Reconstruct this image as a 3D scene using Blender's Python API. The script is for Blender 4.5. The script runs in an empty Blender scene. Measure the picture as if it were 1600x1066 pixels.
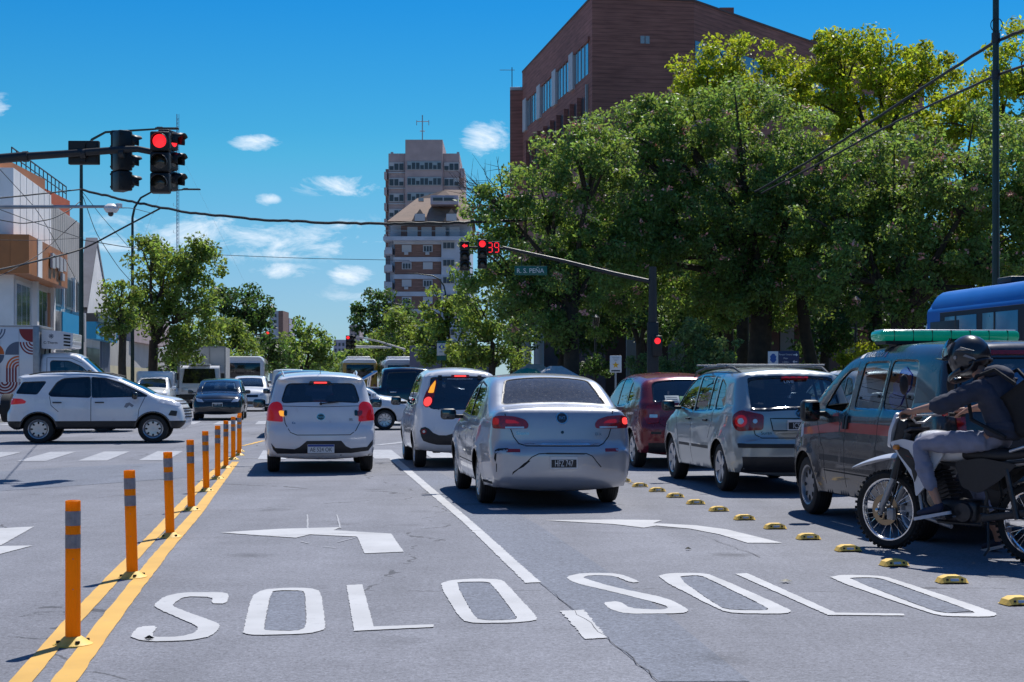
import bpy, bmesh, math, random
import numpy as np
from mathutils import Vector, Matrix
from mathutils.bvhtree import BVHTree
from mathutils.geometry import delaunay_2d_cdt
R = math.radians
sc = bpy.context.scene
col = sc.collection
rng = random.Random(7)

# ---------------------------------------------------------------- camera
F = 2400.0; HC = 1.40; HOR = 596.0          # focal length in photo pixels, eye height, horizon row
cam = bpy.data.cameras.new('camera'); camo = bpy.data.objects.new('camera', cam); col.objects.link(camo)
camo.location = (0, 0, HC); camo.rotation_euler = (R(90), 0, 0)
cam.sensor_width = 36; cam.lens = F * 36 / 1600; cam.shift_y = (HOR - 533) / 1600
cam.clip_start = .1; cam.clip_end = 6000
sc.camera = camo
# ---------------------------------------------------------------- sun, sky, exposure
SUN_EL, SUN_AZ = R(57), R(19)               # azimuth clockwise from +Y
sd = Vector((math.sin(SUN_AZ) * math.cos(SUN_EL), math.cos(SUN_AZ) * math.cos(SUN_EL), math.sin(SUN_EL)))
sl = bpy.data.lights.new('sun', 'SUN'); sl.energy = 4.2; sl.angle = R(.5); sl.color = (1, .965, .91)
so = bpy.data.objects.new('sun', sl); col.objects.link(so)
so.rotation_euler = (-sd).to_track_quat('-Z', 'Y').to_euler()
sc.view_settings.view_transform = 'Standard'; sc.view_settings.look = 'None'
sc.view_settings.exposure = .35; sc.view_settings.gamma = 1
sc.cycles.max_bounces = 8; sc.cycles.transparent_max_bounces = 16
sc.cycles.caustics_reflective = False; sc.cycles.caustics_refractive = False
w = bpy.data.worlds.new('World'); sc.world = w; w.use_nodes = True
wn = w.node_tree; wn.nodes.clear()
def N(t, ty, **k):
    n = t.nodes.new(ty)
    for a, b in k.items():
        if a.startswith('i_'): n.inputs[a[2:].replace('_', ' ')].default_value = b
        else: setattr(n, a, b)
    return n
def Lk(t, a, b): t.links.new(a, b)
def math_(t, op, a, b=None, c=None, clamp=False):
    n = t.nodes.new('ShaderNodeMath'); n.operation = op; n.use_clamp = clamp
    for i, v in enumerate((a, b, c)):
        if v is None: continue
        if isinstance(v, (int, float)): n.inputs[i].default_value = v
        else: t.links.new(v, n.inputs[i])
    return n.outputs[0]
def pxdir(px, py):
    v = Vector(((px - 800) / F, 1, (HOR - py) / F)); return v.normalized()
sky = N(wn, 'ShaderNodeTexSky', sky_type='NISHITA', sun_disc=False, sun_elevation=SUN_EL, sun_rotation=SUN_AZ,
        altitude=0, air_density=1.0, dust_density=.0, ozone_density=4.0)
tc = N(wn, 'ShaderNodeTexCoord')
bg = N(wn, 'ShaderNodeBackground', i_Strength=.1); wo = N(wn, 'ShaderNodeOutputWorld')
# saturate the clear summer sky, then lay thin white clouds into it at fixed sky directions
hsv = N(wn, 'ShaderNodeHueSaturation', i_Hue=.5, i_Saturation=1.12, i_Value=1.0)
Lk(wn, sky.outputs[0], hsv.inputs['Color'])
nz = N(wn, 'ShaderNodeTexNoise', i_Scale=24.0, i_Detail=9.0, i_Roughness=.66, i_Distortion=.5)
mp = N(wn, 'ShaderNodeMapping'); mp.inputs['Scale'].default_value = (1, 1, 2.4)
Lk(wn, tc.outputs['Generated'], mp.inputs[0]); Lk(wn, mp.outputs[0], nz.inputs['Vector'])
sep = N(wn, 'ShaderNodeSeparateXYZ'); Lk(wn, tc.outputs['Generated'], sep.inputs[0])
acc = None
CLOUDS = [(397, 223, 46, 16, 1), (762, 215, 52, 36, 1), (745, 208, 26, 28, .6), (418, 312, 24, 12, .8), (445, 424, 60, 16, .75), (548, 430, 42, 20, .8),
          (540, 290, 120, 20, .6), (300, 350, 210, 22, .42), (430, 372, 340, 46, .5), (200, 380, 180, 34, .5), (-20, 165, 40, 30, .8), (640, 460, 200, 26, .35),
          (1900, 150, 300, 120, .8), (-600, 200, 350, 130, .8), (2600, 330, 400, 90, .6)]
for (px, py, sx, sy, am) in CLOUDS:
    d = pxdir(px, py); az = math.atan2(d.x, d.y)
    dx = math_(wn, 'DIVIDE', math_(wn, 'SUBTRACT', math_(wn, 'ARCTAN2', sep.outputs[0], sep.outputs[1]), az), sx / F)
    dz = math_(wn, 'DIVIDE', math_(wn, 'SUBTRACT', sep.outputs[2], d.z), sy / F)
    q = math_(wn, 'ADD', math_(wn, 'MULTIPLY', dx, dx), math_(wn, 'MULTIPLY', dz, dz))
    m = math_(wn, 'MULTIPLY', math_(wn, 'SUBTRACT', 1.0, q, clamp=True), am)
    acc = m if acc is None else math_(wn, 'MAXIMUM', acc, m)
cl = math_(wn, 'MULTIPLY', math_(wn, 'ADD', math_(wn, 'MULTIPLY', math_(wn, 'SUBTRACT', nz.outputs[0], .5), 3.6), math_(wn, 'SUBTRACT', acc, .30)), 1.15, clamp=True)
cl = math_(wn, 'MULTIPLY', cl, math_(wn, 'MINIMUM', math_(wn, 'MULTIPLY', acc, 2.5), .82))
ramp = N(wn, 'ShaderNodeValToRGB'); cr_ = ramp.color_ramp
for i_, (p_, c_) in enumerate([(0.0, (.40, .52, .72)), (.06, (.36, .54, .73)), (.145, (.20, .65, .72)), (.24, (.075, .57, .80)), (.5, (.30, .62, .85)), (1.0, (.5, .72, .9))]):
    e_ = cr_.elements[i_] if i_ < 2 else cr_.elements.new(p_); e_.position = p_; e_.color = (*c_, 1)
Lk(wn, sep.outputs[2], ramp.inputs[0]); grade = N(wn, 'ShaderNodeVectorMath', operation='MULTIPLY'); Lk(wn, hsv.outputs[0], grade.inputs[0]); Lk(wn, ramp.outputs[0], grade.inputs[1])
# general milky band low over the horizon
hz = math_(wn, 'MULTIPLY', math_(wn, 'SUBTRACT', 1.0, math_(wn, 'DIVIDE', sep.outputs[2], .16), clamp=True), .35)
mixh = N(wn, 'ShaderNodeMix', data_type='RGBA'); Lk(wn, hz, mixh.inputs['Factor']); Lk(wn, grade.outputs['Vector'], mixh.inputs[6])
mixh.inputs[7].default_value = (2.6, 4.6, 6.2, 1)
mix = N(wn, 'ShaderNodeMix', data_type='RGBA'); Lk(wn, cl, mix.inputs['Factor']); Lk(wn, mixh.outputs[2], mix.inputs[6])
mix.inputs[7].default_value = (7.6, 8.2, 9.0, 1)
Lk(wn, mix.outputs[2], bg.inputs[0]); Lk(wn, bg.outputs[0], wo.inputs[0])

# ---------------------------------------------------------------- placing helpers
def G(px, py, z=0.0):                       # ground point (height z) seen at a photo pixel
    Y = F * (HC - z) / (py - HOR); return Vector(((px - 800) * Y / F, Y, z))
def P(px, py, Y):                           # point at depth Y seen at a photo pixel
    return Vector(((px - 800) * Y / F, Y, HC + (HOR - py) * Y / F))

# ---------------------------------------------------------------- materials
MATS = {}
def mat(name, base=(.5, .5, .5), rough=.5, metal=0, coat=0, spec=.5, emit=None, es=1, noise=0, nscale=8, bump=0, bscale=40, alpha=None, sheen=0):
    if name in MATS: return MATS[name]
    m = bpy.data.materials.new(name); m.use_nodes = True; t = m.node_tree; b = t.nodes['Principled BSDF']
    b.inputs['Base Color'].default_value = (*base, 1); b.inputs['Roughness'].default_value = rough
    b.inputs['Metallic'].default_value = metal; b.inputs['Coat Weight'].default_value = coat; b.inputs['Coat Roughness'].default_value = .04
    b.inputs['Specular IOR Level'].default_value = spec
    if emit: b.inputs['Emission Color'].default_value = (*emit, 1); b.inputs['Emission Strength'].default_value = es
    if noise or bump:
        c = N(t, 'ShaderNodeTexCoord')
    if noise:
        n = N(t, 'ShaderNodeTexNoise', i_Scale=nscale, i_Detail=6.0, i_Roughness=.6); Lk(t, c.outputs['Object'], n.inputs['Vector'])
        mr = N(t, 'ShaderNodeMapRange'); mr.inputs['From Min'].default_value = .3; mr.inputs['From Max'].default_value = .7
        mr.inputs['To Min'].default_value = 1 - noise; mr.inputs['To Max'].default_value = 1 + noise; Lk(t, n.outputs[0], mr.inputs[0])
        mx = N(t, 'ShaderNodeVectorMath', operation='SCALE'); mx.inputs[0].default_value = base; Lk(t, mr.outputs[0], mx.inputs['Scale'])
        Lk(t, mx.outputs[0], b.inputs['Base Color'])
        mr2 = N(t, 'ShaderNodeMapRange'); mr2.inputs['To Min'].default_value = max(0, rough - .12); mr2.inputs['To Max'].default_value = min(1, rough + .12)
        Lk(t, n.outputs[0], mr2.inputs[0]); Lk(t, mr2.outputs[0], b.inputs['Roughness'])
    if bump:
        n2 = N(t, 'ShaderNodeTexNoise', i_Scale=bscale, i_Detail=4.0); Lk(t, c.outputs['Object'], n2.inputs['Vector'])
        bp = N(t, 'ShaderNodeBump', i_Strength=bump, i_Distance=.02); Lk(t, n2.outputs[0], bp.inputs['Height']); Lk(t, bp.outputs[0], b.inputs['Normal'])
    MATS[name] = m; return m
def glass(name, tint=(.3, .36, .4), base=.05, amt=.9, rough=.0, dust=0.0):
    if name in MATS: return MATS[name]
    m = bpy.data.materials.new(name); m.use_nodes = True; t = m.node_tree; t.nodes.clear()
    tr = N(t, 'ShaderNodeBsdfTransparent'); tr.inputs[0].default_value = (*tint, 1)
    gl = N(t, 'ShaderNodeBsdfGlossy'); gl.inputs['Roughness'].default_value = rough; gl.inputs[0].default_value = (.95, .97, 1, 1)
    lw = N(t, 'ShaderNodeLayerWeight', i_Blend=.5)
    f = math_(t, 'ADD', math_(t, 'MULTIPLY', math_(t, 'POWER', lw.outputs['Facing'], 4.0), amt), base, clamp=True)
    mx = N(t, 'ShaderNodeMixShader'); Lk(t, f, mx.inputs[0]); Lk(t, tr.outputs[0], mx.inputs[1]); Lk(t, gl.outputs[0], mx.inputs[2])
    out = mx.outputs[0]
    if dust:                                # a film of road dust with specks on the pane
        c = N(t, 'ShaderNodeTexCoord'); n = N(t, 'ShaderNodeTexNoise', i_Scale=24.0, i_Detail=8.0, i_Roughness=.7); Lk(t, c.outputs['Object'], n.inputs['Vector'])
        v = N(t, 'ShaderNodeTexVoronoi', i_Scale=16.0); Lk(t, c.outputs['Object'], v.inputs['Vector'])
        sp = math_(t, 'LESS_THAN', v.outputs['Distance'], .12)
        g = math_(t, 'ADD', math_(t, 'MULTIPLY', n.outputs[0], dust), math_(t, 'MULTIPLY', sp, .35), clamp=True)
        df = N(t, 'ShaderNodeBsdfDiffuse'); df.inputs[0].default_value = (.5, .5, .52, 1)
        tl = N(t, 'ShaderNodeBsdfTranslucent'); tl.inputs[0].default_value = (.45, .46, .5, 1)
        m0 = N(t, 'ShaderNodeMixShader', i_Fac=.5); Lk(t, df.outputs[0], m0.inputs[1]); Lk(t, tl.outputs[0], m0.inputs[2])
        m2 = N(t, 'ShaderNodeMixShader'); Lk(t, g, m2.inputs[0]); Lk(t, out, m2.inputs[1]); Lk(t, m0.outputs[0], m2.inputs[2]); out = m2.outputs[0]
    o = N(t, 'ShaderNodeOutputMaterial'); Lk(t, out, o.inputs[0])
    MATS[name] = m; return m
def lamp(name, c, es):                      # a lit lens
    return mat(name, tuple(x * .6 for x in c), .25, coat=.6, emit=c, es=es)
M_rubber = mat('tyre_rubber', (.018, .018, .019), .75, noise=.25, nscale=14, bump=.25, bscale=60)
M_black = mat('black_plastic', (.02, .02, .022), .5, noise=.2, nscale=20)
M_gblack = mat('gloss_black', (.012, .012, .014), .12, coat=.7)
M_dark = mat('dark_interior', (.03, .031, .034), .8)
M_seat = mat('seat_cloth', (.05, .052, .06), .9, noise=.2, nscale=30)
M_alloy = mat('alloy', (.55, .56, .58), .32, metal=.75)
M_steel = mat('steel_grey', (.32, .33, .35), .4, metal=.6, noise=.15)
M_chrome = mat('chrome', (.75, .76, .78), .12, metal=1)
M_arch = mat('wheel_arch_liner', (.012, .012, .012), .9)
M_red = mat('red_lens', (.28, .008, .012), .12, coat=.8, noise=.3, nscale=30)
M_redlit = mat('red_lens_lit', (.34, .006, .010), .15, coat=.6, emit=(1, .015, .02), es=.10)
M_redhot = mat('red_lens_bright', (.8, .05, .05), .15, coat=.4, emit=(1, .06, .05), es=1.1)
M_amber = mat('amber_lens_lit', (.9, .35, .02), .15, coat=.5, emit=(1, .40, .03), es=.7)
M_clear = mat('clear_lens', (.6, .62, .66), .1, metal=.3, coat=.8)
M_white = mat('white_plastic', (.75, .75, .75), .4)
M_plate = mat('plate_black', (.015, .015, .02), .4)
M_win = glass('window_glass', (.42, .48, .52), .09)
M_tint = glass('window_tinted', (.12, .13, .15), .07)
M_rearw = glass('window_rear', (.60, .68, .72), .13)
M_mirr = mat('mirror_darkened', (.10, .11, .12), .08, metal=1)  # mirror colour kept dark in place of the trees it would reflect
M_dusty = glass('window_dusty', (.45, .46, .52), .10, dust=.5)

# ---------------------------------------------------------------- mesh builder
def tag(o, label=None, cat=None, group=None, kind=None):
    if label: o['label'] = label
    if cat: o['category'] = cat
    if group: o['group'] = group
    if kind: o['kind'] = kind
    return o
def thing(name, label, cat, loc=(0, 0, 0), rz=0, group=None):
    o = bpy.data.objects.new(name, None); col.objects.link(o); o.location = loc; o.rotation_euler = (0, 0, rz); o.empty_display_size = .3
    return tag(o, label, cat, group)
def smooth_by_angle(me, ang=R(35)):
    bm = bmesh.new(); bm.from_mesh(me)
    for f in bm.faces: f.smooth = True
    for e in bm.edges:
        if len(e.link_faces) == 2 and e.link_faces[0].normal.angle(e.link_faces[1].normal, 0) > ang: e.smooth = False
    bm.to_mesh(me); bm.free()
def mesh_obj(name, verts, faces, mats, parent=None, mi=None, smooth=None):
    me = bpy.data.meshes.new(name); me.from_pydata([tuple(v) for v in verts], [], [tuple(f) for f in faces])
    for m in (mats if isinstance(mats, (list, tuple)) else [mats]): me.materials.append(m)
    if mi is not None: me.polygons.foreach_set('material_index', mi)
    me.update()
    if smooth == 'all': me.polygons.foreach_set('use_smooth', [True] * len(me.polygons))
    elif smooth: smooth_by_angle(me, smooth)
    o = bpy.data.objects.new(name, me); col.objects.link(o)
    if parent is not None: o.parent = parent
    return o
class MB:
    def __init__(s): s.v = []; s.f = []; s.m = []
    def add(s, vs, fs, m=0):
        n = len(s.v); s.v += [Vector(v) for v in vs]; s.f += [tuple(i + n for i in f) for f in fs]; s.m += [m] * len(fs); return s
    def box(s, c, d, rot=None, bev=0, m=0, seg=2):
        bm = bmesh.new(); bmesh.ops.create_cube(bm, size=1)
        for v in bm.verts: v.co = Vector((v.co.x * d[0], v.co.y * d[1], v.co.z * d[2]))
        if bev: bmesh.ops.bevel(bm, geom=list(bm.edges), offset=min(bev, min(d) * .49), segments=seg, profile=.5, affect='EDGES')
        mt = Matrix.Translation(c)
        if rot is not None: mt = mt @ (rot.to_4x4() if isinstance(rot, Matrix) else Matrix.Rotation(rot, 4, 'Z'))
        bm.transform(mt); bm.verts.ensure_lookup_table()
        s.add([v.co.copy() for v in bm.verts], [[v.index for v in f.verts] for f in bm.faces], m); bm.free(); return s
    def tube(s, pts, r, n=8, m=0, cap=True):
        pts = [Vector(p) for p in pts]; rr = r if isinstance(r, (list, tuple)) else [r] * len(pts)
        up = Vector((0, 0, 1)); vs = []; fs = []; pa = None
        for i, p in enumerate(pts):
            t = (pts[min(i + 1, len(pts) - 1)] - pts[max(i - 1, 0)]).normalized()
            if pa is None: a = t.orthogonal().normalized()
            else: a = (pa - t * pa.dot(t)).normalized()
            pa = a; b = t.cross(a)
            for k in range(n):
                an = 2 * math.pi * k / n; vs.append(p + (a * math.cos(an) + b * math.sin(an)) * rr[i])
        for i in range(len(pts) - 1):
            for k in range(n):
                k2 = (k + 1) % n; fs.append((i * n + k, i * n + k2, (i + 1) * n + k2, (i + 1) * n + k))
        if cap: fs.append(tuple(range(n - 1, -1, -1))); fs.append(tuple((len(pts) - 1) * n + k for k in range(n)))
        return s.add(vs, fs, m)
    def lathe(s, prof, org=(0, 0, 0), axis='Z', n=24, m=0, sx=1, sy=1):   # prof [(r, h)]
        vs = []; fs = []; o = Vector(org)
        for (r, h) in prof:
            for k in range(n):
                a = 2 * math.pi * k / n; x, y = r * math.cos(a) * sx, r * math.sin(a) * sy
                vs.append(o + (Vector((x, y, h)) if axis == 'Z' else Vector((x, h, y)) if axis == 'Y' else Vector((h, x, y))))
        for i in range(len(prof) - 1):
            for k in range(n):
                k2 = (k + 1) % n; fs.append((i * n + k, i * n + k2, (i + 1) * n + k2, (i + 1) * n + k))
        return s.add(vs, fs, m)
    def ball(s, c, r, n=14, m=0):
        r = r if isinstance(r, (list, tuple)) else (r, r, r); pr = []
        vs = []; fs = []; h = n // 2
        for i in range(h + 1):
            t = math.pi * i / h
            for k in range(n):
                a = 2 * math.pi * k / n; vs.append(Vector(c) + Vector((r[0] * math.sin(t) * math.cos(a), r[1] * math.sin(t) * math.sin(a), r[2] * math.cos(t))))
        for i in range(h):
            for k in range(n): k2 = (k + 1) % n; fs.append((i * n + k, (i + 1) * n + k, (i + 1) * n + k2, i * n + k2))
        return s.add(vs, fs, m)
    def prism(s, poly, mtx, th, m=0):        # 2D polygon in the plane of mtx (x, y), extruded by th along its z
        n = len(poly); vs = [mtx @ Vector((x, y, 0)) for x, y in poly] + [mtx @ Vector((x, y, th)) for x, y in poly]
        fs = [tuple(range(n - 1, -1, -1)), tuple(range(n, 2 * n))] + [(i, (i + 1) % n, n + (i + 1) % n, n + i) for i in range(n)]
        return s.add(vs, fs, m)
    def text(s, txt, size, mtx, m=0, ext=.001, wide=1.0):
        cu = bpy.data.curves.new('t', 'FONT'); cu.body = txt; cu.size = size; cu.align_x = 'CENTER'; cu.align_y = 'CENTER'; cu.extrude = ext; cu.resolution_u = 3
        ob = bpy.data.objects.new('t', cu); me = bpy.data.meshes.new_from_object(ob)
        s.add([mtx @ Vector((v.co.x * wide, v.co.y, v.co.z)) for v in me.vertices], [tuple(p.vertices) for p in me.polygons], m)
        bpy.data.objects.remove(ob); bpy.data.curves.remove(cu); bpy.data.meshes.remove(me); return s
    def xf(s, mtx): s.v = [mtx @ v for v in s.v]; return s
    def build(s, name, mats, parent=None, smooth=R(35), loc=None):
        o = mesh_obj(name, s.v, s.f, mats, parent, s.m, smooth)
        if loc is not None: o.location = loc
        return o
def frame(org, xdir, ydir):                  # matrix whose x / y axes are given; z = x cross y
    x = Vector(xdir).normalized(); y = Vector(ydir).normalized(); z = x.cross(y)
    m = Matrix((x, y, z)).transposed().to_4x4(); m.translation = Vector(org); return m
def pip(pts, poly):                          # vectorised point in polygon
    x, y = pts[:, 0], pts[:, 1]; c = np.zeros(len(pts), bool); n = len(poly); j = n - 1
    for i in range(n):
        xi, yi = poly[i]; xj, yj = poly[j]
        if yi != yj: c ^= ((yi > y) != (yj > y)) & (x < (xj - xi) * (y - yi) / (yj - yi) + xi)
        j = i
    return c
def dens(poly, step, close=True):
    out = []; n = len(poly)
    for i in range(n if close else n - 1):
        a = np.array(poly[i], float); b = np.array(poly[(i + 1) % n], float); k = max(1, int(math.ceil(np.linalg.norm(b - a) / step)))
        out += [tuple(a + (b - a) * j / k) for j in range(k)]
    if not close: out.append(tuple(poly[-1]))
    return out
def rounded(poly, r, seg=3):                 # 2D polygon with rounded corners
    out = []; n = len(poly)
    for i in range(n):
        p = np.array(poly[i], float); a = np.array(poly[i - 1], float) - p; b = np.array(poly[(i + 1) % n], float) - p
        la, lb = np.linalg.norm(a), np.linalg.norm(b); q = min(r, la * .45, lb * .45); A = p + a / la * q; B = p + b / lb * q
        for k in range(seg + 1):
            t = k / seg; out.append(tuple((1 - t) ** 2 * A + 2 * t * (1 - t) * p + t * t * B))
    return out
def grow(poly, d):                           # offset a polygon outwards by d
    P_ = [np.array(p, float) for p in poly]; n = len(P_); A = sum(P_[i][0] * P_[(i + 1) % n][1] - P_[(i + 1) % n][0] * P_[i][1] for i in range(n)); sg = 1 if A > 0 else -1
    out = []
    for i in range(n):
        e1 = P_[i] - P_[i - 1]; e2 = P_[(i + 1) % n] - P_[i]
        n1 = np.array((e1[1], -e1[0])) / (np.linalg.norm(e1) + 1e-9); n2 = np.array((e2[1], -e2[0])) / (np.linalg.norm(e2) + 1e-9)
        m = n1 + n2; k = max(.5, float(m @ n1)); out.append(tuple(P_[i] + m / k * d * sg))
    return out
def ribbon(line, w_):                        # thin polygon along an open polyline
    L = [np.array(p, float) for p in line]; a = []; b = []
    for i, p in enumerate(L):
        t = L[min(i + 1, len(L) - 1)] - L[max(i - 1, 0)]; t = t / (np.linalg.norm(t) + 1e-9); nn = np.array((-t[1], t[0])) * w_ / 2
        a.append(tuple(p + nn)); b.append(tuple(p - nn))
    return a + b[::-1]
def cdt(loops, free, eps=1e-5):
    vs = []; es = []
    for lp in loops:
        n0 = len(vs); vs += [Vector(p) for p in lp]; es += [(n0 + i, n0 + (i + 1) % len(lp)) for i in range(len(lp))]
    vs += [Vector(p) for p in free]
    r = delaunay_2d_cdt(vs, es, [], 0, eps)
    return np.array([tuple(v) for v in r[0]]), [tuple(f) for f in r[2]]
# ================================================================ car builder
def resample(ctrl, step):                    # Catmull-Rom over control points, returns rows x z a b crown t
    C = [np.array(c, float) for c in ctrl]; out = []; n = len(C)
    for i in range(n - 1):
        p0 = C[max(i - 1, 0)]; p1 = C[i]; p2 = C[i + 1]; p3 = C[min(i + 2, n - 1)]
        k = max(2, int(np.linalg.norm((p2 - p1)[:2]) / step))
        for j in range(k):
            t = j / k
            q = .5 * (2 * p1[:2] + (p2 - p0)[:2] * t + (2 * p0 - 5 * p1 + 4 * p2 - p3)[:2] * t * t + (3 * p1 - p0 - 3 * p2 + p3)[:2] * t ** 3)
            at = p1[2:] * (1 - t) + p2[2:] * t; out.append((q[0], q[1], at[0], at[1], at[2], i + t))
    out.append((C[-1][0], C[-1][1], C[-1][2], C[-1][3], C[-1][4], n - 1)); return np.array(out)
def sstep(x, a, b): t = np.clip((x - a) / (b - a), 0, 1); return t * t * (3 - 2 * t)
def shell(S, parent, step=.06):
    """S: spec dict. Builds body mesh and window panes. Returns BVH in thing space."""
    O = resample(S['outline'], step); Pz = O[:, :2]; n = len(O)
    W = S['W']; xa = S['wb'] / 2; rw = S['rw']; b0, b1 = S['belt']; k = S['tumble']
    ar = S.get('arch', rw + .045); wz = S.get('wz', rw)
    lo = S['outline'][0][1]
    def halfw(x, z):
        x = np.asarray(x, float); z = np.asarray(z, float)
        f = 1 - S.get('kr', .05) * np.clip((-xa - x) / .8, 0, 3) ** 2 - S.get('kf', .07) * np.clip((x - xa) / .8, 0, 3) ** 2
        w0 = W * f; zb = b0 + b1 * x
        y = w0 - .07 * np.clip((.60 - z) / .4, 0, 2) ** 2 - .035 * np.clip((z - .62) / np.maximum(zb - .62, .1), 0, 1) ** 2
        y = y + .008 * np.exp(-((z - S.get('crease', .72)) / .035) ** 2)
        y = y - S.get('shoulder', .018) * sstep(z, zb - .01, zb + .03) - k * np.clip(z - zb, 0, 3) - S.get('k2', .12) * np.clip(z - zb - .15, 0, 3) ** 2
        for sx in (-xa, xa):
            d = np.hypot(x - sx, z - wz); y = y + S.get('flare', .022) * np.exp(-(np.clip(d - ar, 0, 9) / .07) ** 2) * (1 - sstep(z, .78, .95))
        return y
    # arc length, normals
    tg = np.gradient(Pz, axis=0); tg /= np.linalg.norm(tg, axis=1)[:, None]; nr = np.stack([-tg[:, 1], tg[:, 0]], 1)
    cen = Pz.mean(0)
    if ((Pz - cen) * nr).sum() < 0: nr = -nr
    s = np.concatenate([[0], np.cumsum(np.linalg.norm(np.diff(Pz, axis=0), axis=1))])
    ymax = halfw(Pz[:, 0], Pz[:, 1]) - O[:, 3]
    # ---- side sheet
    bot = dens([tuple(Pz[-1]), tuple(Pz[0])], step, False)[1:-1]
    loop = [tuple(p) for p in Pz] + bot
    def dist(q):
        d = np.linalg.norm(q[:, None, :] - Pz[None], axis=2); i = d.argmin(1)
        dm = d[np.arange(len(q)), i]
        for off in (-1, 0):                                  # true distance to the neighbouring segments
            a = Pz[np.clip(i + off, 0, n - 2)]; b = Pz[np.clip(i + off, 0, n - 2) + 1]; ab = b - a
            t = np.clip(((q - a) * ab).sum(1) / (ab * ab).sum(1), 0, 1); dm = np.minimum(dm, np.linalg.norm(q - a - ab * t[:, None], axis=1))
        return dm, i
    def side_y(q):
        d, i = dist(q)
        # blend attributes over neighbours for smoothness
        wgt = np.exp(-((np.linalg.norm(q[:, None, :] - Pz[None], axis=2) - d[:, None]) / .05) ** 2 / 2) + 1e-12
        wgt /= wgt.sum(1)[:, None]; a = wgt @ O[:, 2]; b = wgt @ O[:, 3]
        u = 1 - np.clip(d / a, 0, 1)
        return halfw(q[:, 0], q[:, 1]) - b * (1 - np.sqrt(np.clip(1 - u ** 2.2, 0, 1)))
    ymax = side_y(Pz)
    free = []
    for fr in (.04, .12, .25, .42, .62, .85):
        q = Pz - nr * (O[:, 2] * fr)[:, None]; q = q[2:-2]; d, _ = dist(q); ok = d > O[2:-2, 2] * fr * .92; free += [tuple(p) for p in q[ok]]
    gx = np.arange(Pz[:, 0].min(), Pz[:, 0].max(), step * 1.15); gz = np.arange(lo, Pz[:, 1].max(), step * 1.15)
    q = np.array([(x + (.5 * step if j % 2 else 0), z) for j, z in enumerate(gz) for x in gx]); q = q[pip(q, loop)]; d, i = dist(q); q = q[d > O[i, 2] * .95]
    free += [tuple(p) for p in q]
    regs = []                                               # (polygon, code)   code: material index, or 100+k pane, or -1 cut
    for (poly, mi) in S.get('side_regions', []): regs.append((dens(poly, step), mi))
    for ln in S.get('seams', []): regs.append((ribbon(dens(ln, step, False), .013), 2))
    for j, wd in enumerate(S['windows']):
        p = rounded(wd[0], wd[2] if len(wd) > 2 else .04)
        if wd[1] != 'none': regs.append((dens(grow(p, S.get('seal', .022)), step), 1))
        regs.append((dens(p, step), 100 + j))
    for sx in (-xa, xa):
        cir = [(sx + ar * math.cos(a), wz + ar * math.sin(a)) for a in np.linspace(0, 2 * math.pi, 40, endpoint=False)]
        lip = [(sx + (ar + S.get('lip', .0)) * math.cos(a), wz + (ar + S.get('lip', 0)) * math.sin(a)) for a in np.linspace(0, 2 * math.pi, 44, endpoint=False)]
        if S.get('lip'): regs.append((lip, 1))
        regs.append((cir, -1))
    q2, fs = cdt([loop] + [r_[0] for r_ in regs], free)
    cc = q2[np.array([f for f in fs])].mean(1); ins = pip(cc, loop); code = np.zeros(len(fs), int)
    for poly, mi in regs: code[pip(cc, poly)] = mi
    y2 = side_y(q2)
    V = []; Fc = []; Mi = []; panes = {}
    for sg in (1, -1):
        base = len(V); V += [(p[0], sg * y, p[1]) for p, y in zip(q2, y2)]
        for f, c, ok in zip(fs, code, ins):
            if not ok or c == -1: continue
            ff = tuple(base + i for i in (f if sg > 0 else f[::-1]))
            if c >= 100: panes.setdefault((int(c) - 100, sg), []).append(ff)
            else: Fc.append(ff); Mi.append(int(c))
    # ---- centre strip in (s, y)
    sl_ = [(s[i], ymax[i]) for i in range(n)] + [(s[-1], y) for y in np.linspace(ymax[-1], -ymax[-1], 12)[1:-1]] + [(s[i], -ymax[i]) for i in range(n - 1, -1, -1)] + [(s[0], y) for y in np.linspace(-ymax[0], ymax[0], 12)[1:-1]]
    tt = O[:, 5]
    t2s = lambda t: float(np.interp(t, tt, s))
    sregs = []
    for (poly, mi) in S.get('strip_regions', []): sregs.append((dens([(t2s(t), y) for y, t in poly], step), mi))
    for ln in S.get('strip_seams', []): sregs.append((ribbon(dens([(t2s(t), y) for y, t in ln], step, False), .010), 2))
    for j, wd in enumerate(S['screens']):
        p = rounded([(t2s(t), y) for y, t in wd[0]], wd[2] if len(wd) > 2 else .06); fr = wd[3] if len(wd) > 3 else .03
        if fr: sregs.append((dens(grow(p, fr), step), 1))
        sregs.append((dens(p, step), 200 + j))
    g = []
    for a in np.arange(step / 2, s[-1], step):
        ym = float(np.interp(a, s, ymax))
        g += [(a, y) for y in np.arange(-ym + step * .8, ym - step * .6, step * 1.3)]
    q3, fs3 = cdt([sl_] + [r_[0] for r_ in sregs], g)
    cc = q3[np.array([f for f in fs3])].mean(1); ins = pip(cc, sl_); code = np.zeros(len(fs3), int)
    for poly, mi in sregs: code[pip(cc, poly)] = mi
    px = np.interp(q3[:, 0], s, Pz[:, 0]); pz = np.interp(q3[:, 0], s, Pz[:, 1]); nx = np.interp(q3[:, 0], s, nr[:, 0]); nzz = np.interp(q3[:, 0], s, nr[:, 1])
    cr = np.interp(q3[:, 0], s, O[:, 4]); ym = np.interp(q3[:, 0], s, ymax); bul = cr * (1 - np.clip(np.abs(q3[:, 1]) / ym, 0, 1) ** 2.2)
    base = len(V); V += [(px[i] + nx[i] * bul[i], q3[i, 1], pz[i] + nzz[i] * bul[i]) for i in range(len(q3))]
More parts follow.
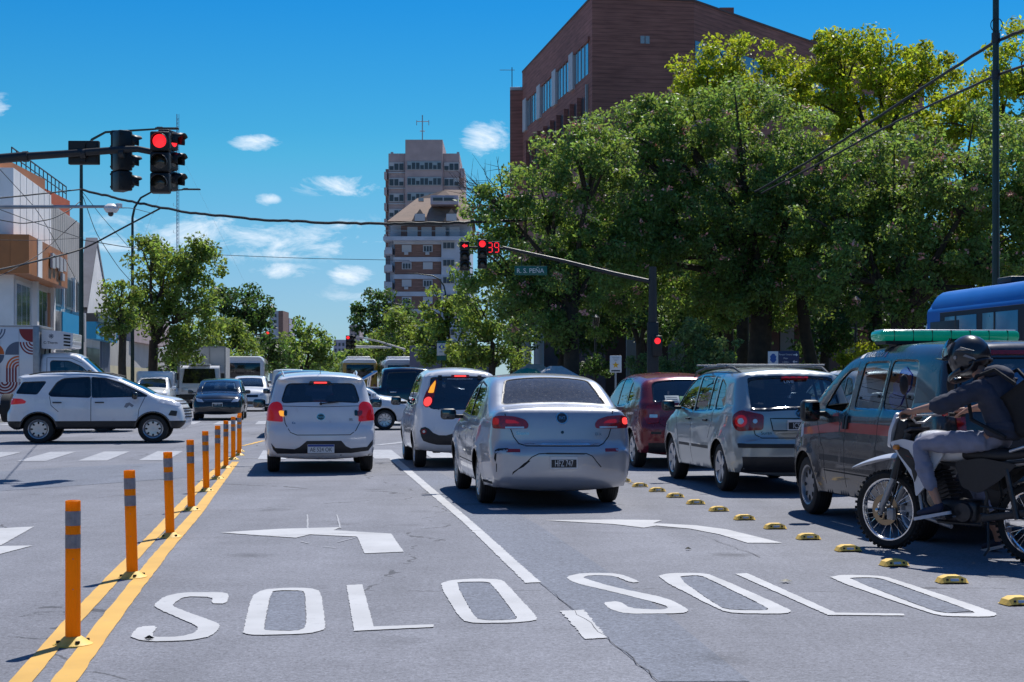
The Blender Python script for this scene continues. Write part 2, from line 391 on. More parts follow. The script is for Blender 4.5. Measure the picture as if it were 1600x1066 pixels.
    for f, c, ok in zip(fs3, code, ins):
        if not ok: continue
        ff = tuple(base + i for i in f)
        if c >= 200: panes.setdefault((int(c), 0), []).append(ff)
        else: Fc.append(ff); Mi.append(int(c))
    allf = Fc + [f for p in panes.values() for f in p]
    bm = bmesh.new(); bv = [bm.verts.new(v) for v in V]; lay = bm.faces.layers.int.new('k')
    keys = [-1] * len(Fc); pk = list(panes.keys()); 
    for kk in pk: keys += [pk.index(kk)] * len(panes[kk])
    mis = Mi + [0] * (len(allf) - len(Mi))
    for f, kx, mi in zip(allf, keys, mis):
        try: nf = bm.faces.new([bv[i] for i in f]); nf[lay] = kx; nf.material_index = mi
        except ValueError: pass
    bmesh.ops.remove_doubles(bm, verts=bm.verts, dist=.0012)
    bmesh.ops.delete(bm, geom=[v for v in bm.verts if not v.link_faces], context='VERTS')
    bmesh.ops.recalc_face_normals(bm, faces=bm.faces)
    # orient outwards
    tot = sum((f.normal.dot(f.calc_center_median() - Vector((0, 0, .7))) * f.calc_area()) for f in bm.faces)
    if tot < 0: bmesh.ops.reverse_faces(bm, faces=bm.faces)
    bvh = BVHTree.FromBMesh(bm)
    bm.normal_update()
    # custom smooth normals computed on the complete skin, so window cut-outs do not break the shading
    me = bpy.data.meshes.new('body')
    vn = [v.normal.copy() for v in bm.verts]; bm.verts.index_update()
    def sub(sel, name, mats, par, shrink=0.0):
        idx = {}; vs = []; ffs = []; mi = []; nn = []
        for f in sel:
            ids = []
            for v in f.verts:
                if v.index not in idx: idx[v.index] = len(vs); vs.append(v.co - vn[v.index] * shrink); nn.append(vn[v.index])
                ids.append(idx[v.index])
            ffs.append(ids); mi.append(f.material_index)
        o = mesh_obj(name, vs, ffs, mats, par, mi, 'all')
        o.data.normals_split_custom_set_from_vertices(nn)
        return o
    fl = list(bm.faces)
    body = sub([f for f in fl if f[lay] < 0], 'body', [S['paint'], S.get('trim', M_gblack), M_arch, S.get('clad', M_black), S.get('paint2', M_black), M_dark], parent)
    sol = body.modifiers.new('inner_panel', 'SOLIDIFY'); sol.thickness = .018; sol.offset = -1; sol.material_offset = 5; sol.material_offset_rim = 1; sol.use_quality_normals = False
    glasses = {}
    for j, kk in enumerate(pk):
        sel = [f for f in fl if f[lay] == j]
        if not sel: continue
        if kk[0] >= 200: wd = S['screens'][kk[0] - 200]; nm = 'windscreen' if 'wind' in wd[1] else 'rear_window'
        else: wd = S['windows'][kk[0]]; nm = 'side_window'
        if wd[1] in ('open', 'none'): continue
        g_ = sub(sel, nm, [wd[4] if len(wd) > 4 and wd[4] else S.get('glass', M_win)], parent, .006)
        glasses[kk] = g_
    bm.free()
    return bvh, halfw
class Car:
    def __init__(s, S, root, step=.06):
        s.S = S; s.root = root; s.bvh, s.halfw = shell(S, root, step)
    def drape(s, poly, view, mat_, name='trim', off=.004, parent=None, res=.05, rnd=0, skirt=True, mirror=False):
        """lay a thin raised patch of the polygon onto the skin; view: left right rear front top or an angle (degrees from the rear, positive to the left)"""
        if rnd: poly = rounded(poly, rnd)
        if view == 'left': o = lambda a, b: (Vector((a, 3, b)), Vector((0, -1, 0)))
        elif view == 'right': o = lambda a, b: (Vector((a, -3, b)), Vector((0, 1, 0)))
        elif view == 'rear': o = lambda a, b: (Vector((-6, a, b)), Vector((1, 0, 0)))
        elif view == 'front': o = lambda a, b: (Vector((6, a, b)), Vector((-1, 0, 0)))
        elif view == 'top': o = lambda a, b: (Vector((a, b, 4)), Vector((0, 0, -1)))
        else:                                # a = sideways distance measured from the car's rear centre, seen along the turned direction
            an = R(view); d = Vector((math.cos(an), -math.sin(an), 0)); h = Vector((math.sin(an), math.cos(an), 0)); h0 = min(c_[0] for c_ in s.S['outline']) * math.sin(an)
            o = lambda a, b: (h * (a + h0) - d * 6 + Vector((0, 0, b)), d)
        lp = dens(poly, res); A = np.array(lp); mn, mx = A.min(0), A.max(0)
        g = np.array([(x, y) for x in np.arange(mn[0] + res / 2, mx[0], res) for y in np.arange(mn[1] + res / 2, mx[1], res)]) if (mx - mn).min() > res else np.zeros((0, 2))
        if len(g): g = g[pip(g, lp)]
        if len(g):
            dd = np.linalg.norm(g[:, None] - A[None], axis=2).min(1); g = g[dd > res * .3]
        q, fs = cdt([lp], [tuple(p) for p in g])
        cc = q[np.array(fs)].mean(1); ok = pip(cc, lp); hit = []
        for p in q:
            a, d = o(float(p[0]), float(p[1])); r = s.bvh.ray_cast(a, d); r = (None, None) if r[0] is not None and isinstance(view, (int, float)) and r[0].x > min(c_[0] for c_ in s.S['outline']) + .55 else r; hit.append((r[0], r[1] if r[1] is None or r[1].dot(d) < 0 else -r[1]))
        fs = [f for f, k in zip(fs, ok) if k and all(hit[i][0] is not None for i in f)]
        if not fs: return None
        ec = {}
        for f in fs:
            for i in range(len(f)): e = (f[i], f[(i + 1) % len(f)]); ec[tuple(sorted(e))] = ec.get(tuple(sorted(e)), []) + [e]
        used = sorted({i for f in fs for i in f}); ix = {u: k for k, u in enumerate(used)}
        vs = [hit[u][0] + hit[u][1] * off for u in used]; ff = [tuple(ix[i] for i in f) for f in fs]
        # orient by hit normal
        f0 = ff[0]; nn = (vs[f0[1]] - vs[f0[0]]).cross(vs[f0[2]] - vs[f0[0]])
        if nn.dot(hit[used[f0[0]]][1]) < 0: ff = [f[::-1] for f in ff]
        if skirt:
            low = {}
            for e in [v[0] for v in ec.values() if len(v) == 1]:
                for i in e:
                    if i not in low: low[i] = len(vs); vs.append(hit[i][0] - hit[i][1] * .01)
                ff.append((ix[e[0]], ix[e[1]], low[e[1]], low[e[0]]))
        ob = mesh_obj(name, vs, ff, mat_, parent or s.root, smooth=R(45))
        if mirror:
            s.drape([(-a if view in ('rear', 'front') or isinstance(view, (int, float)) else a, b) for a, b in poly][::-1] , {'left': 'right', 'right': 'left'}.get(view, -view if isinstance(view, (int, float)) else view), mat_, name, off, parent, res, 0, skirt)
        return ob
    def line(s, pts, view, w_=.012, m=None, off=.0016, name='panel_gap', mirror=False, parent=None):
        return s.drape(ribbon(dens(pts, .06, False), w_), view, m or M_arch, name, off, parent, res=.06, skirt=False, mirror=mirror)
    def hit(s, org, d):
        r = s.bvh.ray_cast(Vector(org), Vector(d)); return r[0], r[1]

def add_wheel(root, x, y, r, w_, style='steel', steer=0, mcover=None):
    """tyre with its rim as a sub-part; outer face to +y if y > 0"""
    sg = 1 if y > 0 else -1
    rr = r * .66; h = w_ / 2
    prof = [(rr - .01, -h * .8), (rr + .01, -h * .95), (r * .86, -h), (r - .018, -h * .9), (r - .003, -h * .6), (r, -h * .3), (r, h * .3), (r - .003, h * .6), (r - .018, h * .9), (r * .86, h), (rr + .01, h * .95), (rr - .01, h * .8), (rr - .02, -h * .8)]
    t = MB().lathe(prof, axis='Y', n=40)
    for k in (-.45, -.15, .15, .45): t.lathe([(r + .0015, h * k - .004), (r + .0015, h * k + .004)], axis='Y', n=40, m=1)
    tyre = t.build('wheel', [M_rubber, M_arch], root); tyre.location = (x, y, r); tyre.rotation_euler = (0, 0, (0 if sg > 0 else math.pi) + steer)
    m = mcover or (M_alloy if style != 'steel' else M_steel)
    b = MB(); b.lathe([(rr + .004, h * .95), (rr - .012, h * .86), (rr - .03, h * .3), (rr - .03, -h * .7)], axis='Y', n=40)
    b.lathe([(rr - .01, h * .05), (.001, h * .05)], axis='Y', n=24, m=1)
    if style in ('five', 'ten', 'seven', 'cap'):
        ns = {'five': 5, 'ten': 10, 'seven': 7, 'cap': 9}[style]; wd = {'five': .05, 'ten': .022, 'seven': .034, 'cap': .032}[style]
        for k in range(ns):
            a = 2 * math.pi * k / ns; R_ = Matrix.Rotation(a, 4, 'Y')
            poly = [(.03, -wd * .8), (rr - .015, -wd * 1.25), (rr - .015, wd * 1.25), (.03, wd * .8)] if style != 'cap' else [(.05, -wd * .4), (rr - .02, -wd * 1.9), (rr - .02, wd * 1.1), (.05, wd * .8)]
            mt = R_ @ frame((0, h * .42, 0), (1, .12, 0), (0, 0, 1)) @ Matrix.Translation((0, 0, -.03))
            b.prism(poly, mt, .035)
        b.lathe([(.001, h * .72), (.035, h * .7), (.05, h * .5), (.055, h * .2)], axis='Y', n=20)
    else:                                    # pressed steel disc with holes round it
        b.lathe([(rr - .02, h * .35), (rr * .78, h * .62), (rr * .55, h * .66), (rr * .3, h * .52), (.001, h * .62)], axis='Y', n=32)
        for k in range(8):
            a = 2 * math.pi * k / 8
            c = Vector((math.cos(a) * rr * .66, h * .665, math.sin(a) * rr * .66)); mt = frame(c, (math.cos(a), 0, math.sin(a)), (-math.sin(a), 0, math.cos(a)))
            b.prism([(.03 * math.cos(q), .022 * math.sin(q)) for q in np.linspace(0, 6.28, 10, endpoint=False)], mt @ Matrix.Translation((0, 0, -.003)), .006, m=1)
    b.build('rim', [m, M_arch], tyre)
    return tyre
def seat(root, x, y, z=.42):
    b = MB(); b.box((x, y, z + .08), (.48, .48, .16), bev=.05); b.box((x - .26, y, z + .42), (.14, .48, .62), Matrix.Rotation(R(-14), 3, 'Y'), bev=.06)
    b.box((x - .35, y, z + .83), (.10, .26, .17), Matrix.Rotation(R(-10), 3, 'Y'), bev=.05); b.tube([(x - .33, y - .05, z + .7), (x - .34, y - .05, z + .8)], .008); b.tube([(x - .33, y + .05, z + .7), (x - .34, y + .05, z + .8)], .008)
    return b.build('seat', M_seat, root)
def interior(root, xd, y0, bench, W, zs=.42, rests=2, floor=None):
    seat(root, xd, y0, zs); seat(root, xd, -y0, zs)
    b = MB(); b.box((bench + .05, 0, zs + .06), (.5, W * 1.5, .18), bev=.05); b.box((bench - .24, 0, zs + .36), (.16, W * 1.5, .58), Matrix.Rotation(R(-16), 3, 'Y'), bev=.05)
    for k in range(rests): y = (k - (rests - 1) / 2) * W * .85; b.box((bench - .34, y, zs + .73), (.09, .24, .14), bev=.04)
    b.build('rear_bench', M_seat, root)
    d = MB(); d.box((xd + .85, 0, zs + .38), (.45, W * 1.62, .26), bev=.08); d.lathe([(.185, -.012), (.19, 0), (.185, .012), (.175, 0), (.185, -.012)], n=24).v
    st = MB(); st.lathe([(.185, -.014), (.197, 0), (.185, .014), (.173, 0), (.185, -.014)], n=24); st.box((0, 0, 0), (.36, .04, .02)); st.xf(Matrix.Translation((xd + .50, y0, zs + .48)) @ Matrix.Rotation(R(-65), 4, 'Y'))
    MBd = MB().box((xd + .85, 0, zs + .38), (.45, W * 1.62, .26), bev=.08); MBd.build('dashboard', M_dark, root); st.build('steering_wheel', M_dark, root)
def underbody(root, S):
    xs = [c[0] for c in S['outline']]; W = S['W']; x0, x1 = min(xs) + .22, max(xs) - .35; xa = S['wb'] / 2; rw = S['rw']
    b = MB(); z = S['outline'][0][1]
    b.box((0, 0, z + .05), (S['wb'] - 2 * rw - .12, W * 1.76, .08)); b.box(((x0 + .15 - xa) / 2, 0, z + .06), (-xa - x0 + .15, W * 1.18, .10)); b.box(((x1 - .15 + xa) / 2, 0, z + .06), (x1 - xa + .15, W * 1.18, .10))
    b.box((-xa, 0, rw), (.14, W * 1.6, .12)); b.box((xa, 0, rw), (.3, W * 1.3, .2))
    for sx in (-xa, xa):                     # inner wheel housings
        for sg in (1, -1):
            ar = S.get('arch', rw + .045)
            b.lathe([(ar + .005, W - .30), (ar + .005, W - .03)] if sg > 0 else [(ar + .005, -(W - .30)), (ar + .005, -(W - .03))], org=(sx, 0, S.get('wz', rw)), axis='Y', n=24)
            b.lathe([(ar + .005, sg * (W - .30)), (.01, sg * (W - .30))], org=(sx, 0, S.get('wz', rw)), axis='Y', n=24)
    bb = b.build('underbody', M_arch, root)
    # trim the housings that would stick out below the sill
    me = bb.data; bm = bmesh.new(); bm.from_mesh(me); bmesh.ops.bisect_plane(bm, geom=list(bm.verts) + list(bm.edges) + list(bm.faces), plane_co=(0, 0, z + .005), plane_no=(0, 0, -1), clear_outer=True); bm.to_mesh(me); bm.free()
def mirror(root, x, y, z, m, size=(.10, .20, .15), sg=1):
    b = MB(); c = Vector((x, y + sg * (size[1] / 2 + .05), z)); b.box(c, size, bev=.045, seg=3); b.box((x + .01, y + sg * .02, z - .03), (.07, .14, .05), bev=.02)
    o = b.build('wing_mirror', m, root)
    MB().box(c + Vector((-size[0] / 2 - .002, 0, 0)), (.006, size[1] * .82, size[2] * .78), bev=.003).build('mirror_glass', M_mirr, o)
    return o
def plate(root, x, z, txt, style='old', d=-1, y=0, tilt=0, w_=.40, h=.13):
    """licence plate facing -x (d=-1) or +x"""
    M_pw = mat('plate_white', (.7, .7, .7), .4); M_pb = mat('plate_blue', (.02, .06, .3), .4); M_pk = mat('plate_ink', (.02, .02, .02), .5)
    f = frame((x, y, z), (0, d, 0), (0, 0, 1)) @ Matrix.Rotation(R(tilt), 4, 'X')
    b = MB(); rect = lambda a, c, e, g: [(a, c), (e, c), (e, g), (a, g)]
    b.prism(rect(-w_ / 2, -h / 2, w_ / 2, h / 2), f, .006)
    if style == 'old':
        b.prism(rect(-w_ / 2 + .012, -h / 2 + .014, w_ / 2 - .012, h / 2 - .03), f @ Matrix.Translation((0, 0, .006)), .0015, m=3)
        b.text(txt, .098, f @ Matrix.Translation((0, -.009, .0085)), m=0, wide=w_ / .52)
    else:
        b.prism(rect(-w_ / 2 + .004, h / 2 - .034, w_ / 2 - .004, h / 2 - .003), f @ Matrix.Translation((0, 0, .006)), .0015, m=1)
        b.text(txt, .088, f @ Matrix.Translation((0, -.016, .0075)), m=2, wide=.80)
    return b.build('licence_plate', [M_pw, M_pb, M_pk, M_plate], root, smooth=None)
def handle(car, x, z, side, m, L=.17):
    sg = 1 if side == 'left' else -1
    p, nn = car.hit((x, 3 * sg, z), (0, -sg, 0))
    if p is None: return
    b = MB(); b.box(p + Vector((0, sg * .022, 0)), (L, .022, .028), bev=.01); b.box(p + Vector((L * .42, sg * .008, 0)), (.02, .03, .026)); b.box(p + Vector((-L * .42, sg * .008, 0)), (.02, .03, .026))
    return b.build('door_handle', m, car.root)
def wiper(car, p0, p1, view='rear', r=.009):
    a, n1 = car.hit(*((-6, p0[0], p0[1]), (1, 0, 0))) if view == 'rear' else car.hit((6, p0[0], p0[1]), (-1, 0, 0))
    c, n2 = car.hit(*((-6, p1[0], p1[1]), (1, 0, 0))) if view == 'rear' else car.hit((6, p1[0], p1[1]), (-1, 0, 0))
    if a is None or c is None: return
    dx = Vector((-.02 if view == 'rear' else .02, 0, .006)); b = MB(); b.tube([a + dx, (a + c) / 2 + dx * 1.5, c + dx], r); b.ball(a + dx, .022); b.tube([c + dx * .6 - (c - a) * .62, c + dx * .6], r * .8)
    return b.build('wiper', M_black, car.root)
def roof_antenna(root, x, z, L=.2, y=0):
    MB().lathe([(.022, 0), (.016, .02), (.004, .03)], org=(x, y, z)).tube([(x, y, z + .02), (x - L * .7, y, z + L * .7)], .004).build('antenna', M_black, root)
def mirror_poly(p): return [(-a, b) for a, b in p][::-1]
def locate(px, py, head, S, half=None):
    """thing origin from the pixel where the near-left rear tyre meets the road"""
    c = G(px, py); f = Vector((-math.sin(head), math.cos(head), 0)); l = Vector((-math.cos(head), -math.sin(head), 0))
    return c - l * (S['W'] - .12 if half is None else half) + f * S['wb'] / 2
# ================================================================ the near vehicles
def paint(name, c, metal=.0, rough=.32, noise=.05):
    return mat(name, c, rough, metal=metal, coat=.55 if 'dark' in name else .9, noise=noise, nscale=2.5)
HEAD = R(8.2)
P_silver = paint('paint_silver', (.46, .47, .50), .5, .34)
P_white = paint('paint_white', (.74, .75, .77), 0, .3)
P_red = paint('paint_red', (.20, .012, .020), .25, .28)
P_green = paint('paint_pale_green', (.42, .46, .45), .5, .33)
P_grey = paint('paint_dark_grey', (.040, .041, .047), .25, .25)
P_navy = paint('paint_navy', (.008, .012, .03), .3, .2)
P_char = paint('paint_charcoal', (.018, .02, .024), .3, .2)
P_blue = paint('paint_slate_blue', (.10, .14, .22), .4, .3)
M_badge = mat('badge_chrome', (.6, .6, .62), .2, metal=1)
M_badged = mat('badge_dark', (.03, .03, .04), .25, coat=.5)
M_scr = mat('scraped_plastic', (.012, .012, .014), .8)
M_sheet = mat('paper_notice', (.62, .68, .66), .6)
M_sheetg = mat('green_sticker', (.08, .35, .12), .5)
M_graf = glass('blue_film', (.10, .16, .75), .10)
M_stripe = mat('red_stripe', (.42, .035, .025), .35, coat=.6)
def wheels(root, S, style, wd=.19, ins=.115, mc=None, steer=0):
    for sx in (-1, 1):
        for sy in (1, -1): add_wheel(root, sx * S['wb'] / 2, sy * (S['W'] - ins), S['rw'], wd, style, steer if sx > 0 else 0, mc)
def conv(cx, org, cs, sc_, lat=1.0):
    return lambda x, y: ((cx - (org[0] + x / cs)) / (sc_ * lat), HC - ((org[1] + y / cs) - HOR) / sc_)
def both(pp): return [pp, [(-a, b) for a, b in pp][::-1]]
def badge_text(c, txt, y, z, size, m, wide=1, view='rear', name='lettering'):
    o, d = ((-6, y, z), (1, 0, 0)) if view == 'rear' else ((y, 3, z), (0, -1, 0))
    p, n = c.hit(o, d)
    if p is None: return
    if n.dot(Vector(d)) > 0: n = -n
    xd = Vector((0, -1, 0)) if view == 'rear' else Vector((-1, 0, 0)); xd = (xd - n * xd.dot(n)).normalized(); f = frame(p + n * .004, xd, n.cross(xd))
    return MB().text(txt, size, f, wide=wide, ext=.0012).build(name, m, c.root, smooth=None)
def disc(c, y, z, r, m, name, n=24, d=.008, m2=None, r2=0):
    p, nn = c.hit((-6, y, z), (1, 0, 0)); 
    if nn.x > 0: nn = -nn
    f = frame(p - nn * .01, Vector((0, -1, 0)) - nn * -nn.y, nn.cross(Vector((0, -1, 0))))
    b = MB().prism([(r * math.cos(a), r * math.sin(a)) for a in np.linspace(0, 2 * math.pi, n, endpoint=False)], f, .01 + d)
    if m2: b.prism([(r2 * math.cos(a), r2 * math.sin(a)) for a in np.linspace(0, 2 * math.pi, n, endpoint=False)], f, .012 + d, m=1)
    return b.build(name, [m, m2] if m2 else m, c.root), f

def build_saloon():
    S = dict(W=.825, wb=2.37, rw=.29, belt=(.93, -.035), tumble=.30, paint=P_silver, trim=M_black, glass=M_tint, kr=.045, kf=.10, shoulder=.012, crease=.72, arch=.345,
        outline=[(-2.06, .24, .05, .03, .05), (-2.17, .29, .07, .08, .07), (-2.215, .38, .14, .16, .08), (-2.225, .60, .14, .17, .08), (-2.215, .66, .13, .16, .08), (-2.165, .70, .13, .15, .07), (-2.15, .86, .13, .14, .06), (-2.125, 1.02, .10, .11, .05),
                 (-2.10, 1.075, .07, .09, .04), (-2.02, 1.092, .07, .09, .03), (-1.72, 1.125, .10, .11, .03), (-1.36, 1.30, .10, .10, .05), (-1.08, 1.41, .10, .10, .05), (-.6, 1.46, .12, .10, .03), (-.1, 1.465, .12, .10, .03), (.32, 1.41, .12, .10, .03),
                 (.72, 1.20, .12, .10, .05), (1.05, 1.00, .12, .12, .04), (1.5, .92, .2, .2, .03), (1.80, .80, .25, .3, .05), (1.94, .60, .25, .35, .08), (1.96, .40, .2, .3, .08), (1.88, .22, .06, .1, .06)],
        windows=[([(.93, 1.02), (.40, 1.00), (-.08, .985), (-.10, 1.395), (.20, 1.365), (.40, 1.30)], 'side', .03), ([(-.16, .985), (-.78, .995), (-.84, 1.03), (-1.02, 1.27), (-.84, 1.335), (-.16, 1.395)], 'side', .03)],
        screens=[([(-.58, 10.12), (.58, 10.12), (.47, 11.85), (-.47, 11.85)], 'rear', .05, .025, M_dusty), ([(-.60, 16.75), (.60, 16.75), (.48, 15.2), (-.48, 15.2)], 'wind', .05)],
        seams=[[(.62, .26), (.66, .60), (.98, .98)], [(-.12, .26), (-.12, .95)], [(-.72, .74), (-.86, .88), (-.89, .98)], [(.66, .45), (-.74, .45)]],
        strip_seams=[[(-.62, 9.9), (-.66, 8.9)], [(.62, 9.9), (.66, 8.9)]])
    root = thing('saloon_car', 'dusty silver four-door saloon with a scraped rear bumper corner, nearest car in the middle lane', 'car', locate(760, 786, HEAD, S), R(90) + HEAD)
    c = Car(S, root, .055); underbody(root, S); wheels(root, S, 'ten', .185); interior(root, .10, .34, -.75, S['W'], .42, 2)
    q = conv(881, (700, 580), 4.845, 143.7, .98)
    L = [q(*p) for p in [(1125, 405), (1150, 370), (1230, 345), (1340, 338), (1400, 350), (1405, 400), (1395, 436), (1240, 440), (1130, 436)]]   # right lamp, mirrored for the left
    L = [(a, b) for a, b in L]
    for sg in (1, -1):
        pp = [(a * -sg, b) for a, b in L]; vw = 24 * sg
        k = lambda a: a / math.cos(R(24)) if False else a
        o = c.drape([(a * .97, b) for a, b in pp], vw, M_red, 'tail_lamp', .008, res=.03, rnd=.03)
        inner = [(a, b) for a, b in [(sg * .44, .94), (sg * .60, .94), (sg * .60, .985), (sg * .50, .975)]]
        c.drape(inner, vw, M_redlit, 'lamp_bulb', .011, parent=o, res=.03, rnd=.02)
        c.drape([(sg * .665, .925), (sg * .74, .925), (sg * .74, 1.0), (sg * .665, 1.0)], vw, M_redhot if sg < 0 else M_redlit, 'lamp_bulb', .011, parent=o, res=.03, rnd=.03)
        c.drape([(sg * .40, .885), (sg * .60, .885), (sg * .60, .905), (sg * .40, .905)], vw, M_clear, 'reversing_lamp', .011, parent=o, res=.03, rnd=.005)
        c.drape([(sg * .47, .63), (sg * .62, .63), (sg * .62, .665), (sg * .47, .665)], 'rear', M_red, 'reflector', .004, rnd=.005)
    seam = [q(*p) for p in [(445, 300), (462, 350), (490, 430), (515, 500), (550, 548), (600, 566), (1150, 570), (1190, 552), (1232, 500), (1252, 440), (1262, 350), (1275, 300)]]
    c.line(seam, 'rear', .011)
    c.drape([q(*p) for p in [(590, 548), (1165, 552), (1160, 562), (595, 558)]], 'rear', M_chrome, 'trunk_trim', .003)
    # number plate recess line and bumper step
    c.line([q(*p) for p in [(590, 700), (640, 650), (690, 625), (760, 620), (1050, 625), (1095, 645), (1130, 690), (1165, 730)]], 'rear', .010, M_arch)
    c.drape([q(*p) for p in [(740, 618), (1040, 622), (1035, 632), (745, 628)]], 'rear', M_black, 'handle_recess', .003)
    # scraped corner
    sc1 = [q(*p) for p in [(375, 600), (400, 586), (470, 583), (482, 594), (405, 602), (385, 625), (383, 670), (376, 688), (368, 660)]]
    sc2 = [q(*p) for p in [(502, 762), (545, 732), (582, 696), (618, 674), (630, 678), (606, 700), (580, 724), (545, 742), (512, 770), (498, 786)]]
    sc3 = [q(*p) for p in [(382, 700), (388, 700), (388, 762), (383, 764)]]
    for s_ in (sc1, sc2, sc3): c.drape(s_, 'rear', M_scr, 'scrape', .0015, res=.03, skirt=False)
    disc(c, 0, q(878, 358)[1], .068, M_badge, 'badge', m2=M_badged, r2=.056); badge_text(c, 'FIAT', 0, q(878, 358)[1], .05, M_badge, .7).location = (-.012, 0, 0)
    disc(c, 0, q(880, 465)[1], .017, M_badged, 'lock')
    a, b = q(580, 472); badge_text(c, 'Siena', a, b, .052, M_badge, 1.3); a, b = q(1153, 482); badge_text(c, 'ELX', a, b, .04, M_badge, 1.1)
    p, n = c.hit((-6, 0, .52), (1, 0, 0)); plate(root, p.x - .004, .515, 'HFZ 747', 'old', tilt=0, w_=.30, h=.13)
    mirror(root, .72, .80, .985, M_black, (.10, .20, .14)); mirror(root, .72, -.80, .985, M_black, (.10, .20, .14), -1)
    for x in (.10, -.62): handle(c, x, .84, 'left', P_silver); handle(c, x, .84, 'right', P_silver)
    MB().tube([(-2.16, .42, .27), (-1.8, .42, .27)], .028).tube([(-2.0, .45, .235), (-2.02, .55, .225), (-1.9, .6, .24)], .012).box((-1.75, -.15, .25), (.3, .45, .12), bev=.04).tube([(-2.02, -.3, .22), (-2.02, -.52, .215), (-1.9, -.6, .25)], .012).build('exhaust', M_arch, root)
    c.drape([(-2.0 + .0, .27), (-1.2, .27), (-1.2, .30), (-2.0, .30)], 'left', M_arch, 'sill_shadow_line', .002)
    return c

def hatch_core(name, label, S, px, py, style, head=HEAD, step=.06, half=None, seats=.1, mc=None, loc=None, cat='car'):
    root = thing(name, label, cat, loc if loc is not None else locate(px, py, head, S, half), R(90) + head)
    c = Car(S, root, step); underbody(root, S); wheels(root, S, style, mc=mc); interior(root, seats, .34, -.72, S['W'], .45, 2)
    return c, root

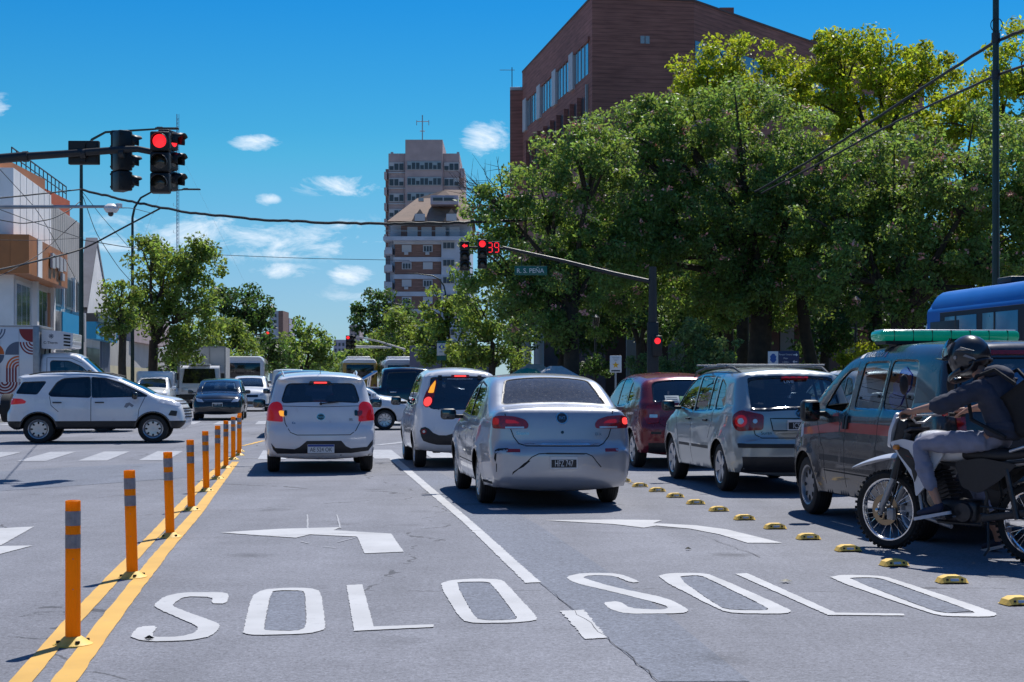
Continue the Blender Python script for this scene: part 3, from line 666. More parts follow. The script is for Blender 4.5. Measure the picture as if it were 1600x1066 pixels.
def build_white_hatch():
    S = dict(W=.83, wb=2.49, rw=.295, belt=(.95, -.055), tumble=.24, paint=P_white, trim=M_gblack, glass=M_tint, kr=.05, kf=.10, crease=.75, arch=.345,
        outline=[(-1.78, .26, .05, .03, .05), (-1.88, .31, .08, .10, .07), (-1.935, .42, .15, .18, .09), (-1.93, .62, .15, .19, .09), (-1.90, .70, .15, .18, .08), (-1.86, .76, .13, .15, .07), (-1.835, .95, .12, .14, .07), (-1.80, 1.045, .11, .13, .06),
                 (-1.64, 1.37, .09, .11, .05), (-1.68, 1.405, .05, .08, .05), (-1.67, 1.435, .05, .08, .05), (-1.5, 1.475, .10, .12, .04), (-1.0, 1.515, .12, .12, .03), (-.3, 1.52, .12, .12, .03), (.2, 1.48, .12, .10, .03), (.45, 1.42, .12, .10, .04),
                 (.95, 1.16, .12, .10, .05), (1.25, 1.01, .12, .12, .04), (1.6, .94, .2, .2, .03), (1.88, .80, .25, .3, .05), (1.98, .62, .25, .35, .08), (1.99, .42, .2, .3, .08), (1.90, .24, .06, .1, .06)],
        windows=[([(1.02, 1.02), (.15, .985), (.13, 1.44), (.42, 1.36), (.62, 1.28)], 'side', .03), ([(.07, .985), (-.85, 1.03), (-.88, 1.38), (-.6, 1.44), (.05, 1.445)], 'side', .03), ([(-.93, 1.06), (-1.22, 1.10), (-1.05, 1.33), (-.95, 1.37)], 'side', .03)],
        screens=[([(-.585, 7.12), (.585, 7.12), (.50, 7.93), (-.50, 7.93)], 'rear', .07, .02, M_rearw), ([(-.60, 16.75), (.60, 16.75), (.48, 15.2), (-.48, 15.2)], 'wind', .05)],
        seams=[[(.80, .28), (.86, .7), (1.0, 1.0)], [(.10, .28), (.10, .98)], [(-.78, .66), (-.9, .85), (-.9, 1.03)]])
    c, root = hatch_core('hatchback_car', 'white compact hatchback with its left indicator lit, leftmost of the cars seen from behind', S, 428, 737, 'steel')
    q = conv(501, (280, 480), 4.1, 99.5)
    lampR = [q(*p) for p in [(1145, 700), (1150, 625), (1185, 600), (1235, 612), (1262, 690), (1258, 718), (1140, 726)]]
    for sg in (1, -1):
        pp = [(-sg * a, b) for a, b in lampR]; vw = 20 * sg
        o = c.drape([(a * .96, b) for a, b in pp], vw, M_redlit, 'tail_lamp', .012, res=.03, rnd=.05)
        c.drape([(sg * .60, .87), (sg * .52, .87), (sg * .54, .955), (sg * .63, .955)], vw, M_amber if sg > 0 else M_red, 'indicator', .016, parent=o, rnd=.03, res=.03)
        c.drape([(sg * .545, .875), (sg * .50, .875), (sg * .50, .96), (sg * .545, .96)], vw, M_gblack, 'lamp_panel', .0165, parent=o, rnd=.02, res=.03)
    c.line([q(*p) for p in [(672, 640), (688, 735), (720, 790), (760, 806), (1085, 806), (1120, 780), (1150, 725), (1158, 640)]], 'rear', .011)
    for d_, z_ in (([(660, 628), (900, 634), (1165, 628)], .012),): c.line([q(*p) for p in d_], 'rear', .008)
    dif = [q(*p) for p in [(603, 858), (628, 886), (745, 893), (775, 880), (820, 842), (1030, 842), (1060, 876), (1090, 890), (1190, 882), (1226, 840), (1226, 868), (1198, 905), (1090, 918), (640, 920), (615, 895)]]
    c.drape(dif, 'rear', M_black, 'diffuser', .006, res=.04)
    c.line([q(*p) for p in [(585, 935), (700, 958), (1120, 960), (1240, 925)]], 'rear', .012)
    sp = [q(*p) for p in [(840, 474), (960, 474), (990, 496), (830, 496)]]
    c.drape(sp, 'rear', M_gblack, 'brake_lamp', .008, rnd=.01); c.drape([q(*p) for p in [(865, 478), (945, 478), (945, 490), (865, 490)]], 'rear', M_redhot, 'brake_lamp', .013)
    p, n = c.hit((-6, 0, .42), (1, 0, 0)); plate(root, p.x - .01, q(921, 890)[1], 'AE 524 OK', 'new', w_=.40)
    z0 = q(915, 696)[1]; o, f = disc(c, 0, z0, .05, M_badge, 'badge', m2=M_badged, r2=.043); o.scale = (1, 1.25, 1); o.location.z = 0
    badge_text(c, 'Ford', 0, z0, .035, M_badge, 1.2).location.x = -.012
    a, b = q(740, 733); badge_text(c, 'Ka', a, b, .05, M_badge); a, b = q(1092, 713); badge_text(c, 'SEL', a, b, .045, M_badged)
    wiper(c, (.0, 1.055), (-.28, 1.085)); roof_antenna(root, -1.45, 1.495)
    mirror(root, .80, .82, 1.03, M_gblack, (.10, .21, .15)); mirror(root, .80, -.82, 1.03, M_gblack, (.10, .21, .15), -1)
    for sy in (1, -1): MB().tube([(.6, sy * .58, 1.46), (.2, sy * .585, 1.535), (-.6, sy * .585, 1.56), (-1.25, sy * .57, 1.53), (-1.5, sy * .55, 1.475)], [.008, .014, .016, .014, .008]).build('roof_rail', P_white, root)
    for x in (.28, -.60): handle(c, x, .88, 'left', P_white); handle(c, x, .88, 'right', P_white)
    MB().tube([(-1.93, -.30, .30), (-1.7, -.30, .30)], .025).build('exhaust', M_arch, root)
    return c

def build_small_hatch():
    S = dict(W=.745, wb=2.34, rw=.285, belt=(.96, -.04), tumble=.20, k2=.16, paint=P_white, trim=M_gblack, glass=M_tint, kr=.04, kf=.10, crease=.70, arch=.33,
        outline=[(-1.56, .30, .05, .04, .06), (-1.66, .36, .09, .12, .09), (-1.71, .48, .16, .22, .11), (-1.70, .66, .18, .24, .11), (-1.66, .80, .18, .22, .10), (-1.62, .96, .16, .18, .10), (-1.58, 1.06, .14, .16, .10),
                 (-1.40, 1.46, .10, .12, .06), (-1.38, 1.505, .07, .11, .05), (-1.30, 1.545, .10, .12, .05), (-.8, 1.59, .14, .14, .04), (-.2, 1.60, .14, .14, .03), (.25, 1.55, .12, .12, .03), (.45, 1.48, .12, .10, .04),
                 (.95, 1.18, .12, .10, .05), (1.25, 1.00, .14, .14, .04), (1.55, .92, .2, .2, .04), (1.78, .80, .25, .3, .05), (1.86, .62, .25, .35, .08), (1.87, .42, .2, .3, .08), (1.78, .24, .06, .1, .06)],
        windows=[([(.98, 1.04), (.12, 1.00), (.10, 1.50), (.40, 1.42), (.60, 1.32)], 'side', .03), ([(.04, 1.00), (-.88, 1.05), (-.98, 1.20), (-.90, 1.46), (-.5, 1.51), (.02, 1.51)], 'side', .06)],
        screens=[([(-.50, 5.2), (-.30, 4.85), (.30, 4.85), (.50, 5.2), (.515, 6.1), (.50, 6.95), (-.50, 6.95), (-.515, 6.1)], 'rear', .08, .02, M_rearw), ([(-.56, 14.75), (.56, 14.75), (.46, 13.2), (-.46, 13.2)], 'wind', .05)],
        seams=[[(.80, .34), (.84, .7), (1.0, 1.02)], [(.08, .34), (.08, 1.0)], [(-.76, .62), (-.9, .8), (-.93, 1.06)]])
    c, root = hatch_core('city_car', 'small tall white city car with high tail lamps, half hidden by the silver saloon', S, 656, 730, 'steel', mc=M_alloy)
    q = conv(725, (620, 570), 7.106, 97.0)
    lampL = [q(*p) for p in [(388, 152), (408, 200), (408, 330), (402, 440), (350, 478), (298, 455), (283, 390), (300, 310), (330, 235)]]
    for sg in (1, -1):
        vw = 30 * sg; o = c.drape([(sg * (a * .90), b) for a, b in lampL][::sg], vw, M_red, 'tail_lamp', .012, res=.03, rnd=.03)
        am = [q(*p) for p in [(385, 175), (396, 210), (396, 316), (322, 316), (338, 250)]]; c.drape([(sg * a * .90, b) for a, b in am][::sg], vw, M_amber if sg > 0 else M_amber, 'indicator', .016, parent=o, res=.03, rnd=.02)
        rd = [q(345 + 50 * math.cos(t), 412 + 52 * math.sin(t)) for t in np.linspace(0, 6.28, 16, endpoint=False)]; c.drape([(sg * a * .90, b) for a, b in rd][::sg], vw, M_redhot, 'brake_light', .016, parent=o, res=.03)
    bl = [q(*p) for p in [(288, 735), (300, 700), (345, 688), (385, 706), (430, 752), (490, 778), (570, 780), (640, 760)]]
    br = [q(*p) for p in [(640, 884), (470, 882), (380, 862), (325, 840), (304, 800)]]
    smile = bl + [(-a, b) for a, b in bl[::-1]] + [(-a, b) for a, b in br[::-1]][0:0] + [(-a, b) for a, b in br[::-1]] + br
    c.drape(smile, 'rear', M_black, 'bumper_insert', .006, res=.04)
    for sg in (1, -1): disc(c, sg * q(332, 740)[0], q(332, 740)[1], .042, M_red, 'fog_lamp', m2=M_clear, r2=.022, d=.012)
    c.drape([q(*p) for p in [(650, 116), (850, 116), (852, 142), (650, 142)]], 'rear', M_red, 'brake_lamp', .010, rnd=.01); c.drape([q(*p) for p in [(685, 122), (815, 122), (815, 136), (685, 136)]], 'rear', M_redhot, 'brake_lamp', .014)
    for x_ in (525, 968): c.drape([q(*p) for p in [(x_ - 20, 122), (x_ + 22, 122), (x_ + 22, 165), (x_ - 20, 165)]], 'rear', M_black, 'hinge', .014)
    M_wt = mat('white_lettering', (.8, .8, .8), .5)
    badge_text(c, 'www.energiasistemas.com.ar', 0, q(740, 158)[1], .042, M_wt, .85); a, b = q(515, 505); badge_text(c, 'CHERY', a, b, .055, M_wt, 1.2)
    mirror(root, .78, .74, 1.06, M_black, (.10, .18, .15)); mirror(root, .78, -.74, 1.06, M_black, (.10, .18, .15), -1)
    for x in (.25, -.62): handle(c, x, .86, 'left', P_white); handle(c, x, .86, 'right', P_white)
    MB().box((-1.45, .38, .27), (.14, .12, .05), bev=.01).tube([(-1.6, .30, .28), (-1.4, .3, .28)], .022).build('exhaust', M_arch, root)
    return c

def build_red_hatch():
    S = dict(W=.835, wb=2.46, rw=.30, belt=(.97, -.06), tumble=.24, k2=.2, paint=P_red, trim=M_gblack, glass=M_tint, kr=.06, kf=.12, crease=.74, arch=.35,
        outline=[(-1.76, .26, .05, .04, .06), (-1.88, .33, .10, .14, .09), (-1.93, .46, .20, .28, .10), (-1.93, .64, .20, .28, .10), (-1.90, .72, .18, .24, .09), (-1.84, .80, .18, .22, .10), (-1.82, .95, .16, .20, .10), (-1.78, 1.04, .15, .18, .10),
                 (-1.50, 1.38, .11, .13, .06), (-1.38, 1.43, .11, .13, .05), (-1.1, 1.47, .12, .14, .04), (-.6, 1.515, .16, .16, .03), (0, 1.52, .16, .14, .03), (.35, 1.48, .12, .12, .03), (.6, 1.40, .12, .10, .04),
                 (1.05, 1.15, .12, .10, .05), (1.35, .98, .14, .14, .04), (1.6, .90, .2, .2, .04), (1.86, .78, .25, .3, .05), (1.96, .60, .25, .35, .08), (1.96, .42, .2, .3, .08), (1.86, .24, .06, .1, .06)],
        windows=[([(1.10, 1.02), (.15, .985), (.10, 1.43), (.40, 1.39), (.62, 1.30)], 'side', .03), ([(.07, .985), (-.62, 1.02), (-.66, 1.40), (-.4, 1.44), (.02, 1.44)], 'side', .03), ([(-.70, 1.03), (-1.02, 1.10), (-1.06, 1.16), (-.85, 1.35), (-.73, 1.39)], 'side', .05)],
        screens=[([(-.58, 7.1), (.58, 7.1), (.53, 7.95), (-.53, 7.95)], 'rear', .07, .03, M_rearw), ([(-.60, 15.75), (.60, 15.75), (.48, 14.2), (-.48, 14.2)], 'wind', .05)],
        seams=[[(.80, .28), (.86, .7), (1.05, 1.0)], [(.10, .28), (.10, .98)], [(-.72, .66), (-.92, .84), (-.94, 1.04)]],
        side_regions=[([(-.9, .20), (.9, .20), (.9, .30), (-.9, .30)], 3)])
    c, root = hatch_core('red_hatchback_car', 'dark red rounded hatchback with paper notice taped in rear window', S, 997, 730, 'five')
    # lamps either side of the tailgate
    for sg in (1, -1):
        vw = 32 * sg
        o = c.drape([(sg * .46, .74), (sg * .64, .72), (sg * .70, .80), (sg * .70, .92), (sg * .66, 1.02), (sg * .60, 1.03), (sg * .46, .98)], vw, M_red, 'tail_lamp', .014, res=.03, rnd=.03)
        c.drape([(sg * .50, .82), (sg * .62, .82), (sg * .62, .87), (sg * .50, .87)], vw, M_clear, 'reversing_lamp', .018, parent=o, rnd=.01)
        c.drape([(sg * .55, .92), (sg * .34, .92), (sg * .36, 1.02), (sg * .55, 1.02)], 'rear', M_red, 'tail_lamp', .012, rnd=.03)
    c.line([(.56, 1.02), (.58, .90), (.52, .72), (.40, .66), (-.40, .66), (-.52, .72), (-.58, .90), (-.56, 1.02)], 'rear', .011)
    c.drape([(-.68, .27), (.68, .27), (.70, .42), (-.70, .42)], 'rear', M_black, 'lower_bumper', .009, res=.04); c.drape([(.50, .56), (.66, .56), (.66, .60), (.50, .60)], 'rear', M_black, 'vent_slot', .002, mirror=True)
    roof_antenna(root, -1.05, 1.48, .16)
    c.drape([(.40, 1.06), (.18, 1.06), (.18, 1.17), (.40, 1.17)], 'rear', M_sheet, 'paper_notice', .004); c.drape([(.17, 1.07), (.02, 1.07), (.02, 1.16), (.17, 1.16)], 'rear', M_sheetg, 'paper_notice', .004)
    p, n = c.hit((-6, .29, 1.12), (1, 0, 0))
    for k in range(3): c.drape([(.38, 1.14 - k * .03), (.21, 1.14 - k * .03), (.21, 1.147 - k * .03), (.38, 1.147 - k * .03)], 'rear', M_black, 'printed_line', .0052)
    mirror(root, .85, .82, 1.02, P_red, (.10, .20, .15)); mirror(root, .85, -.82, 1.02, P_red, (.10, .20, .15), -1)
    for x in (.28, -.50): handle(c, x, .90, 'left', P_red); handle(c, x, .90, 'right', P_red)
    return c

def build_wagon():
    S = dict(W=.825, wb=2.465, rw=.31, belt=(.98, -.045), tumble=.22, k2=.12, paint=P_green, trim=M_gblack, glass=M_win, kr=.06, kf=.12, crease=.80, arch=.36,
        outline=[(-1.83, .27, .05, .04, .06), (-1.95, .34, .09, .12, .08), (-2.00, .44, .18, .22, .10), (-2.01, .62, .18, .24, .10), (-1.99, .67, .17, .23, .10), (-1.94, .70, .17, .22, .10), (-1.92, .88, .17, .20, .10), (-1.90, .98, .16, .18, .10), (-1.87, 1.04, .15, .17, .10),
                 (-1.62, 1.42, .10, .12, .06), (-1.60, 1.475, .08, .11, .05), (-1.50, 1.51, .10, .12, .04), (-1.0, 1.545, .12, .12, .03), (-.3, 1.56, .12, .12, .03), (.3, 1.53, .12, .11, .03), (.6, 1.45, .12, .10, .04),
                 (1.05, 1.21, .12, .10, .05), (1.38, 1.02, .14, .14, .04), (1.7, .93, .2, .2, .04), (1.95, .80, .25, .3, .05), (2.06, .62, .25, .35, .08), (2.06, .42, .2, .3, .08), (1.96, .24, .06, .1, .06)],
        windows=[([(1.10, 1.05), (.20, 1.005), (.16, 1.455), (.44, 1.42), (.66, 1.33)], 'side', .03), ([(.12, 1.005), (-.52, 1.03), (-.55, 1.46), (.08, 1.465)], 'side', .03), ([(-.57, 1.03), (-.78, 1.04), (-.82, 1.44), (-.60, 1.455)], 'side', .03), ([(-.90, 1.045), (-1.28, 1.06), (-1.30, 1.12), (-1.18, 1.34), (-.92, 1.43)], 'side', .06)],
        screens=[([(-.60, 8.1), (-.40, 7.95), (.40, 7.95), (.60, 8.1), (.55, 8.97), (-.55, 8.97)], 'rear', .07, .045, M_rearw), ([(-.60, 16.75), (.60, 16.75), (.48, 15.2), (-.48, 15.2)], 'wind', .05)],
        seams=[[(.80, .30), (.86, .7), (1.05, 1.0)], [(.15, .30), (.15, 1.0)], [(-.72, .66), (-.86, .84), (-.88, 1.04)]],
        side_regions=[([(.78, .52), (.20, .52), (.20, .56), (.78, .56)], 3), ([(.10, .52), (-.74, .52), (-.74, .56), (.10, .56)], 3)])
    c, root = hatch_core('estate_car', 'pale grey-green estate car with two cross bars on its roof rails', S, 1136, 767, 'five')
    for sg in (1, -1):
        vw = 34 * sg
        o = c.drape([(sg * .40, .80), (sg * .70, .78), (sg * .78, .86), (sg * .78, .98), (sg * .68, 1.04), (sg * .40, .985)], vw, M_red, 'tail_lamp', .014, res=.03, rnd=.04)
        for (yy, rr, m_) in ((.665, .075, M_redlit), (.50, .055, M_red)):
            c.drape([(sg * (yy + rr * math.cos(t)), .905 + rr * math.sin(t)) for t in np.linspace(0, 6.28, 18, endpoint=False)][::sg], vw, m_, 'lamp_ring', .018, parent=o, res=.03)
            c.drape([(sg * (yy + rr * .5 * math.cos(t)), .905 + rr * .5 * math.sin(t)) for t in np.linspace(0, 6.28, 14, endpoint=False)][::sg], vw, M_clear, 'lamp_centre', .021, parent=o, res=.03)
    c.line([(.58, .98), (.58, .86), (.55, .74), (.48, .70), (-.48, .70), (-.55, .74), (-.58, .86), (-.58, .98)], 'rear', .011)
    c.drape([(-.70, .28), (.70, .28), (.72, .47), (-.72, .47)], 'rear', M_black, 'lower_bumper', .009, res=.04)
    c.drape([(-.76, .58), (.76, .58), (.76, .63), (-.76, .63)], 'rear', M_black, 'bumper_strip', .012, res=.04, rnd=.01)
    c.drape([(-.34, .79), (.34, .79), (.37, .94), (-.37, .94)], 'rear', P_green, 'plate_recess', .004, rnd=.02); c.line([(-.34, .79), (.34, .79), (.37, .94), (-.37, .94), (-.34, .79)], 'rear', .012, off=.006)
    p, n = c.hit((-6, 0, .86), (1, 0, 0)); plate(root, p.x - .014, .86, 'ICS 402', 'old', w_=.34)
    o, f = disc(c, 0, 1.00, .058, M_badge, 'badge', m2=M_badged, r2=.050); badge_text(c, 'VW', 0, 1.00, .055, M_badge, .9).location.x = -.012
    badge_text(c, 'Suran', .42, .76, .055, M_badged, 1.1)
    M_wt = mat('white_lettering', (.8, .8, .8), .5); badge_text(c, 'LIVE', .05, 1.39, .06, M_wt, 1.2); badge_text(c, '3', -.42, 1.27, .05, M_wt); badge_text(c, '2', -.45, 1.22, .05, M_wt)
    c.drape([(.14, 1.42), (-.20, 1.42), (-.20, 1.445), (.14, 1.445)], 'rear', M_red, 'brake_lamp', .03, rnd=.008)
    for k in range(4): a = .10 - k * .085; c.drape([(a, 1.426), (a - .05, 1.426), (a - .05, 1.439), (a, 1.439)], 'rear', M_redlit, 'brake_lamp', .033)
    c.drape([(.10, 1.075), (-.45, 1.075), (-.45, 1.10), (.10, 1.10)], 'rear', M_sheet, 'shelf_edge', -.03); wiper(c, (0, 1.06), (-.30, 1.09)); roof_antenna(root, -1.35, 1.53, .03)
    for sy in (1, -1): MB().tube([(.75, sy * .60, 1.46), (.6, sy * .60, 1.53), (.2, sy * .60, 1.575), (-.6, sy * .60, 1.592), (-1.15, sy * .59, 1.575), (-1.45, sy * .57, 1.50)], [.012, .018, .018, .018, .018, .012]).build('roof_rail', M_black, root)
    for x in (.15, -.85): MB().box((x, 0, 1.615), (.045, 1.46, .022), bev=.008).box((x, .60, 1.600), (.06, .05, .03), bev=.01).box((x, -.60, 1.600), (.06, .05, .03), bev=.01).build('cross_bar', M_steel, root)
    mirror(root, .86, .81, 1.06, M_black, (.10, .19, .15)); mirror(root, .86, -.81, 1.06, M_black, (.10, .19, .15), -1)
    for x in (.30, -.58): handle(c, x, .89, 'left', M_black); handle(c, x, .89, 'right', M_black)
    return c

def build_van():
    zz = lambda z: z if z < 1.1 else 1.1 + (z - 1.1) * .88
    S = dict(W=.86, wb=2.69, rw=.31, belt=(1.08, -.02), tumble=.20, k2=.06, paint=P_grey, trim=M_gblack, glass=M_win, kr=.03, kf=.16, crease=.78, arch=.365, flare=.03,
        outline=[(-1.88, .28, .05, .03, .03), (-2.02, .33, .07, .08, .05), (-2.06, .44, .10, .14, .06), (-2.05, .62, .10, .14, .06), (-2.00, .68, .09, .11, .05), (-1.97, 1.0, .09, .10, .05), (-1.95, 1.10, .09, .10, .05), (-1.84, 1.62, .09, .10, .04), (-1.80, 1.74, .09, .10, .04),
                 (-1.66, 1.80, .12, .13, .03), (-1.0, 1.835, .16, .15, .03), (-.2, 1.82, .16, .15, .03), (.35, 1.76, .16, .14, .03), (.70, 1.64, .14, .12, .04), (1.20, 1.30, .12, .12, .05), (1.50, 1.10, .14, .14, .05), (1.80, .98, .22, .24, .05),
                 (2.03, .84, .25, .32, .08), (2.11, .64, .25, .38, .10), (2.11, .42, .2, .3, .10), (2.0, .26, .06, .1, .06)],
        windows=[([(1.14, 1.13), (.62, 1.10), (.46, 1.16), (.40, 1.58), (.62, 1.56), (.82, 1.45)], 'open', .06), ([(.26, 1.15), (-.38, 1.15), (-.42, 1.64), (.20, 1.64)], 'side', .05), ([(-.52, 1.15), (-1.20, 1.15), (-1.16, 1.64), (-.55, 1.655)], 'side', .08)],
        screens=[([(-.62, 6.15), (.62, 6.15), (.56, 7.55), (-.56, 7.55)], 'rear', .06, .03, M_rearw), ([(-.66, 14.75), (.66, 14.75), (.56, 13.2), (-.56, 13.2)], 'wind', .05)],
        seams=[[(.90, .36), (.94, .7), (1.18, .98), (1.20, 1.12)], [(.34, .36), (.36, 1.1), (.34, 1.66)], [(-.47, .36), (-.47, 1.66)], [(.94, .50), (-.95, .50)]],
        side_regions=[([(.92, .60), (.36, .60), (.36, .66), (.92, .66)], 3), ([(.30, .60), (-.45, .60), (-.45, .66), (.30, .66)], 3),
                      ([(1.55, .90), (1.20, .93), (.42, 1.00), (.38, .985), (.38, .90), (1.40, .84)], 4), ([(.34, .90), (-1.75, .90), (-1.75, .995), (.34, .995)], 4)], paint2=M_stripe)
    S['outline'] = [(a, zz(b), *r_) for a, b, *r_ in S['outline']]
    S['windows'] = [([(a - .22 * (1 if wi < 1 else .8 if wi < 2 else .55), zz(b)) for a, b in wd[0]], *wd[1:]) for wi, wd in enumerate(S['windows'])]
    S['seams'] = [[(a - .15, zz(b)) for a, b in l_] for l_ in S['seams']]
    root = thing('ambulance_van', 'dark grey patient transfer van with green light bar and red side stripe, beside the motorcycle', 'van', Vector((0, 0, 0)), R(90) + HEAD)
    f = Vector((-math.sin(HEAD), math.cos(HEAD), 0)); l = Vector((-math.cos(HEAD), -math.sin(HEAD), 0)); fc = G(1275, 803)
    root.location = fc - f * S['wb'] / 2 - l * (S['W'] - .12)
    c = Car(S, root, .055); underbody(root, S); wheels(root, S, 'steel', .19, .115, M_steel); interior(root, .45, .38, -.45, S['W'], .55, 2)
    for sg in (1, -1): c.drape([(sg * .56, .80), (sg * .62, .78), (sg * .68, 1.2), (sg * .60, 1.2)], 22 * sg, M_red, 'tail_lamp', .012, rnd=.02)
    c.line([(0, .62), (0, 1.64)], 'rear', .012); c.line([(.66, .66), (.68, 1.1), (.60, 1.60), (-.60, 1.60), (-.68, 1.1), (-.66, .66)], 'rear', .011)
    c.drape([(-.40, 1.63), (.40, 1.63), (.38, 1.66), (-.38, 1.66)], 'rear', M_red, 'brake_lamp', .012, rnd=.01)
    c.drape([(-.80, .30), (.80, .30), (.78, .56), (-.78, .56)], 'rear', M_black, 'rear_bumper', .012, res=.04)
    c.drape([(1.62, .90), (1.92, .82), (1.98, .90), (1.80, 1.0), (1.60, 1.04)], 'left', M_clear, 'headlamp', .008, rnd=.04, mirror=True)
    c.drape([(1.42, .82), (1.50, .80), (1.52, .94), (1.44, .96)], 'left', mat('sticker_white', (.6, .62, .65), .5), 'round_sticker', .003, rnd=.05)
    c.drape([(1.47, .70), (1.51, .70), (1.51, .74), (1.47, .74)], 'left', M_clear, 'side_repeater', .004, rnd=.02); c.drape([(.44, 1.05), (.62, 1.05), (.60, 1.08), (.46, 1.08)], 'left', M_stripe, 'red_script', .003, rnd=.01)
    c.drape([(.18, .93), (.13, .93), (.13, 1.06), (.18, 1.06)], 'left', M_black, 'door_handle', .02, rnd=.015); c.drape([(.21, .93), (.26, .93), (.26, 1.06), (.21, 1.06)], 'left', M_black, 'door_handle', .02, rnd=.015)
    # blue film decal on the third pane, round studs on the panes
    c.drape([(-.78, 1.20), (-.90, 1.15), (-1.04, 1.18), (-1.10, 1.28), (-1.20, 1.34), (-1.18, 1.46), (-1.08, 1.50), (-1.0, 1.54), (-.90, 1.50), (-.88, 1.42), (-.78, 1.38), (-.84, 1.30), (-.74, 1.27)], 'left', M_graf, 'window_decal', .003, rnd=.03)
    for (x, z) in ((-.04, 1.48), (-.48, 1.26), (-.02, 1.24), (-.75, 1.46), (-1.20, 1.26)): c.drape([(x + .014 * math.cos(t), z + .014 * math.sin(t)) for t in np.linspace(0, 6.28, 10, endpoint=False)][::-1], 'left', M_black, 'stud', .006)
    
    t_ = badge_text(c, 'TRASLADO', -.12, 1.655, .085, mat('white_lettering', (.8, .8, .8), .5), 1.05, view='left')
    c.drape([(.16, 1.63), (.24, 1.62), (.28, 1.655), (.20, 1.68)], 'left', mat('white_lettering', (.8, .8, .8), .5), 'roof_mark', .003); c.drape([(-.39, 1.63), (-.43, 1.63), (-.43, 1.68), (-.39, 1.68)], 'left', M_stripe, 'roof_mark', .003)
    # light bar across the roof
    M_gl = mat('green_lens', (.005, .16, .10), .15, coat=.8, noise=.3, nscale=10, emit=(0, .5, .33), es=.16)  # faint emission stands in for sunlight on the green lens
    lb = MB(); lb.box((-.22, 0, 1.835), (.30, 1.40, .105), bev=.04, seg=3, m=0).box((-.22, 0, 1.884), (.24, 1.34, .02), bev=.01, m=1).box((-.22, 0, 1.77), (.26, 1.30, .03), m=2)
    for k in range(-3, 4): lb.box((-.22, k * .19, 1.835), (.302, .005, .106), m=2)
    lo = lb.build('light_bar', [M_gl, M_alloy, M_black], root)
    for sy in (1, -1): MB().box((-.22, sy * .50, 1.755), (.20, .06, .06), bev=.01).build('bar_foot', M_black, lo)
    mirror(root, .86, .83, 1.10, M_black, (.14, .19, .22)); mirror(root, .86, -.83, 1.10, M_black, (.14, .19, .22), -1)
    return c

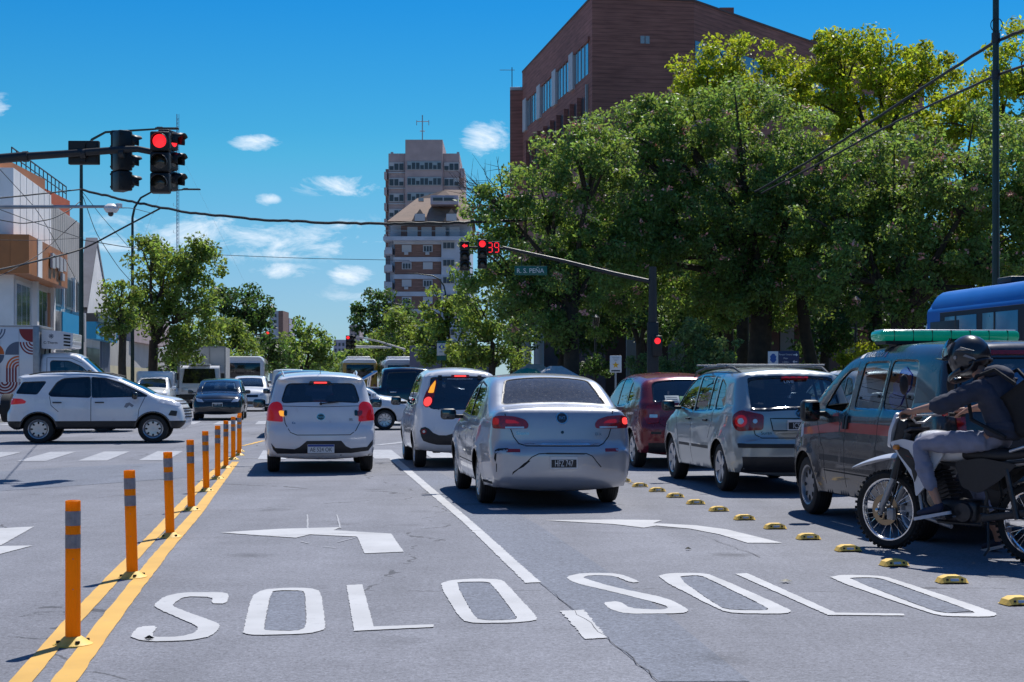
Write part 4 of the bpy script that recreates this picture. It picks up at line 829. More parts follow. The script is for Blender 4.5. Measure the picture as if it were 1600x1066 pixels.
def build_crossing_suv():
    S = dict(W=.865, wb=2.52, rw=.34, belt=(1.06, -.07), tumble=.22, k2=.1, paint=P_white, trim=M_gblack, glass=M_tint, kr=.04, kf=.10, crease=.84, arch=.385, flare=.03, lip=.035,
        outline=[(-1.80, .34, .05, .04, .05), (-1.92, .42, .09, .12, .07), (-1.96, .55, .14, .16, .08), (-1.95, .74, .14, .17, .08), (-1.90, .82, .13, .15, .07), (-1.87, 1.0, .13, .14, .07), (-1.82, 1.14, .12, .12, .06), (-1.66, 1.48, .09, .10, .05),
                 (-1.74, 1.55, .05, .08, .04), (-1.66, 1.60, .08, .11, .04), (-1.1, 1.655, .12, .12, .03), (-.4, 1.675, .12, .12, .03), (.1, 1.64, .12, .11, .03), (.45, 1.55, .12, .10, .04),
                 (1.0, 1.30, .12, .10, .05), (1.30, 1.14, .14, .14, .04), (1.6, 1.07, .2, .2, .04), (1.84, .98, .22, .28, .06), (1.93, .84, .2, .3, .08), (1.98, .60, .2, .3, .10), (1.95, .44, .12, .2, .10), (1.84, .34, .06, .1, .06)],
        windows=[([(1.12, 1.125), (-.08, 1.10), (-.10, 1.56), (.20, 1.535), (.55, 1.42)], 'side', .03), ([(-.13, 1.10), (-.98, 1.13), (-1.03, 1.17), (-.86, 1.44), (-.72, 1.53), (-.15, 1.565)], 'side', .05), ([(-1.30, 1.18), (-1.74, 1.20), (-1.60, 1.44), (-1.12, 1.46)], 'side', .03)],
        screens=[([(-.60, 6.15), (.60, 6.15), (.52, 6.93), (-.52, 6.93)], 'rear', .06, .03), ([(-.62, 14.75), (.62, 14.75), (.50, 13.2), (-.50, 13.2)], 'wind', .05)],
        seams=[[(.92, .52), (.95, .8), (1.08, 1.1)], [(-.11, .52), (-.11, 1.1)], [(-.82, .75), (-.98, .9), (-1.02, 1.12)]],
        side_regions=[([(-2.2, .2), (2.3, .2), (2.3, .53), (-2.2, .53)], 3)])
    HD = R(8.2 - 90)                          # crossing, pointing to the right
    root = thing('crossing_suv', 'white SUV with rear-mounted spare wheel crossing the junction, side on', 'car', G(157, 690.5), R(90) + HD); root.scale = (1, 1, .95)
    c = Car(S, root, .055); underbody(root, S); wheels(root, S, 'steel', .2, .12, M_alloy); interior(root, .1, .36, -.75, S['W'], .55, 2)
    c.drape([(-1.88, .92), (-1.55, .95), (-1.52, 1.0), (-1.62, 1.06), (-1.86, 1.07)], 'right', M_redlit, 'tail_lamp', .010, rnd=.04, mirror=True)
    c.drape([(1.38, .97), (1.84, .87), (1.88, .92), (1.66, 1.01), (1.42, 1.04)], 'right', M_clear, 'headlamp', .008, rnd=.03, mirror=True)
    c.drape([(1.60, .66), (1.78, .64), (1.80, .76), (1.66, .78)], 'right', M_black, 'fog_lamp', .008, rnd=.02, mirror=True)
    for z in (.60, .67, .74, .80, .92, .98): c.drape([(-.62, z), (.62, z), (.62, z + .035), (-.62, z + .035)], 'front', M_black, 'grille', .008, res=.08)
    sp = add_wheel(root, -2.05, .25, .33, .2, 'steel'); sp.rotation_euler = (0, 0, R(90)); sp.location = (-2.06, 0, .83); sp.name = 'spare_wheel'
    MB().lathe([(.05, -.13), (.33, -.12), (.345, -.08), (.345, .09), (.2, .1)], axis='X', n=32, org=(-2.06, 0, .83)).build('spare_cover', M_rubber, root)
    for sy in (1, -1): MB().tube([(.5, sy * .60, 1.59), (.2, sy * .60, 1.67), (-.6, sy * .60, 1.715), (-1.2, sy * .59, 1.69), (-1.5, sy * .57, 1.63)], [.012, .018, .018, .018, .012]).build('roof_rail', M_black, root)
    mirror(root, .88, .85, 1.13, M_gblack, (.11, .20, .17)); mirror(root, .88, -.85, 1.13, M_gblack, (.11, .20, .17), -1)
    for x in (.08, -.85): handle(c, x, .97, 'right', M_black, .2); handle(c, x, .97, 'left', M_black, .2)
    M_sm = mat('scuff', (.25, .26, .28), .7); c.drape([(.62, .86), (.68, .84), (.74, .90), (.80, .85), (.84, .90), (.74, .97), (.66, .95)], 'right', M_sm, 'scuff_mark', .0015, skirt=False)
    return c
cars = [build_saloon(), build_white_hatch(), build_small_hatch(), build_red_hatch(), build_wagon(), build_van(), build_crossing_suv()]
# ================================================================ ground, roads, markings
RD = Vector((-.1335, .991, 0)); RR = Vector((.991, .1335, 0)); RC = Vector((-1.23, 0, 0))
def U(u, v, z=0): p = RC + RR * u + RD * v; return Vector((p.x, p.y, z))     # road frame: u across (right), v along
RHEAD = math.atan2(.1335, .991)
def sheet(name, pts, z, m, kind='structure'):
    o = mesh_obj(name, [(p[0], p[1], z) for p in pts], [tuple(range(len(pts)))], m); o['kind'] = kind; return o
def asphalt(name, base, var=.12, coarse=1.0, cracks=True):
    m = bpy.data.materials.new(name); m.use_nodes = True; t = m.node_tree; b = t.nodes['Principled BSDF']
    c = N(t, 'ShaderNodeTexCoord'); P_ = c.outputs['Object']
    def noise(s, d=4.0, r=.6):
        n = N(t, 'ShaderNodeTexNoise', i_Scale=s, i_Detail=d, i_Roughness=r); Lk(t, P_, n.inputs['Vector']); return n.outputs[0]
    g0 = noise(62 * coarse, 3.0, .85); g1 = noise(24 * coarse, 3.0, .8); g = math_(t, 'ADD', math_(t, 'MULTIPLY', g0, .62), math_(t, 'MULTIPLY', g1, .38)); med = noise(2.2, 6.0, .65); big = noise(.22, 4.0, .5)
    mpn = N(t, 'ShaderNodeMapping'); mpn.inputs['Scale'].default_value = (1.6, .12, 1); mpn.inputs['Rotation'].default_value = (0, 0, -RHEAD); Lk(t, P_, mpn.inputs[0])
    st = N(t, 'ShaderNodeTexNoise', i_Scale=1.0, i_Detail=4.0); Lk(t, mpn.outputs[0], st.inputs['Vector'])
    v = math_(t, 'ADD', math_(t, 'MULTIPLY', math_(t, 'SUBTRACT', g, .5), 3.4), 1.0)
    for (nn, k) in ((med, .5), (big, .7), (st.outputs[0], .55)): v = math_(t, 'MULTIPLY', v, math_(t, 'ADD', math_(t, 'MULTIPLY', math_(t, 'SUBTRACT', nn, .5), k * var / .12), 1.0))
    vo = N(t, 'ShaderNodeTexVoronoi', i_Scale=55.0 * coarse); Lk(t, P_, vo.inputs['Vector'])
    v = math_(t, 'MULTIPLY', v, math_(t, 'ADD', math_(t, 'MULTIPLY', math_(t, 'LESS_THAN', vo.outputs['Distance'], .17), .38), .97))
    if cracks:
        ds = N(t, 'ShaderNodeTexNoise', i_Scale=1.3, i_Detail=5.0); Lk(t, P_, ds.inputs['Vector'])
        vm = N(t, 'ShaderNodeVectorMath', operation='MULTIPLY_ADD'); Lk(t, ds.outputs['Color'], vm.inputs[0]); vm.inputs[1].default_value = (.9, .9, 0); Lk(t, P_, vm.inputs[2])
        vc = N(t, 'ShaderNodeTexVoronoi', feature='DISTANCE_TO_EDGE', i_Scale=.16); Lk(t, vm.outputs[0], vc.inputs['Vector'])
        gap = math_(t, 'MULTIPLY', math_(t, 'GREATER_THAN', med, .50), math_(t, 'LESS_THAN', vc.outputs['Distance'], .0022))
        v = math_(t, 'MULTIPLY', v, math_(t, 'SUBTRACT', 1.0, math_(t, 'MULTIPLY', gap, .55)))
    s = N(t, 'ShaderNodeVectorMath', operation='SCALE'); s.inputs[0].default_value = base; Lk(t, v, s.inputs['Scale']); Lk(t, s.outputs[0], b.inputs['Base Color'])
    ov = N(t, 'ShaderNodeTexVoronoi', i_Scale=.75); dn = N(t, 'ShaderNodeTexNoise', i_Scale=4.0, i_Detail=4.0); Lk(t, P_, dn.inputs['Vector']); Lk(t, P_, ov.inputs['Vector']); v = math_(t, 'MULTIPLY', v, math_(t, 'SUBTRACT', 1.0, math_(t, 'MULTIPLY', math_(t, 'SUBTRACT', .17, math_(t, 'ADD', ov.outputs['Distance'], math_(t, 'MULTIPLY', math_(t, 'SUBTRACT', dn.outputs[0], .5), .35)), clamp=True), 2.2)))
    sm = N(t, 'ShaderNodeTexNoise', i_Scale=.9, i_Detail=7.0, i_Roughness=.72); Lk(t, P_, sm.inputs['Vector']); v = math_(t, 'MULTIPLY', v, math_(t, 'SUBTRACT', 1.0, math_(t, 'MULTIPLY', math_(t, 'SUBTRACT', sm.outputs[0], .60, clamp=True), 1.6))); Lk(t, v, s.inputs['Scale'])
    b.inputs['Roughness'].default_value = .82; b.inputs['Specular IOR Level'].default_value = .35
    bp = N(t, 'ShaderNodeBump', i_Strength=.5, i_Distance=.004); Lk(t, g, bp.inputs['Height']); Lk(t, bp.outputs[0], b.inputs['Normal'])
    return m
M_asph = asphalt('asphalt', (.190, .196, .226)); M_asph2 = asphalt('asphalt_patch', (.160, .175, .215), .08, .8, False); M_asph3 = asphalt('asphalt_worn', (.19, .192, .205), .16, 1.0)
M_conc = mat('pavement_concrete', (.26, .25, .24), .85, noise=.25, nscale=1.5, bump=.2); M_kerb = mat('kerb_stone', (.34, .33, .31), .8, noise=.25, nscale=3)
M_soil = mat('park_ground', (.10, .095, .06), .95, noise=.4, nscale=1.2, bump=.4, bscale=12)
def worn_paint(name, c, wear=.30, sc_=9.0):
    m = bpy.data.materials.new(name); m.use_nodes = True; t = m.node_tree; b = t.nodes['Principled BSDF']; tcn = N(t, 'ShaderNodeTexCoord')
    n = N(t, 'ShaderNodeTexNoise', i_Scale=sc_, i_Detail=9.0, i_Roughness=.75); Lk(t, tcn.outputs['Object'], n.inputs['Vector'])
    n2 = N(t, 'ShaderNodeTexNoise', i_Scale=2.0, i_Detail=3.0); Lk(t, tcn.outputs['Object'], n2.inputs['Vector'])
    n3 = N(t, 'ShaderNodeTexNoise', i_Scale=110.0, i_Detail=2.0); Lk(t, tcn.outputs['Object'], n3.inputs['Vector'])
    w_ = math_(t, 'MULTIPLY', math_(t, 'SUBTRACT', math_(t, 'ADD', math_(t, 'MULTIPLY', n.outputs[0], .8), math_(t, 'MULTIPLY', n3.outputs[0], .35)), .80 - wear * .5), 4.0, clamp=True)
    mx = N(t, 'ShaderNodeMix', data_type='RGBA'); Lk(t, w_, mx.inputs['Factor']); mx.inputs[6].default_value = (*c, 1); mx.inputs[7].default_value = (.24, .245, .27, 1)
    mr = N(t, 'ShaderNodeVectorMath', operation='SCALE'); Lk(t, mx.outputs[2], mr.inputs[0]); Lk(t, math_(t, 'ADD', math_(t, 'MULTIPLY', n2.outputs[0], .5), .72), mr.inputs['Scale']); Lk(t, mr.outputs[0], b.inputs['Base Color'])
    b.inputs['Roughness'].default_value = .7; return m
M_wp = worn_paint('road_paint_white', (.47, .475, .49), .34); M_wpf = worn_paint('road_paint_faded', (.40, .41, .44), .6); M_yp = worn_paint('road_paint_yellow', (.68, .39, .075), .26)
sheet('ground', [(-2500, -300), (2500, -300), (2500, 5000), (-2500, 5000)], -.004, M_conc)
sheet('road', [U(-9, -40), U(15, -40), U(15, 1500), U(-9, 1500)], 0, M_asph)
sheet('cross_road', [U(-160, 32), U(-9, 32), U(-9, 51), U(-160, 51)], 0, M_asph); sheet('cross_road', [U(15, 32), U(160, 32), U(160, 51), U(15, 51)], 0, M_asph)
def slab(name, corners, m, h=.13):           # raised pavement with its kerb
    b = MB(); n = len(corners); C = [Vector((p.x, p.y, 0)) for p in corners]; cen = sum(C, Vector()) / n
    top = [p + Vector((0, 0, h)) for p in C]; inn = [p + (cen - p).normalized() * .28 + Vector((0, 0, h)) for p in C]
    b.add(inn, [tuple(range(n))], 0)
    b.add(C + top + inn, [(i, (i + 1) % n, n + (i + 1) % n, n + i) for i in range(n)] + [(n + i, n + (i + 1) % n, 2 * n + (i + 1) % n, 2 * n + i) for i in range(n)], 1)
    o = b.build(name, [m, M_kerb], smooth=None); o['kind'] = 'structure'; return o
def corner(cu, cv, su, sv, r=4, L=150, W_=90):
    a = [U(cu + su * (r - r * math.cos(t)), cv + sv * (r - r * math.sin(t))) for t in np.linspace(0, math.pi / 2, 7)]
    pts = [U(cu, cv + sv * L)] + a + [U(cu + su * W_, cv), U(cu + su * W_, cv + sv * L)]
    return pts if su * sv > 0 else pts[::-1]
slab('pavement', corner(-9, 51, -1, 1), M_conc); slab('pavement', corner(11.8, 51, 1, 1, L=260), M_conc)
slab('pavement', corner(15, 32, 1, -1, L=60), M_conc); slab('pavement', corner(-9, 32, -1, -1, L=60), M_conc)
sheet('park_ground', [U(16, 55), U(95, 55), U(95, 90), U(16, 90)], .136, M_soil)
# newer strip of asphalt beside the lane line, bluish repair near the crossing, coarse worn lane edge
def gp(name, pts, z, m): return sheet(name, [G(*p) for p in pts], z, m)
gp('asphalt_patch', [(606, 712), (700, 790), (768, 846), (845, 913), (905, 962), (965, 1012), (1030, 1066), (1172, 1066), (1090, 1000), (1010, 935), (930, 880), (840, 820), (740, 765), (640, 716)], .003, M_asph2)
gp('asphalt_patch', [(-60, 742), (60, 733), (180, 727), (290, 722), (335, 718), (300, 746), (150, 757), (-60, 772)], .003, M_asph2)
M_crk = mat('crack', (.10, .10, .11), .95)
def gline(name, px, w0, m, z=.0045, jit=0.0, ztag='structure', seed=3):
    r_ = random.Random(seed); pts = [G(*p) for p in px]; pts = [Vector(q) for q in dens([tuple(p) for p in pts], .18, False)]; a = []; bb = []
    for i, p in enumerate(pts):
        t = (pts[min(i + 1, len(pts) - 1)] - pts[max(i - 1, 0)]).normalized(); nn = Vector((-t.y, t.x, 0)); k = 1 + r_.uniform(-jit, jit)
        sh = nn * r_.uniform(-jit, jit) * .015; a.append(p + nn * w0 / 2 * k + sh); bb.append(p - nn * w0 / 2 * (1 + r_.uniform(-jit, jit)) + sh)
    n = len(a); o = mesh_obj(name, [(p.x, p.y, z) for p in a + bb], [(i, i + 1, n + i + 1, n + i) for i in range(n - 1)], m); o['kind'] = ztag; return o
gline('pavement_crack', [(845, 913), (905, 962), (965, 1012), (1035, 1070)], .0035, M_crk, .0065, 1.0)
gline('pavement_crack', [(215, 845), (420, 838), (640, 832), (850, 828), (1050, 838), (1240, 842)], .005, M_crk, .0065, .6)
gline('pavement_crack', [(1090, 835), (1130, 850), (1165, 862), (1190, 872)], .005, M_crk, .0065, 1.0)
gline('pavement_crack', [(20, 790), (120, 782), (250, 768)], .008, M_crk, .0065, 1.0)
def marking(name, px, m=None, holes=None, z=.0055, jag=.0035, seed=1):
    r_ = random.Random(seed); loops = []
    for lp in [px] + (holes or []):
        g = [G(*p) for p in lp]; d = dens([(p.x, p.y) for p in g], .028); loops.append([(x + r_.uniform(-jag, jag), y + r_.uniform(-jag, jag)) for x, y in d])
    q, fs = cdt(loops, []); cc = q[np.array(fs)].mean(1); ok = pip(cc, loops[0])
    for h in loops[1:]: ok &= ~pip(cc, h)
    o = mesh_obj(name, [(p[0], p[1], z) for p in q], [f for f, k in zip(fs, ok) if k], m or M_wp); o['kind'] = 'structure'; return o
A_ = lambda L: [(200 + x / 2.2857, 780 + y / 2.2857) for x, y in L]; B_ = lambda L: [(840 + x / 2.1053, 740 + y / 2.1053) for x, y in L]
def smooth2(L, n=2):                         # Chaikin
    for _ in range(n):
        o = []
        for i in range(len(L)):
            a, b = L[i], L[(i + 1) % len(L)]; o += [(a[0] * .8 + b[0] * .2, a[1] * .8 + b[1] * .2), (a[0] * .2 + b[0] * .8, a[1] * .2 + b[1] * .8)]
        L = o
    return L
marking('road_letter', smooth2(A_([(362, 341), (352, 376), (296, 375), (303, 352), (200, 350), (158, 378), (168, 390), (325, 446), (328, 460), (300, 492), (220, 508), (70, 512), (10, 497), (12, 485), (40, 458), (106, 455), (85, 488), (95, 496), (190, 494), (238, 480), (250, 464), (240, 452), (100, 392), (93, 380), (125, 352), (190, 336), (330, 335)]), 1))
marking('road_letter', smooth2(A_([(440, 350), (480, 326), (560, 319), (650, 320), (690, 332), (706, 460), (700, 470), (640, 484), (450, 489), (412, 482), (412, 470)]), 1), None, [smooth2(A_([(510, 333), (545, 328), (622, 329), (633, 340), (638, 462), (600, 474), (488, 472), (485, 463)]), 1)], seed=2)
marking('road_letter', A_([(780, 310), (836, 307), (878, 458), (1092, 450), (1090, 460), (880, 470), (808, 474)]), seed=3)
marking('road_letter', smooth2(A_([(1110, 306), (1150, 292), (1240, 286), (1330, 289), (1348, 300), (1462, 425), (1455, 436), (1380, 444), (1240, 446), (1190, 436)]), 1), None, [smooth2(A_([(1170, 302), (1200, 298), (1270, 297), (1297, 302), (1390, 425), (1385, 434), (1290, 437), (1240, 430)]), 1)], seed=4)
marking('road_letter', smooth2(B_([(340, 358), (310, 362), (255, 340), (200, 336), (158, 339), (150, 346), (250, 376), (430, 413), (497, 450), (490, 460), (440, 463), (290, 464), (240, 450), (212, 427), (268, 422), (305, 446), (400, 451), (430, 447), (420, 435), (250, 392), (120, 362), (90, 342), (150, 329), (265, 330)]), 1), seed=5)
marking('road_letter', smooth2(B_([(388, 342), (430, 330), (530, 329), (572, 335), (832, 450), (832, 460), (790, 464), (650, 462), (600, 452)]), 1), None, [smooth2(B_([(455, 342), (520, 336), (550, 342), (760, 445), (755, 453), (640, 452), (600, 443)]), 1)], seed=6)
marking('road_letter', B_([(650, 332), (690, 330), (980, 460), (1205, 464), (1208, 470), (955, 468)]), seed=7)
marking('road_letter', smooth2(B_([(952, 345), (1000, 335), (1120, 338), (1160, 345), (1508, 460), (1508, 470), (1480, 474), (1340, 472), (1290, 462)]), 1), None, [smooth2(B_([(1020, 347), (1050, 344), (1105, 344), (1140, 350), (1430, 455), (1440, 463), (1350, 463), (1300, 455)]), 1)], seed=8)
marking('lane_arrow', A_([(330, 121), (540, 108), (760, 102), (735, 113), (820, 118), (940, 125), (985, 190), (845, 196), (818, 136), (650, 128), (600, 140), (450, 130)]), seed=9)
marking('lane_arrow', B_([(20, 155), (250, 153), (410, 155), (380, 165), (520, 172), (620, 185), (805, 230), (690, 230), (600, 202), (500, 183), (390, 173), (350, 180), (250, 168)]), seed=10)
gl_ = lambda L: [(x / 2.39, 620 + y / 2.39) for x, y in L]
marking('lane_arrow', gl_([(-260, 505), (128, 487), (5, 556), (-30, 560), (122, 558), (-10, 592), (-260, 600)]), seed=11)
marking('lane_line', [(602, 712), (727, 820), (821, 912), (845, 911), (743, 820), (614, 711)], seed=12, jag=.007)
marking('lane_line', [(876, 956), (912, 954), (949, 998), (915, 1000)], seed=13, jag=.008)
for lst in ([(480, 805), (481, 826)], [(526, 805), (532, 826)], [(470, 847), (482, 850)], [(505, 855), (524, 857)], [(528, 848), (556, 841)], [(395, 781), (440, 780)], [(690, 801), (720, 803)]): gline('faint_paint_trace', lst, .016, M_wpf, .006, .25)
for lp in ([(512, 336), (545, 331), (620, 331), (630, 342), (634, 462), (600, 471), (490, 470), (488, 463)], [(1172, 304), (1200, 300), (1268, 299), (1295, 304), (1386, 424), (1380, 432), (1290, 434), (1242, 428)]): marking('old_paint_patch', A_(lp), M_asph2, z=.004, seed=21)  # older blackish-blue paint left inside the O letters
for lp in ([(458, 344), (520, 338), (548, 344), (755, 444), (750, 451), (640, 449), (602, 441)], [(1024, 348), (1105, 346), (1138, 352), (1425, 454), (1350, 460), (1302, 452)]): marking('old_paint_patch', B_(lp), M_asph2, z=.004, seed=22)
# yellow centre lines either side of the posts (slight kink where they end)
gline('centre_line', [(100, 1066), (186, 950), (250, 868), (306, 804), (345, 752), (368, 722)], .118, M_yp, .0055, .07, seed=5); gline('centre_line', [(-4, 1110), (33, 1066), (122, 962), (243, 835), (326, 745), (360, 715)], .105, M_yp, .0055, .07, seed=6)
gline('centre_line', [(100, 1066), (60, 1118)], .118, M_yp, .0055, .05)
gline('stop_line', [(372, 717), (470, 716), (612, 712)], .13, M_wpf, .006, .2); gline('faint_paint_trace', [(380, 697), (412, 689)], .10, M_yp, .006, .3); gline('stop_line', [(590, 696), (640, 690)], .2, M_wpf, .006, .3)
# crossings
for k in range(12):                          # near crossing, stripes along the road
    u0 = -6.9 + k * 1.04
    if -.9 < u0 < -.3: continue
    a = marking('crossing_stripe', [(0, 0)] * 3, M_wpf) if False else None
    pts = [U(u0, 27.6), U(u0 + .50, 27.6), U(u0 + .50, 31.2), U(u0, 31.2)]
    sheet('crossing_stripe', pts, .0055 if k < 7 else .0065, M_wpf)
for k in range(14):
    u0 = -8.5 + k * 1.35; sheet('crossing_stripe', [U(u0, 50.5), U(u0 + .75, 50.5), U(u0 + .75, 54.5), U(u0, 54.5)], .0055, M_wpf)
for k in range(6): sheet('lane_line', [U(-4.1, 58 + k * 9), U(-3.97, 58 + k * 9), U(-3.97, 62 + k * 9), U(-4.1, 62 + k * 9)], .0055, M_wpf)
# ---- posts
M_or = mat('flexible_orange', (.85, .31, .008), .5, spec=.2, noise=.08, nscale=5); 
def glowing_plastic(m, c, k):                # thin coloured plastic that lets some light through
    t = m.node_tree; b = t.nodes['Principled BSDF']; o = [n for n in t.nodes if n.type == 'OUTPUT_MATERIAL'][0]; tl = N(t, 'ShaderNodeBsdfTranslucent'); tl.inputs[0].default_value = (*c, 1); mx = N(t, 'ShaderNodeMixShader', i_Fac=k); Lk(t, b.outputs[0], mx.inputs[1]); Lk(t, tl.outputs[0], mx.inputs[2]); Lk(t, mx.outputs[0], o.inputs[0])
glowing_plastic(M_or, (1, .50, .015), .5)
M_gr = mat('reflective_band', (.24, .25, .29), .35, metal=.3, noise=.2, nscale=25); M_yb = mat('yellow_rubber', (.80, .52, .10), .6, noise=.2, nscale=12)
def fluted(z0, z1, r, n=32):
    pr = []; vs = []; fs = []
    zs = [z0, z1]
    for z in zs:
        for k in range(n): a = 2 * math.pi * k / n; rr_ = r * (1 - .06 * (k % 4 == 0)); vs.append((rr_ * math.cos(a), rr_ * math.sin(a), z))
    for k in range(n): fs.append((k, (k + 1) % n, n + (k + 1) % n, n + k))
    return vs, fs, n
def make_post():
    t = thing('lane_post', 'x', 'post', (0, 0, 0), 0, 'orange flexible posts along the yellow centre line')
    b = MB(); v, f, n = fluted(.03, .765, .040); b.add(v, f); b.lathe([(.040, .765), (.034, .768), (.030, .768), (.028, .74), (.001, .735)], n=32)
    for k in (0, 1): b.box((0, 0, .764), (.075, .004, .006), rot=k * math.pi / 2)
    b.build('tube', M_or, t, R(25))
    for z0, z1 in ((.635, .712), (.515, .588)): c = MB(); v, f, n = fluted(z0, z1, .0412); c.add(v, f); c.build('reflective_band', M_gr, t, R(25))
    c = MB().lathe([(.105, 0), (.104, .008), (.088, .016), (.055, .040), (.043, .048), (.03, .048)], n=28)
    c.lathe([(.105, 0), (.001, -.0)], n=28); c.build('base', M_yb, t)
    for a in (20, 110, 200, 290): bb = MB(); bb.lathe([(.012, 0), (.012, .012), (.001, .013)], org=(.078 * math.cos(R(a)), .078 * math.sin(R(a)), .018), n=8); bb.build('bolt', M_arch, t)
    for z in (.30, .46): MB().ball((.002, -.041, z), .0035, 6).build('rivet', M_gr, t)
    return t
def copy_tree(o, parent=None):
    c = o.copy(); col.objects.link(c)
    if parent: c.parent = parent
    for ch in o.children: copy_tree(ch, c)
    return c
post = make_post(); PB = [(114, 1008), (207, 903), (266, 840), (299, 798), (322.5, 768), (340, 749), (353, 732), (364.5, 718.5), (373.5, 712), (374.5, 706)]
PL = ['nearest of the orange posts, at the lower left beside the letter S', 'second nearest orange post, on the yellow lines', 'third orange post from the front, leaning slightly', 'fourth orange post from the front, between the yellow lines', 'fifth orange post from the front, between the yellow lines', 'sixth orange post from the front, between the yellow lines',
      'seventh orange post from the front, near the crossing', 'eighth orange post from the front, by the stop line', 'ninth orange post, last but one where the yellow lines end', 'farthest orange post, almost hidden behind the one before it']
for i, p in enumerate(PB):
    o = post if i == 0 else copy_tree(post); o.location = G(*p); o['label'] = PL[i]; o.rotation_euler = (R(rng.uniform(-1, 1)), R([0, -1.6, -1.8, -.6, -.8, 0, .3, 0, 0, 0][i]), R(rng.uniform(0, 90)))
# ---- lane separators
def make_stud():
    t = thing('lane_stud', 'x', 'road stud', (0, 0, 0), 0, 'yellow raised lane studs in a row')
    b = MB(); pr = [(-.105, 0), (-.085, .032), (-.045, .048), (.045, .048), (.085, .032), (.105, 0)]
    m_ = frame((0, -.055, 0), (1, 0, 0), (0, 0, 1)); n = len(pr)
    vs = []; 
    for y, k in ((-.07, .85), (-.045, 1), (.045, 1), (.07, .85)): vs += [(x * (1 if k == 1 else .93), y, z * (k if k == 1 else .12)) for x, z in pr]
    fs = [(j * n + i, j * n + i + 1, (j + 1) * n + i + 1, (j + 1) * n + i) for j in range(3) for i in range(n - 1)]; b.add(vs, fs); b.build('body', M_yb, t, R(30))
    for s_ in (-1, 1): MB().box((s_ * .052, -.058, .024), (.016, .012, .016), rot=Matrix.Rotation(R(-28), 3, 'X'), bev=.003).build('slot', M_black, t)
    MB().box((0, -.0595, .022), (.06, .006, .02), rot=Matrix.Rotation(R(-28), 3, 'X'), bev=.002).build('reflector', M_clear, t)
    return t
stud = make_stud(); SP = [(1590, 945), (1487, 911), (1397, 884.5), (1325, 861.5), (1263, 843), (1211, 826.5), (1163, 812.5), (1123, 799), (1087, 788), (1055, 777.5), (1027, 768.5), (1000, 761), (974, 753)]
SL = ['nearest yellow lane stud, at the right edge of the photo', 'second nearest yellow lane stud, above the last letter O', 'third nearest yellow lane stud in the row', 'fourth nearest yellow lane stud, below the motorcycle front wheel', 'fifth nearest yellow lane stud, left of the motorcycle shadow', 'sixth nearest yellow lane stud, right of the lane arrow tail',
      'seventh nearest yellow lane stud in the row', 'eighth nearest yellow lane stud in the row', 'ninth nearest yellow lane stud in the row', 'tenth nearest yellow lane stud, left of the estate car shadow', 'eleventh nearest yellow lane stud in the row', 'twelfth yellow lane stud, beside the silver saloon rear wheel', 'farthest yellow lane stud, half behind the silver saloon']
for i, p in enumerate(SP):
    o = stud if i == 0 else copy_tree(stud); o.location = G(*p) + Vector((0, 0, .006)); o['label'] = SL[i]; o.rotation_euler = (0, 0, RHEAD + R(rng.uniform(-4, 4)))
# ---- litter
M_leaf_d = mat('dry_leaf', (.45, .36, .22), .9)
def litter(px, py, r, m, label, name='fallen_leaf', cat='leaf'):
    p = G(px, py); b = MB(); n = 7; pts = [(r * (1 if i % 2 else .45) * math.cos(i * 2 * math.pi / (2 * n)), r * (1 if i % 2 else .45) * math.sin(i * 2 * math.pi / (2 * n)), .012 + .02 * r * (i % 3)) for i in range(2 * n)]
    vs = pts + [(0, 0, .03)] ; b.add(vs, [(i, (i + 1) % (2 * n), 2 * n) for i in range(2 * n)]); tag(b.build(name, m, loc=p), label, cat)
litter(1228, 911, .05, mat('pale_leaf', (.7, .64, .5), .8), 'pale dry leaf lying on the right letter L'); litter(985, 756, .06, M_leaf_d, 'brown dry leaf behind the silver saloon wheel'); litter(38, 667, .10, mat('crumpled_paper', (.7, .7, .66), .8), 'crumpled pale wrapper on the road below the white truck', 'wrapper', 'litter')
litter(1075, 860, .03, M_leaf_d, 'tiny brown leaf below the right lane arrow'); litter(233, 1001, .03, M_arch, 'dark crumb on the foot of the left letter S', 'crumb', 'litter')
